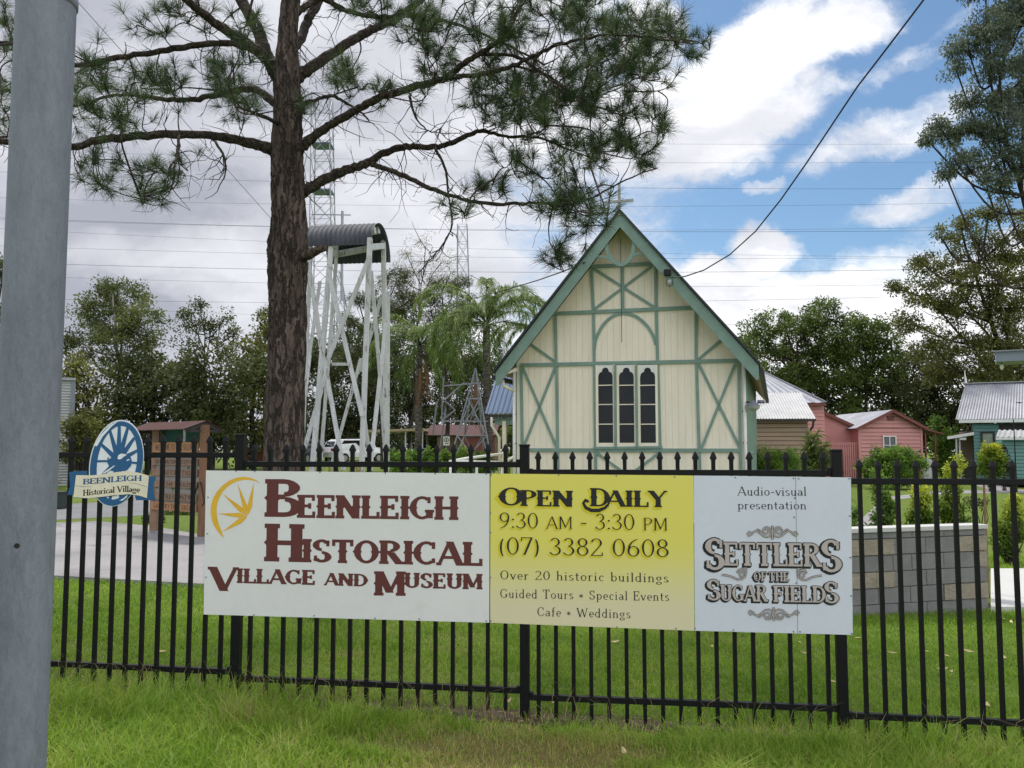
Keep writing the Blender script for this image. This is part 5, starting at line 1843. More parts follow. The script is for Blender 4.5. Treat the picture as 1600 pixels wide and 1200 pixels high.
def teal_house():
    Fr = Frame(1560, 44, -27)
    T = thing('teal_house', 'teal weatherboard house with a wide grey corrugated roof and a white finial', 'house', Fr.o, Fr.rz)
    l, r = Fr.pl(1522, 700)[0], Fr.pl(1700, 700)[0]
    zt = Fr.pl(1540, 662)[1]
    mb = MB(); clap(mb, .3, zt, cst(l), cst(r), 0, .17); mb.build('wall', M['teal'], T)
    mb = MB(); mb.box(((l + r) / 2, 3.05, zt / 2 + .1), (r - l - .02, 5.9, zt - .2)); mb.build('core', M['teal'], T)
    e = Fr.p3(1493, 655.5, -.5); tp = Fr.p3(1508, 600, 2.6)
    rx = Fr.pl(1740, 655, -.5)[0]
    mb = MB()
    corr(mb, (tp.x, 2.6, tp.z), (rx, 2.6, tp.z), (rx, -.5, e.z), (e.x, -.5, e.z), .12, .016)
    corr(mb, (tp.x, 2.6, tp.z), (rx, 2.6, tp.z), (rx, 5.7, e.z), (e.x, 5.7, e.z), .12, .016)
    mb.add([(tp.x, 2.6, tp.z), (e.x, -.5, e.z), (e.x, 5.7, e.z)], [(0, 1, 2)])
    mb.build('roof', M['iron_grey'], T)
    mb = MB(); mb.beam((tp.x - .05, 2.6, tp.z + .03), (rx, 2.6, tp.z + .03), .2, .05); mb.build('ridge_cap', M['iron_white'], T)
    mb = MB(); mb.box(((e.x + rx) / 2 + .1, -.5, e.z - .10), (rx - e.x - .1, .06, .16)); mb.build('fascia', M['white'], T)
    a, b = Fr.p3(1509.5, 600, 2.6), Fr.p3(1507, 579, 2.6)
    mb = MB(); mb.tube([a, a.lerp(b, .5), b], [.07, .045, .012], 8); mb.build('finial', M['white'], T)
    for (px, py, w, h) in ((1571, 634, .05, .45), (1592, 630, .22, .10)):
        t = .45
        p = Fr.p3(px, py, 1.0)
        mb = MB(); mb.tube([p - Vector((0, 0, h / 2 + .1)), p + Vector((0, 0, h / 2))], w, 10); mb.build('vent_pipe', M['dark_timber'], T)
    x0, z1 = Fr.pl(1535, 677, -.05); x1, z0 = Fr.pl(1552.5, 712, -.05)
    mb = MB(); f = .09
    for (a, b, c, d) in ((x0 - f, x0, z0, z1 + f), (x1, x1 + f, z0, z1 + f), (x0, x1, z1, z1 + f), (x0 - f, x1 + f, z0 - f, z0)):
        mb.box(((a + b) / 2, -.05, (c + d) / 2), (b - a, .07, d - c))
    w = mb.build('window', M['dark_timber'], T)
    mb = MB(); mb.box(((x0 + x1) / 2, -.035, (z0 + z1) / 2), (x1 - x0, .006, z1 - z0)); mb.build('pane', mat('pale_green_blind', (.27, .32, .25), .6, .1, 3), w)
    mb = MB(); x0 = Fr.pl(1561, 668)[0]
    mb.box(((x0 + r) / 2, -.03, Fr.pl(1580, 668)[1]), (r - x0, .03, .36)); mb.build('recess_shade', M['dark_timber'], T)  # dark strip stands in for the shade of a verandah recess
    # entry verandah on the left
    a, b = Fr.p3(1480, 682, -.2), Fr.p3(1522, 675, -.2)
    mb = MB()
    mb.add([(a.x, -.2, a.z), (b.x, -.2, b.z), (b.x, 4, b.z), (a.x, 4, a.z), (a.x, -.2, a.z - .15), (b.x, -.2, b.z - .15), (b.x, 4, b.z - .1), (a.x, 4, a.z - .1)], [(0, 1, 2, 3), (7, 6, 5, 4), (0, 4, 5, 1), (0, 3, 7, 4)])
    mb.build('verandah_roof', M['white'], T)
    for px in (1495, 1500): 
        x = Fr.pl(px, 710)[0]; mb = MB(); mb.box((x, 0.05, a.z / 2), (.08, .08, a.z - .1)); mb.build('verandah_post', M['white_timber'], T)
    x0, x1 = Fr.pl(1500, 710)[0], Fr.pl(1522, 710)[0]
    mb = MB(); mb.box(((x0 + x1) / 2, .1, .5), (x1 - x0, .05, 1.3)); mb.build('verandah_screen', M['dark_timber'], T)
    mb = MB(); mb.box(((x0 + x1) / 2, 1.5, 1.4), (x1 - x0, .05, 2.6)); mb.build('door', M['brown'], T)
    c = Fr.p3(1504.5, 685.5, -.1)
    mb = MB(); mb.box(c, (.3, .02, .13)); mb.build('name_plate', M['white'], T)
    # lean-to in front on the right
    Fr2 = Frame(1590, 41, -22)
    T2 = thing('teal_lean_to', 'low teal weatherboard lean-to with a pale tiled roof edge before the teal house', 'lean-to', Fr2.o, Fr2.rz)
    l, r = Fr2.pl(1567, 710)[0], Fr2.pl(1690, 710)[0]
    zt = Fr2.pl(1580, 687)[1]
    mb = MB(); clap(mb, .3, zt, cst(l), cst(r), 0, .17); mb.build('wall', M['teal'], T2)
    mb = MB()
    for k in range(int((zt - .3) / .17)): mb.box((l - .005, 1.2, .385 + k * .17), (.03, 2.4, .155))
    mb.build('side_wall', M['teal'], T2)
    mb = MB(); mb.box(((l + r) / 2, 1.25, zt / 2 + .1), (r - l - .02, 2.3, zt - .25)); mb.build('core', M['teal'], T2)
    e = Fr2.p3(1556, 683, -.3); tp = Fr2.p3(1560, 672, .8)
    rx = Fr2.pl(1720, 683, -.3)[0]
    mb = MB(); corr(mb, (tp.x, .8, tp.z), (rx, .8, tp.z), (rx, -.3, e.z), (e.x, -.3, e.z), .22, .03); mb.build('roof', M['iron_white'], T2)
    mb = MB(); mb.box(((e.x + rx) / 2, -.3, e.z - .07), (rx - e.x, .05, .11)); mb.build('fascia', M['white'], T2)
    mb = MB(); mb.box(((l + r) / 2 + .2, .4, .1), (.2, .2, .5)); mb.build('stump', M['dark_timber'], T2)


brown_shed(); pink_house(); pink_wing(); pink_cottage(); teal_house()


def small_things():
    p, q = at(1583.5, 655, 30), at(1588, 748, 30)
    mb = MB(); mb.tube([(q.x, q.y, gz(q.x, q.y) - .1), q.lerp(p, .35), p], [.03, .022, .016], 8)
    tag(mb.build('metal_post', M['rubber'], origin=(q.x, q.y, gz(q.x, q.y))), 'thin dark pole leaning slightly before the teal lean-to', 'pole')
    # canopy corner at the right edge, on posts out of frame
    Fr = Frame(1690, 20, -28)
    T = thing('canopy', 'grey flat canopy corner jutting in high at the right edge', 'canopy', Fr.o, Fr.rz)
    a = Fr.p3(1556, 548, 0); b = Fr.p3(1556, 565, 0)
    rx = a.x + 5
    mb = MB(); mb.box(((a.x + rx) / 2, .5, (a.z + b.z) / 2 - .01), (rx - a.x, 1, a.z - b.z - .02)); mb.build('fascia', mat('blue_grey_fascia', (.20, .235, .29), .5, .08, 2), T)
    mb = MB()
    mb.add([(a.x - .04, -.06, a.z), (rx, -.06, a.z), (rx, 1.05, a.z + .10), (a.x - .04, 1.05, a.z + .10), (a.x - .04, -.06, a.z - .03), (rx, -.06, a.z - .03), (rx, 1.05, a.z + .07), (a.x - .04, 1.05, a.z + .07)], [(0, 1, 2, 3), (7, 6, 5, 4), (0, 4, 5, 1), (0, 3, 7, 4)])
    mb.build('roof', M['iron_grey'], T)
    for x in (a.x + 2.3, a.x + 4.6):
        mb = MB(); mb.box((x, .3, b.z / 2), (.12, .12, b.z)); mb.build('post', M['galv'], T)
    c = Fr.p3(1565, 566, .3)
    mb = MB(); mb.tube([c, c - Vector((0, 0, .05))], .012, 6); lm = mb.build('lamp_stem', M['rubber'], T)
    mb = MB(); mb.lathe([(0, -.19), (.03, -.17), (.045, -.11), (.035, -.05), (0, -.045)], c, 12); mb.build('lamp', M['white'], lm, smooth=True)
    # corrugated shed behind the pole on the left
    Fr = Frame(60, 33, 28)
    T = thing('corrugated_shed', 'tall silver corrugated iron shed partly hidden by the steel pole', 'shed', Fr.o, Fr.rz)
    l, r = Fr.pl(-40, 680)[0], Fr.pl(110.5, 680)[0]
    zt, zb = Fr.pl(100, 594)[1], Fr.pl(100, 768)[1]
    mb = MB(); n = int((zt - zb) / .105)
    vs, fs = [], []
    N = n * 6
    for i in range(N + 1):
        z = zb + (zt - zb) * i / N
        y = -.022 * math.sin(2 * math.pi * i / 6)
        vs += [(l, y, z), (r, y, z)]
    mb.add(vs, [(2 * i, 2 * i + 1, 2 * i + 3, 2 * i + 2) for i in range(N)])
    mb.build('front_wall', M['iron_white'], T)
    mb = MB(); mb.box(((l + r) / 2, 2.0, (zt + zb) / 2), (r - l - .02, 3.9, zt - zb)); mb.build('body', M['iron_grey'], T)
    mb = MB(); mb.box((r + .03, -.0, (zt + zb) / 2), (.14, .10, zt - zb)); mb.build('corner_trim', M['galv'], T)
    mb = MB(); mb.box(((l + r) / 2 + .02, 2.0, zt + .05), (r - l + .16, 4.2, .10)); mb.build('roof', M['iron_grey'], T)
    mb = MB(); mb.box(((l + r) / 2, 2.0, zb / 2 - .1), (r - l + .02, 3.92, zb + .2)); mb.build('plinth', M['concrete'], T)
    p = gnd(93, 795)
    mb = MB(); mb.box((0, 0, .22), (.34, .3, .40)); mb.box((0, 0, .435), (.38, .34, .04)); mb.tube([(-.15, .17, .05), (.15, .17, .05)], .05, 8)
    tag(mb.build('bin', M['bin_green'], origin=(0, 0, 0)), 'dark green bin at the foot of the corrugated shed', 'bin').location = (p.x - .05, p.y, gz(p.x, p.y))


small_things()

# ---------------------------------------------------------------- cars and street things beyond the tower


def car(label, px, py, Y, rz, paint, wagon=True):
    p = at(px, py, Y)
    z = gz(p.x, p.y)
    T = thing('parked_car', label, 'car', (p.x, p.y, z), R(rz), 'parked cars')
    prof = [(-2.2, .38), (-2.25, .75), (-2.15, 1.02), (-1.95, 1.45), (-1.6, 1.63), (.2, 1.66), (.75, 1.48), (1.25, 1.08), (1.95, .95), (2.2, .75), (2.22, .38)]
    mb = MB()
    secs = []
    for y, k in ((-.86, 0), (-.80, 1), (.80, 1), (.86, 0)):
        secs.append([(x, y * (1 if zz < 1.05 else .86), zz if k else min(zz, .38 + (zz - .38) * .97)) for x, zz in prof])
    n = len(prof)
    vs = [v for s in secs for v in s]
    fs = [tuple(range(n)), tuple(range(3 * n, 4 * n))[::-1]]
    for a in range(3):
        for i in range(n): fs.append((a * n + i, (a + 1) * n + i, (a + 1) * n + (i + 1) % n, a * n + (i + 1) % n))
    mb.add(vs, fs)
    mb.build('body', paint, T, bevel=.04)
    for s in (-1, 1):
        mb = MB()
        y = s * .76
        mb.prism([(-1.75, 1.08), (.95, 1.08), (.55, 1.46), (.1, 1.56), (-1.35, 1.54)], lambda u, v, w: Vector((u, y + s * (w - (v - 1.08) * .0), v)), .0, .012)
        mb.build('side_window', M['glass'], T)
    mb = MB(); mb.prism([(-.66, 1.12), (.66, 1.12), (.58, 1.48), (-.58, 1.48)], lambda u, v, w: Vector((-2.145 + (v - 1.02) * .47 - w, u, v)), .0, .02); mb.build('rear_window', M['glass'], T)
    mb = MB(); mb.prism([(-.66, 1.12), (.66, 1.12), (.58, 1.48), (-.58, 1.48)], lambda u, v, w: Vector((1.22 - (v - 1.08) * 1.2 + w + .02, u, v)), .0, .02); mb.build('windscreen', M['glass'], T)
    for x in (-1.35, 1.35):
        for s in (-1, 1):
            mb = MB(); mb.tube([(x, s * .70, .33), (x, s * .885, .33)], .33, 20); w = mb.build('wheel', M['rubber'], T)
            mb = MB(); mb.tube([(x, s * .88, .33), (x, s * .895, .33)], .2, 14); mb.build('rim', M['chrome'], w)
    for s in (-1, 1):
        mb = MB(); mb.box((-2.2, s * .68, .92), (.1, .26, .16)); mb.build('tail_lamp', M['lamp_red'], T)
        mb = MB(); mb.box((2.16, s * .65, .82), (.12, .3, .14)); mb.build('headlamp', M['lamp_clear'], T)
    mb = MB(); mb.box((-2.27, 0, .72), (.02, .5, .12)); mb.build('number_plate', M['white'], T)
    return T


car('white hatchback parked beyond the legs of the bell tower', 556, 705, 61, 40, M['car_white'])
car('dark car with red tail lamp parked left of the white hatchback', 481, 706, 60, 70, M['car_dark'])
car('dark car glimpsed between fence pickets right of the corrugated shed', 121, 722, 38, 15, M['car_dark'])


def street_bits():
    # flat roofed shelter beyond the tower
    T = None
    A, B = at(560, 674, 52), at(662, 671, 52)
    T = thing('shelter', 'long flat roofed shelter on thin posts beyond the bell tower', 'shelter', (A.x, A.y, gz(A.x, A.y)))
    mb = MB(); mb.beam(A + Vector((0, 1.5, 0)), B + Vector((0, 1.5, 0)), 3.2, .14); mb.build('roof', M['soffit'], T, world=True)
    for t in (.05, .35, .72, .98):
        p = A.lerp(B, t)
        for dy in (.1, 2.9):
            mb = MB(); mb.box((p.x, p.y + dy, (p.z + gz(p.x, p.y + dy)) / 2), (.07, .07, p.z - gz(p.x, p.y + dy))); mb.build('post', M['white_timber'], T, world=True)
    # shed with dull red roof
    Fr = Frame(722, 54, -3)
    T = thing('red_roof_shed', 'open shed with a dull red roof seen beyond the fallen lattice frame', 'shed', Fr.o, Fr.rz)
    l, r = Fr.pl(664, 690)[0], Fr.pl(776, 690)[0]
    e = Fr.pl(700, 680)[1]; t = Fr.pl(700, 664, 2.5)[1]
    mb = MB(); corr(mb, (l, 2.5, t), (r, 2.5, t), (r, -.4, e), (l, -.4, e), .14, .015); corr(mb, (l, 2.5, t), (r, 2.5, t), (r, 5.4, e), (l, 5.4, e), .14, .015); mb.build('roof', M['roof_red'], T)
    mb = MB(); mb.box(((l + r) / 2, 4.5, e / 2), (r - l - .3, .1, e - .1)); mb.build('back_wall', M['brown'], T)
    mb = MB(); mb.box((r - 1.2, -.05, e / 2), (2.2, .1, e - .1)); mb.build('front_panel', M['pink_dark'], T)
    for k in range(5):
        x = l + .2 + (r - l - .4) * k / 4
        mb = MB(); mb.box((x, 0, e / 2), (.1, .1, e)); mb.build('post', M['dark_timber'], T)
    # no-parking style disc on a post
    c = at(697.5, 689, 40)
    T = thing('round_sign', 'small white sign with a black ring emblem above the hedge', 'sign', (c.x, c.y, gz(c.x, c.y)))
    mb = MB(); mb.tube([(c.x, c.y + .03, gz(c.x, c.y)), (c.x, c.y + .03, c.z + .25)], .025, 8); mb.build('post', M['galv'], T, world=True)
    mb = MB(); mb.box(c, (.30, .012, .42)); pl_ = mb.build('plate', M['white'], T, world=True)
    mb = MB(); n = 24
    vs = [c + Vector((.11 * k * math.cos(2 * math.pi * i / n), -.008, .05 + .11 * k * math.sin(2 * math.pi * i / n))) for k in (1, .72) for i in range(n)]
    mb.add(vs, [(i, (i + 1) % n, n + (i + 1) % n, n + i) for i in range(n)])
    mb.box(c + Vector((0, -.008, .05)), (.04, .002, .11)); mb.box(c + Vector((.02, -.0085, -.12)), (.16, .002, .03))
    mb.build('ring', M['ink'], pl_, world=True)
    # dull red low wall glimpsed left of the pine
    a, b = at(372, 700, 50), at(412, 702, 50)
    mb = MB(); mb.beam(a - Vector((0, 0, .55)), b - Vector((0, 0, .55)), .2, 1.3)
    tag(mb.build('low_wall', M['pink_dark'], origin=(a.x, a.y, gz(a.x, a.y))), 'low dull red wall behind the fence left of the pine trunk', 'wall')


street_bits()

# ---------------------------------------------------------------- masts, poles and wires


def lattice(T, p0, p1, w0, w1, n, r=.03, m=None, x_only=False):
    """square lattice tower from p0 (bottom) to p1 (top)"""
    m = m or M['steel_lattice']
    legs = []
    for sx, sy in ((-1, -1), (1, -1), (1, 1), (-1, 1)):
        a = p0 + Vector((sx * w0 / 2, sy * w0 / 2, 0)); b = p1 + Vector((sx * w1 / 2, sy * w1 / 2, 0))
        mb = MB(); mb.beam(a, b, r * 2.2, r * 2.2, up=(0, 1, 0)); mb.build('leg', m, T, world=True)
        legs.append((a, b))
    L_ = lambda k, t: legs[k % 4][0].lerp(legs[k % 4][1], t)
    for f in range(4):
        mb = MB()
        for i in range(n):
            t0, t1 = i / n, (i + 1) / n
            mb.beam(L_(f, t0), L_(f + 1, t1), r, r, up=(0, 1, 0)); mb.beam(L_(f + 1, t0), L_(f, t1), r, r, up=(0, 1, 0))
            mb.beam(L_(f, t1), L_(f + 1, t1), r, r, up=(0, 1, 0))
        mb.build('lattice_bracing', m, T, world=True)


def masts():
    Y = 85
    b = at(505, 690, Y); t = at(503.5, 150, Y)
    T = thing('lattice_mast', 'tall grey lattice mast rising behind the pine and the bell tower', 'mast', (b.x, b.y, gz(b.x, b.y)))
    b.z = gz(b.x, b.y)
    lattice(T, b, t, 2.7, 1.75, 17, .042)
    for y, c in ((228, M['iron_blue']), (300, M['iron_blue'])):
        p = at(504, y, Y)
        mb = MB(); mb.box(p, (2.0, 2.0, .12)); mb.build('platform', c, T, world=True)
    p = at(536, 333, Y)
    mb = MB(); mb.beam(at(485, 335, Y), at(548, 336, Y), .08, .1); mb.build('cross_arm', M['steel_lattice'], T, world=True)
    mb = MB(); mb.tube([at(534, 470, Y), at(535, 330, Y)], .14, 8); mb.build('antenna', M['steel_lattice'], T, world=True)
    Y = 95
    b = at(727, 690, Y); t = at(722.5, 352, Y)
    b.z = gz(b.x, b.y)
    T = thing('lattice_mast', 'shorter lattice mast standing above the trees left of the church', 'mast', b)
    lattice(T, b, t, 1.9, 1.05, 13, .04)
    Y = 110
    b = at(542, 680, Y); t = at(528, 425, Y); b.z = gz(b.x, b.y)
    T = thing('lattice_pylon', 'distant tapering lattice pylon seen through the bell tower frame', 'pylon', b)
    lattice(T, b, t, 5.5, .6, 9, .06)
    # old windmill-like frame leaning by the palms
    Y = 33
    ap = at(743, 575, Y)
    gb = gz(ap.x, ap.y)
    T = thing('lattice_derrick', 'rusting open lattice frame with splayed legs among the palm trunks', 'frame', (ap.x, ap.y, gb))
    feet = [(690, 702), (776, 706), (700, 650), (770, 690)]
    fp = []
    for i, (x, y) in enumerate(feet):
        q = at(x, y, Y + (-.9 if i < 2 else .9)); fp.append(q)
    fp[0].z = fp[1].z = gb
    fp[2] = at(712, 705, Y + 1.2); fp[2].z = gb
    fp[3] = at(762, 705, Y + 1.2); fp[3].z = gb
    for q in fp:
        mb = MB(); mb.beam(ap, q, .035, .035); mb.build('leg', M['steel_lattice'], T, world=True)
    for i, j in ((0, 1), (1, 3), (3, 2), (2, 0)):
        mb = MB()
        for t0, t1 in ((.25, .55), (.55, .95)):
            a0, a1, b0, b1 = ap.lerp(fp[i], t0), ap.lerp(fp[i], t1), ap.lerp(fp[j], t0), ap.lerp(fp[j], t1)
            mb.beam(a0, b1, .03, .03); mb.beam(b0, a1, .03, .03); mb.beam(a0, b0, .03, .03)
        mb.build('lattice_bracing', M['steel_lattice'], T, world=True)
    mb = MB()
    for a, b_ in (((693, 603), (752, 598)), ((694, 625), (725, 598)), ((697, 628), (711, 641)), ((711, 641), (692, 656)), ((752, 632), (738, 650)), ((692, 658), (762, 658)), ((693, 590), (690, 660)), ((696, 640), (688, 700)), ((683, 628), (676, 680)), ((748, 632), (757, 660))):
        mb.beam(at(*a, Y - .5), at(*b_, Y - .2), .05, .05)
    mb.build('loose_bars', M['iron_grey'], T, world=True)


masts()


def wires():
    def wire(name, label, cat, pts, r, m, group=None, sag=0):
        P = [Vector(p) for p in pts]
        if len(P) == 2 and sag:
            P = [P[0].lerp(P[1], i / 24) - Vector((0, 0, sag * 4 * (i / 24) * (1 - i / 24))) for i in range(25)]
        mb = MB(); mb.tube(P, r, 6)
        return tag(mb.build(name, m, origin=P[0]), label, cat, group)
    lab = 'thin distant power line strung across the sky behind the trees'
    for (y0, y1, Y, r) in ((201, 222, 120, .035), (232, 250, 120, .035), (266, 292, 112, .05), (308, 312, 112, .04), (338, 356, 105, .055), (341, 350, 105, .035), (352, 402, 105, .035), (382, 398, 112, .04), (408, 414, 100, .055), (428, 438, 100, .035), (465, 452, 96, .04), (470, 505, 96, .03)):
        wire('power_line', lab, 'power line', [at(-150, y0 - 4, Y), at(1750, y1, Y * .94)], r * .34, M['wire'], 'distant power lines', sag=1.2)
    wire('stay_wire', 'thin diagonal stay wire sloping down left of the pine trunk', 'wire', [at(110, -10, 60), at(424, 342, 84)], .022, M['wire'])
    # service cable to the church, drooping from the street
    a = CH.o + CH.x * CH.pl(1049, 434, CH_OV - .05)[0] + CH.y * (CH_OV - .05) + Vector((0, 0, CH.pl(1049, 434, CH_OV - .05)[1]))
    pix = [(1049, 434), (1070, 432), (1100, 422), (1140, 398), (1180, 362), (1220, 312), (1260, 255), (1300, 195), (1340, 135), (1390, 70), (1443, 0), (1500, -75), (1560, -160)]
    n = len(pix)
    wire('service_cable', 'thick black cable swooping from the church gable up to the upper right', 'cable', [a] + [at(x, y, a.y + (9.5 - a.y) * (i / (n - 1)) ** .9) for i, (x, y) in enumerate(pix) if i], .013, M['cable'])
    pix = [(1046, 436), (1000, 420), (950, 425), (915, 412), (880, 425), (840, 440), (790, 455), (760, 463)]
    p0 = at(920, 414, 19.3)
    wire('service_cable', 'thin cable running from the church gable left behind the palms', 'cable', [at(914, 410, 19.5), at(880, 424, 23), at(840, 438, 27), at(800, 450, 31), at(735, 468, 38), at(690, 480, 45)], .018, M['cable'])
    wire('stay_wire', 'faint crossing wire left of the church roof', 'wire', [at(735, 430, 60), at(840, 485, 60)], .022, M['wire'])


wires()

# ---------------------------------------------------------------- the pine


def catmull(pts, sub=6):
    out = []
    n = len(pts)
    P = [np.array(p, float) for p in pts]
    for i in range(n - 1):
        p0, p1, p2, p3 = P[max(i - 1, 0)], P[i], P[i + 1], P[min(i + 2, n - 1)]
        for k in range(sub):
            t = k / sub
            out.append(.5 * ((2 * p1) + (p2 - p0) * t + (2 * p0 - 5 * p1 + 4 * p2 - p3) * t * t + (3 * p1 - p0 - 3 * p2 + p3) * t ** 3))
    out.append(P[-1])
    return out


PINE_Y = 11.6
LIMBS = [  # photograph pixels with width, then how far the limb reaches towards (-) or away from (+) the viewer in metres
    ([(436, 238, 20), (402, 226, 17), (350, 215, 14), (280, 209, 13), (210, 213, 13), (157, 219, 12), (112, 229, 11), (21, 222, 10), (-60, 212, 7), (-140, 220, 4)], -1.3),
    ([(440, 172, 16), (406, 143, 12), (378, 140, 11), (332, 150, 9), (280, 157, 8), (217, 150, 6), (175, 150, 5), (115, 166, 4)], 1.6),
    ([(440, 118, 15), (413, 92, 13), (385, 73, 11), (332, 67, 10), (280, 75, 10), (210, 86, 9), (157, 95, 9), (119, 101, 8), (40, 70, 6), (-50, 62, 4)], -.7),
    ([(443, 130, 26), (428, 108, 24), (413, 77, 21), (402, 45, 20), (381, 8, 18), (355, -50, 15), (330, -130, 10), (320, -220, 5)], .9),
    ([(424, 100, 14), (402, 79, 16), (350, 45, 15), (315, 20, 13), (288, -4, 12), (235, -50, 9), (170, -90, 5)], -1.8),
    ([(455, 80, 16), (470, 60, 15), (480, 34, 14), (501, -2, 13), (535, -70, 10), (570, -150, 6)], 1.2),
    ([(455, 128, 20), (470, 117, 19), (505, 93, 17), (540, 70, 15), (575, 49, 14), (610, 34, 12), (645, 10, 11), (690, -25, 8), (760, -70, 5)], 2.0),
    ([(455, 246, 18), (475, 228, 16), (494, 210, 14), (522, 192, 13), (557, 171, 13), (592, 154, 12), (645, 136, 12), (697, 121, 11), (722, 101, 10), (750, 84, 9), (785, 59, 8), (802, 28, 7), (822, -5, 5), (845, -60, 3)], -.9),
    ([(697, 122, 8), (750, 116, 8), (802, 103, 7), (855, 77, 6), (907, 61, 5), (960, 54, 4), (1030, 60, 3), (1085, 70, 2)], -1.6),
    ([(455, 310, 22), (479, 297, 18), (505, 281, 16), (540, 266, 15), (575, 254, 13), (610, 235, 11), (645, 229, 10), (680, 230, 9), (715, 219, 8), (750, 205, 7), (790, 212, 5), (837, 214, 4), (875, 228, 3), (930, 250, 2)], .7),
    ([(580, 256, 9), (600, 263, 8), (627, 273, 8), (680, 297, 7), (715, 309, 6), (767, 318, 6), (837, 317, 4), (897, 318, 3), (950, 296, 3), (1010, 266, 2)], -1.5),
    ([(452, 30, 12), (500, -2, 9), (540, 16, 8), (592, 26, 7), (659, 26, 6), (720, 40, 5), (790, 70, 4), (850, 100, 3)], 1.5),
    ([(460, 170, 8), (485, 158, 6), (515, 150, 6), (540, 160, 4), (575, 185, 3)], 1.0),
    ([(440, 196, 8), (412, 182, 6), (372, 166, 4)], -1.4),
    ([(750, 84, 6), (810, 90, 5), (870, 130, 4), (930, 165, 3), (985, 185, 2)], -1.0),
    ([(802, 103, 5), (860, 120, 4), (900, 150, 3), (950, 145, 2), (1010, 115, 2)], .4),
    ([(680, 232, 5), (696, 265, 4), (700, 300, 3), (706, 350, 3), (690, 385, 2), (655, 425, 2)], -.6),
    ([(640, 150, 5), (650, 185, 3), (672, 205, 2), (690, 200, 2)], -.4),
    ([(280, 212, 5), (278, 240, 4), (272, 262, 3), (268, 290, 3), (235, 305, 2)], -1.2),
    ([(333, 217, 4), (348, 240, 4), (353, 262, 3), (350, 280, 2)], -1.0),
]
SPRIGS = [  # region centre, half size, number of sprigs
    (1070, 62, 34, 24, 6), (1015, 40, 55, 36, 15), (940, 50, 60, 55, 18), (1000, 110, 55, 38, 14), (920, 140, 75, 48, 22), (980, 178, 45, 36, 11), (850, 170, 70, 55, 20), (800, 110, 60, 55, 13),
    (870, 25, 60, 36, 14), (785, 30, 60, 40, 11), (700, 42, 60, 42, 10), (895, 240, 58, 40, 17), (950, 232, 42, 16, 8), (815, 262, 40, 28, 6), (880, 318, 62, 22, 9), (898, 334, 30, 12, 4), (1010, 258, 14, 7, 3),
    (885, 395, 24, 20, 4), (935, 348, 30, 14, 4), (775, 290, 30, 20, 5), (722, 325, 22, 18, 3), (605, 135, 50, 25, 6), (540, 128, 30, 22, 5), (640, 18, 70, 30, 9), (560, 18, 44, 26, 5), (700, 95, 50, 30, 6),
    (255, 128, 60, 24, 9), (250, 45, 40, 30, 5), (330, 115, 70, 26, 10), (200, 190, 50, 20, 4), (190, 260, 50, 24, 5), (305, 18, 40, 16, 3), (155, 130, 40, 36, 11), (10, 165, 45, 70, 11), (70, 95, 40, 30, 4), (378, 176, 24, 16, 3), (150, 290, 34, 22, 5),
    (258, 266, 30, 16, 4), (228, 306, 26, 10, 4), (15, 25, 28, 20, 3), (380, 30, 30, 20, 3), (140, 175, 30, 26, 5), (480, 165, 26, 20, 3), (1035, 180, 20, 30, 3), (760, 160, 40, 36, 8),
    (500, -120, 260, 90, 22), (720, -140, 220, 80, 18), (900, -80, 160, 60, 12), (220, -120, 220, 80, 12), (480, -300, 260, 90, 14), (-120, 120, 90, 120, 10), (20, 60, 40, 40, 4)]


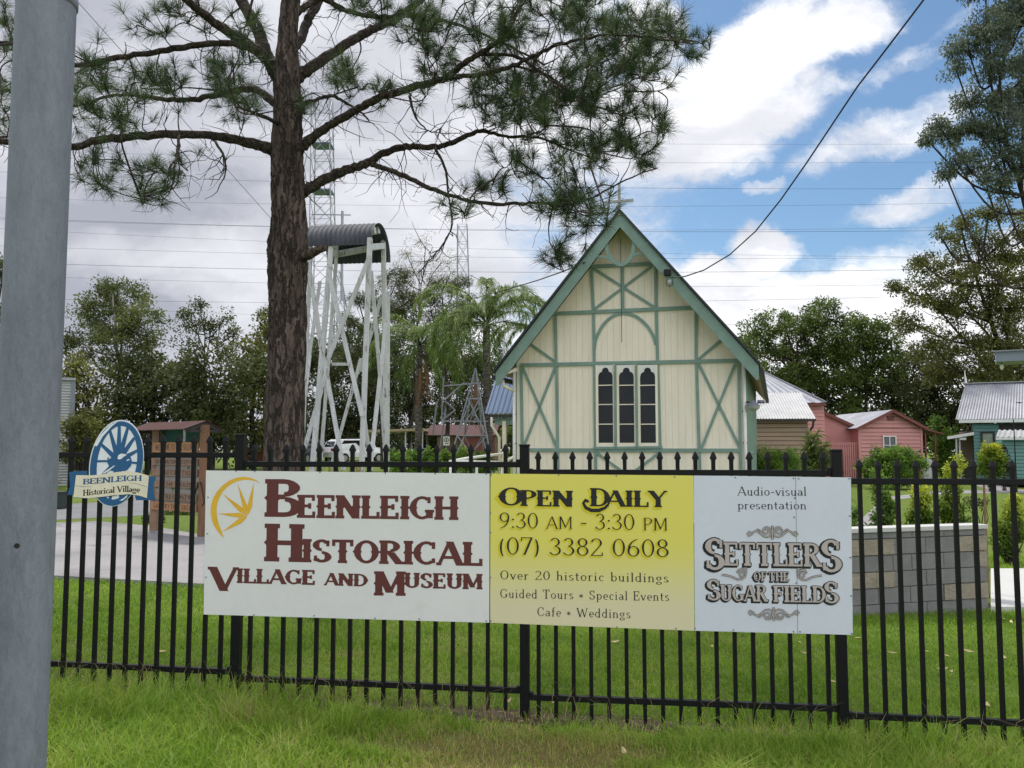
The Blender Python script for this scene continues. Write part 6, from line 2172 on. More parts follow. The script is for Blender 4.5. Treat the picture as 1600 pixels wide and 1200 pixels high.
def make_pine():
    rng = random.Random(21)
    nr = np.random.default_rng(21)
    mpp = PINE_Y / F
    b = at(441, HOR, PINE_Y)
    base = Vector((b.x, b.y, gz(b.x, b.y)))
    T = thing('pine_tree', 'tall pine with thick flaking trunk and long needles hanging over the sign boards', 'tree', base)
    # trunk with knotty girth
    TR = [(439, 985, 78), (440, 900, 68), (441.5, 800, 63), (443, 720, 60), (446, 600, 57), (449, 480, 57), (450.5, 420, 60), (450, 385, 61), (450, 340, 54), (450, 290, 51), (449, 235, 50), (449, 180, 44), (448, 120, 40), (450, 60, 31), (455, 0, 29), (461, -90, 25), (464, -200, 19), (466, -320, 12), (468, -430, 4)]
    pts = catmull([(*at(x, y, PINE_Y), w * mpp / 2) for x, y, w in TR], 8)
    n = 56
    rings = []
    z0 = pts[0][2]
    for i, p in enumerate(pts):
        ring = []
        for k in range(n):
            q = 2 * math.pi * k / n
            r = p[3] * (1 + .045 * math.sin(3 * q + i * .21) + .035 * math.sin(7 * q - i * .5) + .035 * math.sin(13 * q + i * .9) + nr.normal(0, .022))
            ring.append((p[0] + r * math.cos(q), p[1] + r * math.sin(q), p[2]))
        rings.append(ring)
    mb = MB()
    mb.add([v for r in rings for v in r], [(i * n + k, (i + 1) * n + k, (i + 1) * n + (k + 1) % n, i * n + (k + 1) % n) for i in range(len(rings) - 1) for k in range(n)])
    mb.build('trunk', M['pine_bark'], T, world=True, smooth=True)
    mb = MB()
    a = at(466, 402, PINE_Y - .1)
    mb.tube([a, at(482, 398, PINE_Y - .25), at(498, 390, PINE_Y - .35), at(507, 387, PINE_Y - .4)], [.09, .07, .055, .05], 12)
    mb.build('broken_stub', M['pine_bark'], T, world=True, smooth=True)
    # limbs
    pool, pdir = [], []
    for li, (pl_, off) in enumerate(LIMBS):
        m = len(pl_)
        ys = [PINE_Y + off * (i / (m - 1)) ** 1.0 for i in range(m)]
        if li in (8, 14): ys = [PINE_Y - .9 * .55 + off * (i / (m - 1)) for i in range(m)]
        if li in (10,): ys = [PINE_Y + .2 + off * (i / (m - 1)) for i in range(m)]
        if li == 18: ys = [PINE_Y - .55 + off * (i / (m - 1)) for i in range(m)]
        P = catmull([(*at(x, y, Y), w * Y / F / 2) for (x, y, w), Y in zip(pl_, ys)], 7)
        V = [Vector((p[0], p[1] + rng.gauss(0, .012), p[2] + rng.gauss(0, .006))) for p in P]
        rad = [max(.006, p[3] * rng.uniform(.93, 1.1)) for p in P]
        mb = MB(); mb.tube(V, rad, 10)
        mb.build('limb', M['pine_limb'], T, world=True, smooth=True)
        for i in range(3, len(V)):
            pool.append(V[i]); pdir.append((V[i] - V[i - 1]).normalized())
    # sprigs
    tg = []
    for (cx, cy, rx, ry, k) in SPRIGS:
        for _ in range(int(k * (1.28 if cy > -30 else 1))):
            x, y = cx + rng.gauss(0, .55) * rx, cy + rng.gauss(0, .55) * ry
            tg.append(at(x, y, PINE_Y + rng.gauss(-.2, 1.1)))
    npool = np.array([p[:] for p in pool])
    order = sorted(range(len(tg)), key=lambda i: float(np.min(np.linalg.norm(npool - np.array(tg[i]), axis=1))))
    tw = MB()
    tips = []
    for i in order:
        t = tg[i]
        A = np.array([p[:] for p in pool])
        d = np.linalg.norm(A - np.array(t), axis=1)
        # prefer attachments nearer the trunk than the tip
        dd = np.linalg.norm(A[:, :2] - np.array(base)[:2], axis=1)
        d = d + np.where(dd > np.linalg.norm(np.array(t)[:2] - np.array(base)[:2]), .35, 0)
        j = int(np.argmin(d))
        s = pool[j]
        v = t - s
        Ln = v.length
        side = Vector((rng.gauss(0, 1), rng.gauss(0, 1), rng.gauss(0, .6) - .25))
        c1 = s + v * .35 + side * Ln * .16 + pdir[j] * Ln * .12
        c2 = s + v * .75 + side * Ln * .12 - Vector((0, 0, .06 * Ln))
        Q = [s, c1, c2, t]
        C = catmull([q[:] for q in Q], 4)
        C = [Vector(c) for c in C]
        r0 = min(.02, .006 + .008 * Ln)
        tw.tube(C, [r0 + (.0045 - r0) * k / (len(C) - 1) for k in range(len(C))], 5, cap=False)
        for k in range(4, len(C), 2): pool.append(C[k]); pdir.append((C[k] - C[k - 1]).normalized())
        # tufts
        nt = rng.choice((2, 3, 3, 4, 5))
        ax = (C[-1] - C[-3]).normalized()
        tips.append((C[-1], (ax + Vector((0, 0, .35))).normalized()))
        for k in range(nt - 1):
            q = C[rng.randint(5, len(C) - 2)]
            dr = (ax * .6 + Vector((rng.gauss(0, .7), rng.gauss(0, .7), rng.gauss(.25, .5)))).normalized()
            e = q + dr * rng.uniform(.10, .34)
            mid = q.lerp(e, .5) - Vector((0, 0, .03))
            tw.tube([q, mid, e], [.006, .005, .004], 4, cap=False)
            tips.append((e, (dr + Vector((0, 0, .45))).normalized()))
    # bare dead twigs hanging from the limbs
    for _ in range(560):
        j = rng.randrange(0, len(npool))
        s = pool[j]
        if s.x / s.y * F + 800 > 975: continue
        d = Vector((rng.gauss(0, 1), rng.gauss(0, .7), rng.gauss(-.5, .8))).normalized()
        P = [s]
        step = rng.uniform(.05, .13)
        for k in range(rng.randint(4, 8)):
            d = (d + Vector((rng.gauss(0, .32), rng.gauss(0, .3), rng.gauss(0, .32)))).normalized()
            P.append(P[-1] + d * step)
        tw.tube(P, [max(.0022, .0075 - .001 * k) for k in range(len(P))], 4, cap=False)
        if rng.random() < .5:
            q = P[len(P) // 2]
            d2 = (d + Vector((rng.gauss(0, .9), rng.gauss(0, .6), rng.gauss(0, .9)))).normalized()
            tw.tube([q, q + d2 * step * 1.3, q + d2 * step * 2.2 + Vector((0, 0, .04))], [.0045, .0035, .002], 4, cap=False)
    tw.build('twigs', M['pine_limb'], T, world=True)
    # needles
    per = 66
    tp = np.array([t[0][:] for t in tips]); ta = np.array([t[1][:] for t in tips])
    N = len(tp) * per
    o = np.repeat(tp, per, 0); a = np.repeat(ta, per, 0)
    rnd = nr.normal(size=(N, 3))
    pr = np.cross(a, rnd); pr /= np.linalg.norm(pr, axis=1)[:, None]
    ph = np.radians(nr.uniform(8, 88, N))[:, None]
    d = a * np.cos(ph) + pr * np.sin(ph)
    ln = (nr.uniform(.13, .225, N) * np.repeat(nr.uniform(.8, 1.15, len(tp)), per))[:, None]
    o = o - a * nr.uniform(0, .09, N)[:, None]
    mid = o + d * ln * .55
    d2 = d - np.array([0, 0, .28]); d2 /= np.linalg.norm(d2, axis=1)[:, None]
    e = mid + d2 * ln * .45
    sdv = np.cross(d, nr.normal(size=(N, 3))); sdv /= np.linalg.norm(sdv, axis=1)[:, None]
    w = .0019
    V = np.stack([o - sdv * w, o + sdv * w, mid + sdv * w, mid - sdv * w, mid - sdv * w, mid + sdv * w, e + sdv * w * .3, e - sdv * w * .3], 1).reshape(-1, 3)
    tint = np.clip(np.repeat(nr.uniform(.1, .75, len(tp)), per) + nr.normal(0, .14, N), 0, 1)
    me = np_mesh('needles', V - np.array(base), 4, np.repeat(tint, 2))
    link('needles', me, L['needle'], T)
    print('pine tufts', len(tips))


make_pine()

# ---------------------------------------------------------------- broad-leaved trees and shrubs


def leaf_quads(C, rad, per, ln, wd, rng, droop=.3, up=.2, flat=1.0):
    """Leaves scattered round the clump centres C (n,3) with radii rad (n,)."""
    n = len(C)
    N = n * per
    c = np.repeat(C, per, 0)
    r = np.repeat(rad, per)[:, None]
    p = rng.normal(size=(N, 3)); p /= np.linalg.norm(p, axis=1)[:, None]
    p *= rng.uniform(.15, 1, N)[:, None] ** .6
    p[:, 2] *= flat
    o = c + p * r
    d = rng.normal(size=(N, 3)) * .8 + p * .7 + np.array([0, 0, -droop])
    d /= np.linalg.norm(d, axis=1)[:, None]
    nrm = rng.normal(size=(N, 3)) * .8 + np.array([0, 0, up * 3])
    s = np.cross(d, nrm); s /= np.linalg.norm(s, axis=1)[:, None] + 1e-9
    l = (ln * rng.uniform(.6, 1.3, N))[:, None]; w = (wd * rng.uniform(.7, 1.2, N))[:, None]
    V = np.stack([o, o + d * l * .45 + s * w * .5, o + d * l, o + d * l * .45 - s * w * .5], 1).reshape(-1, 3)
    return V, o


def foliage(T, name, C, rad, per, ln, wd, m, rng, base, droop=.3, tip=0.0, flat=1.0, up=.2):
    V, o = leaf_quads(C, rad, per, ln, wd, rng, droop, up, flat)
    N = len(o)
    ct = np.repeat(rng.uniform(.12, .62, len(C)), per)
    tint = np.clip(ct + rng.normal(0, .15, N), 0, 1)
    if tip:
        z = (o[:, 2] - C[:, 2].min()) / max(.01, np.ptp(C[:, 2]))
        tint = np.clip(tint * .6 + tip * np.clip(z, 0, 1) ** 2 * rng.uniform(.2, 1, N), 0, 1)
    me = np_mesh(name, V - np.array(base), 4, tint)
    return link(name, me, m, T)


def tree_px(name, label, cat, px, Y, blobs, leaf, bark, group=None, seed=1, rc=.75, per=80, ln=.20, wd=.07, dens=1.0, tr=None, droop=.3, top=None, trunk_px=None, depth=1.0, flat=.8):
    """A tree whose crown lobes are given as photograph pixels (cx, cy, rx, ry) at distance Y; every lobe gets its own depth."""
    rng = np.random.default_rng(seed)
    R_ = random.Random(seed)
    p = at(px, HOR, Y)
    base = Vector((p.x, p.y, gz(p.x, p.y)))
    T = thing(name, label, cat, base, 0, group)
    k = Y / F
    cs, cc, lobes = [], [], []
    for (cx, cy, rx, ry) in blobs:
        dy = R_.uniform(-.6, .6) * min(rx * k, 3.0) * depth
        c = at(cx, cy, Y + dy)
        ax, az = rx * k, ry * k
        ay = (ax + az) * .5 * depth
        n = max(6, int(dens * 4.5 * (ax * az) / (rc * rc)))
        q = rng.normal(size=(n, 3)); q /= np.linalg.norm(q, axis=1)[:, None]
        q *= (rng.uniform(.02, 1, n)[:, None]) ** .55
        P = np.array(c) + q * np.array([ax, ay, az])
        P[:, 2] = np.maximum(P[:, 2], base.z + .25)
        lobes.append((c, P))
        cs.append(P)
    C = np.concatenate(cs)
    rad = rc * rng.uniform(.55, 1.15, len(C))
    tops = max(c.z for c, _ in lobes)
    H = tops - base.z
    tr = tr or max(.06, H * .018)
    mb = MB()
    # trunk: gentle wander up to the mean lobe height
    mz = base.z + H * .82
    tx = sum(c.x for c, _ in lobes) / len(lobes)
    ty = sum(c.y for c, _ in lobes) / len(lobes)
    tp = [Vector((base.x, base.y, base.z - .2))]
    for i in range(1, 7):
        t = i / 6
        tp.append(Vector((base.x + (tx - base.x) * t ** 1.6 + R_.gauss(0, .05 * H * .12), base.y + (ty - base.y) * t ** 1.6 + R_.gauss(0, .05 * H * .12), base.z + (mz - base.z) * t)))
    tp = [Vector(q) for q in catmull([q[:] for q in tp], 4)]
    mb.tube(tp, [tr * .8 * (1.2 - 1.0 * i / (len(tp) - 1)) + .01 for i in range(len(tp))], 9)
    for c, P in lobes:
        zs = max(base.z + .15 * H, c.z - (.06 + .16 * R_.random()) * H)
        j = min(range(len(tp)), key=lambda i: abs(tp[i].z - min(zs, mz)))
        s = tp[j]
        m1 = s.lerp(c, .5) + Vector((0, 0, -.04 * H + R_.gauss(0, .03 * H)))
        br = [Vector(q) for q in catmull([s[:], m1[:], c[:]], 5)]
        r0 = tr * .30
        mb.tube(br, [r0 + (.025 * tr / .2 + .008 - r0) * i / (len(br) - 1) for i in range(len(br))], 6, cap=False)
        for q in P[:: 4]:
            s2 = br[R_.randint(4, len(br) - 1)]
            e = Vector(q)
            mm = s2.lerp(e, .55) + Vector((R_.gauss(0, .05), R_.gauss(0, .05), -.06 * (e - s2).length))
            mb.tube([s2, mm, e], [.018 * tr / .2 + .004, .012 * tr / .2 + .003, .004], 4, cap=False)
    mb.build('trunk', bark, T, world=True, smooth=True)
    foliage(T, 'crown', C, rad, int(per * 1.2), ln, wd * 1.35, leaf, rng, base, droop, flat=flat)
    return T


tree_px('gum_tree', 'rounded olive gum tree with pale forking limbs left of the pine', 'tree', 187, 48, [(185, 470, 62, 34), (150, 500, 42, 34), (222, 498, 42, 38), (190, 520, 50, 30), (135, 545, 34, 24), (175, 448, 34, 16), (235, 545, 34, 24), (205, 575, 50, 26), (118, 528, 20, 14)],
        L['gum'], M['gum_bark'], seed=2, rc=.62, per=72, ln=.19, wd=.06, dens=1.25, tr=.26, flat=.7)
tree_px('gum_tree', 'thin sparse gum tree rising right of the rounded gum', 'tree', 318, 50, [(300, 505, 26, 22), (330, 515, 26, 18), (290, 545, 30, 30), (350, 500, 20, 16), (350, 545, 32, 26), (312, 478, 14, 10), (370, 520, 14, 12), (285, 490, 10, 10)],
        L['dark'], M['dark_bark'], seed=3, rc=.55, per=44, ln=.19, wd=.06, dens=.8, tr=.13)
BELT = 'dark bushy trees massed along the back'
bl = 'dark bushy tree in the mass of trees behind the fence and sheds'
belt = [(140, 44, [(130, 620, 50, 40), (150, 660, 55, 40), (110, 580, 30, 26)], 'olive'), (235, 46, [(230, 610, 60, 45), (250, 650, 60, 40), (215, 575, 40, 26), (280, 600, 40, 40)], 'dark'),
        (330, 44, [(330, 590, 55, 45), (340, 640, 70, 50), (300, 640, 40, 50), (370, 560, 34, 26)], 'dark'), (395, 47, [(395, 560, 34, 40), (400, 610, 40, 50), (385, 660, 50, 40), (420, 520, 18, 30)], 'olive'),
        (500, 72, [(480, 570, 40, 50), (520, 590, 50, 60), (500, 650, 60, 50)], 'dark'), (575, 74, [(560, 560, 44, 60), (590, 620, 50, 55), (560, 660, 60, 30)], 'dark'),
        (640, 76, [(630, 570, 50, 60), (650, 630, 60, 50)], 'dark'), (715, 76, [(700, 570, 50, 60), (730, 630, 60, 50), (745, 570, 40, 40)], 'dark'), (800, 76, [(790, 600, 40, 60), (820, 650, 40, 50)], 'dark'),
        (-20, 46, [(-20, 560, 50, 60), (10, 500, 26, 30), (0, 640, 60, 50), (5, 420, 14, 20)], 'dark'),
        (1190, 66, [(1180, 600, 50, 45), (1215, 640, 60, 40), (1160, 560, 25, 30)], 'mid'), (1260, 64, [(1250, 590, 55, 45), (1280, 640, 60, 40)], 'dark'), (1330, 62, [(1320, 600, 60, 50), (1350, 650, 60, 40)], 'mid'),
        (1400, 62, [(1390, 610, 55, 45), (1420, 650, 60, 40), (1430, 580, 30, 30)], 'dark'), (1470, 62, [(1460, 600, 50, 50), (1480, 650, 60, 40)], 'dark'), (1540, 62, [(1540, 610, 60, 45), (1530, 650, 60, 40)], 'dark'), (1620, 62, [(1610, 610, 60, 60), (1600, 660, 60, 40)], 'dark')]
for i, (px, Y, bb, lf) in enumerate(belt):
    bb = bb + [(px - 34, 684, 46, 24), (px + 34, 686, 46, 22)]
    tree_px('bushy_tree', bl, 'tree', px, Y, bb, L[lf], M['dark_bark'], BELT, seed=30 + i, rc=.95, per=92, ln=.25, wd=.10, dens=1.35, tr=.2)
tree_px('pine_tree', 'dark bunched pine tree seen through the bell tower legs', 'tree', 600, 47, [(560, 470, 16, 14), (545, 500, 14, 12), (590, 470, 22, 20), (620, 440, 26, 22), (580, 520, 26, 20), (612, 490, 34, 26), (640, 470, 26, 22), (590, 560, 40, 34), (550, 560, 24, 24)],
        L['dark'], M['dark_bark'], seed=60, rc=.5, per=110, ln=.22, wd=.03, dens=1.1, tr=.18)
tree_px('pine_tree', 'dark pine tree with open bunches of needles right of the bell tower', 'tree', 700, 50, [(690, 450, 30, 18), (715, 440, 22, 16), (670, 470, 26, 20), (725, 475, 22, 18), (690, 500, 34, 24), (650, 510, 26, 24), (722, 510, 22, 20), (688, 545, 40, 24)],
        L['dark'], M['dark_bark'], seed=61, rc=.5, per=95, ln=.22, wd=.03, dens=.95, tr=.16)
tree_px('she_oak', 'wispy half bare tree with thin upright tips above the bell tower trees', 'tree', 640, 53, [(635, 395, 14, 26), (655, 420, 30, 22), (625, 430, 18, 20), (690, 410, 24, 22), (665, 385, 10, 20), (705, 425, 18, 16), (640, 455, 30, 16)],
        L['olive'], M['dark_bark'], seed=62, rc=.55, per=30, ln=.24, wd=.02, dens=.9, tr=.12)
tree_px('pine_tree', 'small dark pine glimpsed between the pine trunk and the sparse gum', 'tree', 412, 52, [(412, 490, 9, 12), (418, 520, 14, 16), (408, 545, 12, 12)], L['dark'], M['dark_bark'], seed=63, rc=.45, per=90, ln=.2, wd=.03, tr=.1)
tree_px('gum_tree', 'broad mid green gum tree behind the brown shed and church', 'tree', 1250, 60, [(1280, 490, 34, 24), (1262, 515, 40, 26), (1225, 505, 34, 22), (1180, 515, 26, 26), (1165, 540, 20, 22), (1210, 550, 46, 32), (1275, 550, 50, 34), (1300, 500, 20, 16), (1240, 590, 60, 30), (1310, 530, 30, 30)],
        L['mid'], M['dark_bark'], seed=64, rc=.72, per=80, ln=.23, wd=.08, dens=1.2, tr=.25)
tree_px('gum_tree', 'rounded mid green gum tree above the pink cottage', 'tree', 1355, 60, [(1345, 505, 34, 22), (1375, 520, 32, 24), (1340, 540, 46, 30), (1385, 550, 30, 24), (1355, 580, 56, 34), (1320, 560, 24, 26)],
        L['mid'], M['dark_bark'], seed=65, rc=.72, per=80, ln=.23, wd=.08, dens=1.2, tr=.22)
tree_px('gum_tree', 'tall grey green gum tree leaning in over the right edge', 'tree', 1660, 38, [(1545, 40, 46, 36), (1590, 20, 50, 44), (1512, 72, 36, 26), (1492, 104, 20, 14), (1560, 105, 46, 32), (1600, 140, 46, 52), (1520, 158, 42, 24), (1465, 195, 34, 16), (1445, 215, 20, 12), (1500, 205, 40, 26), (1555, 190, 50, 36),
         (1595, 235, 50, 40), (1530, 250, 40, 26), (1492, 250, 22, 16), (1478, 275, 12, 18), (1560, 285, 36, 22), (1640, 80, 50, 90), (1650, 220, 50, 90), (1620, -60, 90, 60), (1540, -30, 40, 30)],
        L['gum_grey'], M['dark_bark'], seed=66, rc=.48, per=72, ln=.19, wd=.046, dens=1.25, tr=.2, droop=.9, flat=.8)
tree_px('gum_tree', 'spreading olive gum tree below the tall grey gum at the right', 'tree', 1590, 51, [(1545, 330, 34, 22), (1500, 345, 26, 16), (1592, 350, 30, 26), (1470, 370, 24, 16), (1530, 375, 44, 26), (1580, 400, 44, 36), (1440, 412, 40, 20), (1490, 420, 46, 28), (1405, 452, 22, 12), (1545, 440, 50, 34), (1450, 460, 46, 26),
         (1425, 505, 34, 22), (1500, 480, 56, 34), (1575, 480, 50, 44), (1455, 540, 40, 28), (1520, 540, 56, 40), (1585, 550, 50, 44), (1480, 580, 50, 24), (1560, 575, 60, 26), (1630, 420, 50, 90), (1640, 540, 50, 80)],
        L['olive'], M['dark_bark'], seed=67, rc=.6, per=74, ln=.20, wd=.06, dens=1.15, tr=.3, flat=.7)

# shrubs


def shrub(label, px, Y, blobs, leaf, seed, group=None, rc=.12, per=46, ln=.06, wd=.03, dens=1.2, tip=0.0, name='shrub', droop=.0, cat='shrub', zb=None, bark='dark_bark', stem=.018, up=.3):
    rng = np.random.default_rng(seed); R_ = random.Random(seed)
    p = at(px, HOR, Y)
    base = Vector((p.x, p.y, gz(p.x, p.y)))
    T = thing(name, label, cat, base, 0, group)
    k = Y / F
    cs = []
    for (cx, cy, rx, ry) in blobs:
        c = at(cx, cy, Y + R_.uniform(-.2, .2) * rx * k)
        ax, az = rx * k, ry * k
        n = max(5, int(dens * 3.4 * ax * az / rc ** 2))
        q = rng.normal(size=(n, 3)); q /= np.linalg.norm(q, axis=1)[:, None]
        q *= (rng.uniform(.2, 1, n)[:, None]) ** .5
        cs.append(np.array(c) + q * np.array([ax, ax * .9, az]))
    C = np.concatenate(cs)
    C[:, 2] = np.maximum(C[:, 2], base.z + .06)
    mb = MB()
    for q in C[::3]:
        e = Vector(q); s = base + Vector((R_.gauss(0, .04), R_.gauss(0, .04), -.05))
        mb.tube([s, s.lerp(e, .5) + Vector((R_.gauss(0, .05), R_.gauss(0, .05), .1 * (e - s).length)), e], [stem, stem * .6, stem * .25], 4, cap=False)
    mb.build('stems', M[bark], T, world=True)
    foliage(T, 'foliage', C, rc * rng.uniform(.7, 1.2, len(C)), per, ln, wd, leaf, rng, base, droop, tip, up=up)
    return T


g1 = 'upright yellow tipped shrubs behind the block wall'
shrub('upright bright shrub sprouting behind the left part of the block wall', 1378, 11.3, [(1376, 765, 15, 22), (1380, 800, 17, 26), (1372, 830, 20, 16), (1368, 744, 6, 12), (1390, 790, 12, 14)], L['bright'], 70, g1, rc=.07, per=34, ln=.052, wd=.026, tip=.5)
shrub('dense conical yellow tipped shrub behind the middle of the block wall', 1438, 11.4, [(1440, 775, 13, 16), (1440, 800, 19, 22), (1428, 820, 20, 14), (1445, 815, 18, 16)], L['yellow'], 71, g1, rc=.07, per=44, ln=.05, wd=.026, tip=1.0, dens=1.4)
shrub('tallest yellow tipped shrub behind the block wall, reaching above the fence rail', 1488, 11.5, [(1488, 740, 12, 15), (1486, 765, 14, 20), (1482, 795, 16, 22), (1494, 800, 14, 18), (1498, 815, 16, 14), (1480, 815, 14, 12), (1498, 722, 5, 10)], L['yellow'], 72, g1, rc=.07, per=38, ln=.05, wd=.026, tip=1.0)
_q = gnd(1572, 884)
shrub('yellow tipped shrub on a thin stem beyond the white path at the right', 1572, _q.y + .2, [(1584, 800, 17, 18), (1575, 820, 22, 20), (1590, 830, 14, 18), (1566, 845, 16, 18), (1575, 862, 15, 14), (1585, 785, 8, 12)], L['yellow'], 73, g1, rc=.075, per=40, ln=.055, wd=.028, tip=.9)
shrub('small shrub peeping out past the right end of the sign boards', 1334, 11.2, [(1334, 812, 9, 16), (1332, 832, 12, 10)], L['bright'], 74, g1, rc=.06, per=34, ln=.05, wd=.026)
shrub('low dark weed in the lawn beyond the tallest shrub', 1527, 19, [(1520, 785, 12, 6), (1535, 788, 8, 5)], L['dark'], 75, rc=.07, per=22, ln=.07, wd=.03)
shrub('broad glossy green bush under the window of the pink cottage', 1395, 40, [(1380, 715, 24, 16), (1410, 712, 24, 14), (1365, 730, 22, 14), (1398, 732, 36, 18), (1430, 728, 18, 16), (1395, 745, 44, 10)], L['bright'], 76, rc=.24, per=64, ln=.14, wd=.07, dens=1.5)
shrub('soft feathery light green bush before the brown shed', 1218, 29, [(1200, 718, 24, 18), (1230, 715, 26, 16), (1215, 732, 44, 16), (1190, 730, 20, 16)], L['bright'], 77, rc=.2, per=110, ln=.13, wd=.022, dens=1.5, droop=.2)
shrub('spiky dark green cane plant at the corner of the brown shed', 1275, 30, [(1272, 690, 9, 12), (1278, 705, 12, 12), (1268, 715, 12, 12), (1282, 722, 12, 12), (1272, 735, 18, 10)], L['mid'], 78, rc=.2, per=36, ln=.34, wd=.055, dens=1.2, droop=.7)
shrub('golden yellow shrub at the front of the teal house', 1547, 38, [(1548, 705, 14, 10), (1540, 722, 14, 14), (1555, 718, 14, 14), (1546, 736, 22, 9)], L['yellow'], 79, rc=.17, per=56, ln=.13, wd=.06, tip=.9, dens=1.4)
shrub('dark reddish shrub beside the golden shrub', 1566, 38.5, [(1566, 712, 8, 14), (1568, 732, 12, 14)], leaf_mat('dark_red_leaves', [(.02, .012, .012), (.04, .022, .018), (.05, .05, .02), (.08, .08, .03)]), 80, rc=.16, per=46, ln=.12, wd=.05)
shrub('pale green shrub growing between the pink cottage and teal house', 1475, 49, [(1470, 690, 20, 22), (1490, 700, 16, 30), (1462, 665, 12, 14), (1478, 725, 24, 20)], L['bright'], 81, rc=.3, per=46, ln=.17, wd=.08, dens=1.2)
shrub('yellow green bush beside the corrugated shed', 128, 31.5, [(118, 668, 18, 16), (140, 665, 18, 14), (130, 690, 28, 18), (122, 712, 22, 10)], L['olive'], 82, rc=.22, per=60, ln=.14, wd=.06, dens=1.5)
shrub('dark low shrub at the foot of the welcome board', 240, 18.6, [(236, 812, 10, 10), (244, 818, 12, 8)], L['dark'], 83, rc=.09, per=40, ln=.07, wd=.03)
shrub('dark shrub behind the lower planks of the welcome board', 283, 21, [(262, 800, 12, 12), (285, 802, 14, 12), (300, 790, 10, 10)], L['mid'], 84, rc=.12, per=36, ln=.08, wd=.03)
g2 = 'clipped hedge bushes between tower and church'
for i, px in enumerate((622, 648, 674, 700, 728, 756)):
    shrub('leafy bright green bush in the low hedge between bell tower and church', px, 25 + (i % 2) * .6, [(px, 718, 15, 11), (px + 4, 730, 17, 10), (px - 6, 710, 8, 7)], L['bright'], 90 + i, g2, rc=.13, per=60, ln=.09, wd=.04, dens=1.4)
shrub('green shrub seen under the blue porch roof', 795, 28, [(795, 680, 12, 20), (800, 705, 14, 14)], L['mid'], 97, rc=.2, per=50, ln=.12, wd=.05)


def tussock(label, px, py, Y, seed):
    rng = np.random.default_rng(seed)
    p = at(px, HOR, Y)
    base = Vector((p.x, p.y, gz(p.x, p.y)))
    n = 130
    P = np.array(base)[None] + np.stack([rng.normal(0, .12, n), rng.normal(0, .12, n), np.zeros(n)], -1)
    h = at(px, py, Y).z - base.z
    a = rng.uniform(0, 6.28, n)
    d = np.stack([np.cos(a), np.sin(a), np.zeros(n)], -1); s = np.stack([-np.sin(a), np.cos(a), np.zeros(n)], -1)
    hh = (h * rng.uniform(.6, 1.05, n))[:, None]; l = (rng.uniform(.1, .55, n))[:, None]
    w = .02
    p1 = P + np.array([0, 0, 1]) * hh * .6 + d * l * .3; p2 = P + np.array([0, 0, 1]) * hh * (1 - .2 * l) + d * l
    V = np.concatenate([np.stack([P - s * w, P + s * w, p1 + s * w, p1 - s * w], 1), np.stack([p1 - s * w, p1 + s * w, p2 + s * w * .2, p2 - s * w * .2], 1)], 1).reshape(-1, 3)
    me = np_mesh('tussock_plant', V - np.array(base), 4, np.repeat(rng.random(n), 2))
    o = link('tussock_plant', me, L['straw'])
    o.location = base
    tag(o, label, 'plant', 'straw coloured tussocks')


tussock('straw coloured strappy tussock left of the nearest tower leg', 513, 716, 15.8, 1)
tussock('straw coloured strappy tussock between the front legs of the tower', 547, 718, 15.9, 2)

# palms


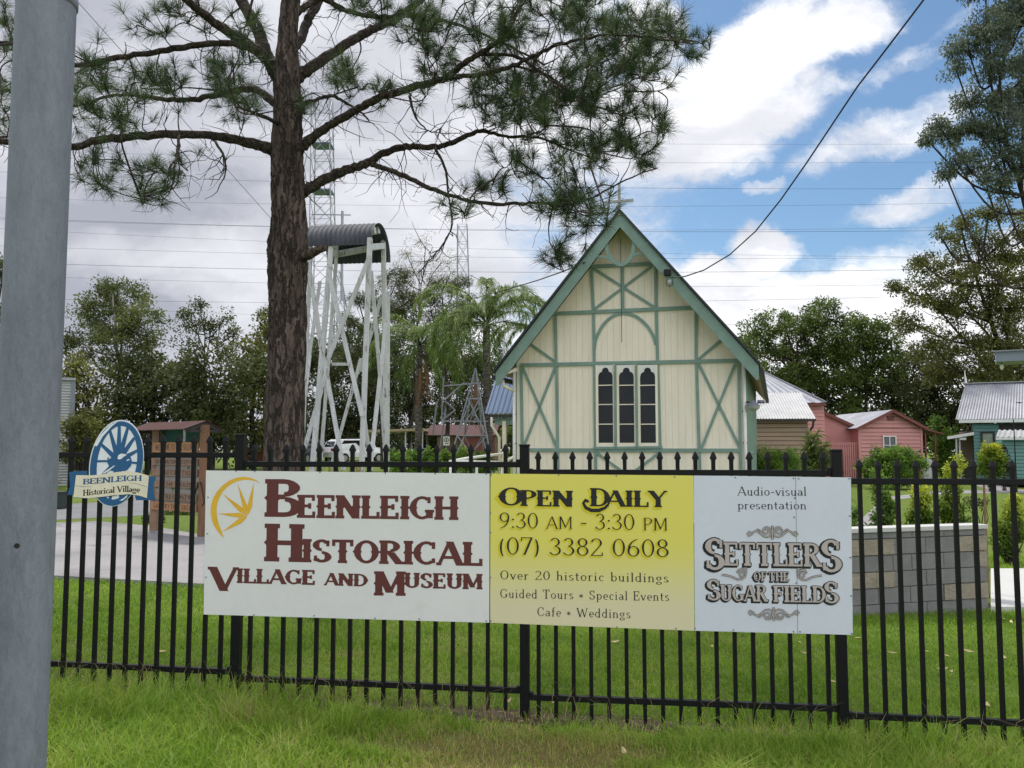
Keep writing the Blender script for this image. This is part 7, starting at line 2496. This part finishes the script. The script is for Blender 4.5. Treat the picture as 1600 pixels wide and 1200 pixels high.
def palm(label, px, py, Y, L_, n, seed, tr=.14, dead=(), base_px=None, shape=1.0):
    rng = np.random.default_rng(seed); R_ = random.Random(seed)
    c = at(px, py, Y)
    b = at(base_px or px, HOR, Y)
    base = Vector((b.x, b.y, gz(b.x, b.y)))
    T = thing('palm_tree', label, 'tree', base)
    mb = MB(); mb.tube([base - Vector((0, 0, .1)), base.lerp(c, .35) + Vector((.05, 0, 0)), base.lerp(c, .7), c], [tr * 1.2, tr, tr * .85, tr * .8], 12); mb.build('trunk', M['palm_bark'], T, world=True, smooth=True)
    for f in range(n):
        az = 2 * math.pi * (f * .382) + R_.uniform(-.2, .2)
        e0 = R_.uniform(.45, 1.45) if f < n * .7 else R_.uniform(-.1, .4)
        dirh = Vector((math.cos(az), math.sin(az), 0))
        P = [c.copy()]
        el = e0
        m_ = 16
        Lf = L_ * R_.uniform(.85, 1.15)
        for i in range(m_):
            el -= (.05 + .13 * (i / m_)) * shape * (1.15 if e0 > .5 else 1)
            P.append(P[-1] + (dirh * math.cos(el) + Vector((0, 0, math.sin(el)))) * Lf / m_)
        mb = MB(); mb.tube(P, [.022 - .018 * i / m_ for i in range(m_ + 1)], 5, cap=False)
        fr = mb.build('frond', L['palm'], T, world=True)
        pp = np.array([q[:] for q in P])
        k = 150
        t = rng.uniform(.12, 1, k)
        idx = np.clip((t * m_).astype(int), 0, m_ - 1); u = t * m_ - idx
        o = pp[idx] * (1 - u)[:, None] + pp[idx + 1] * u[:, None]
        ax = pp[idx + 1] - pp[idx]; ax /= np.linalg.norm(ax, axis=1)[:, None]
        side = np.array([-math.sin(az), math.cos(az), 0])[None] * np.where(rng.random(k) < .5, -1, 1)[:, None]
        d = side * rng.uniform(.4, .9, k)[:, None] + ax * .75 + rng.normal(0, .18, (k, 3)) + np.array([0, 0, .12])
        d /= np.linalg.norm(d, axis=1)[:, None]
        ln = (.16 * L_ * (1.15 - .55 * np.abs(t - .45)) * rng.uniform(.8, 1.2, k))[:, None]
        mid = o + d * ln * .5
        d2 = d * .75 + np.array([0, 0, -.9]); d2 /= np.linalg.norm(d2, axis=1)[:, None]
        e = mid + d2 * ln * .6
        s = np.cross(d, np.array([0, 0, 1.0])[None] + rng.normal(0, .3, (k, 3))); s /= np.linalg.norm(s, axis=1)[:, None]
        w = .015
        V = np.concatenate([np.stack([o - s * w, o + s * w, mid + s * w, mid - s * w], 1), np.stack([mid - s * w, mid + s * w, e + s * w * .2, e - s * w * .2], 1)], 1).reshape(-1, 3)
        tint = np.clip(rng.normal(.45 + .2 * (e0 - .6), .2, k), 0, 1)
        me = np_mesh('leaflets', V - np.array(base), 4, np.repeat(tint, 2))
        link('leaflets', me, L['palm'], fr)
    for (x0, y0, x1, y1) in dead:
        a, b_ = at(x0, y0, Y - .2), at(x1, y1, Y - .25)
        mb = MB(); mb.tube([a, a.lerp(b_, .5) + Vector((.05, 0, 0)), b_], [.05, .10, .03], 6)
        for k in range(26):
            q = a.lerp(b_, R_.random())
            mb.beam(q, q + Vector((R_.gauss(0, .12), R_.gauss(0, .1), -R_.uniform(.3, .7))), .02, .006)
        mb.build('dead_frond', M['dead_frond'], T, world=True)


palm('palm tree with drooping fronds and a hanging brown frond nearer the bell tower', 656, 540, 37, 3.0, 18, 101, .16, [(664, 566, 668, 610), (657, 575, 654, 625)], 651)
palm('fullest palm tree with long weeping fronds just left of the church', 760, 508, 34, 3.7, 26, 102, .18, [(744, 590, 738, 650)], 762, 1.2)
palm('palm tree half hidden behind the church roof edge', 842, 520, 38, 2.4, 15, 103, .15, (), 845)
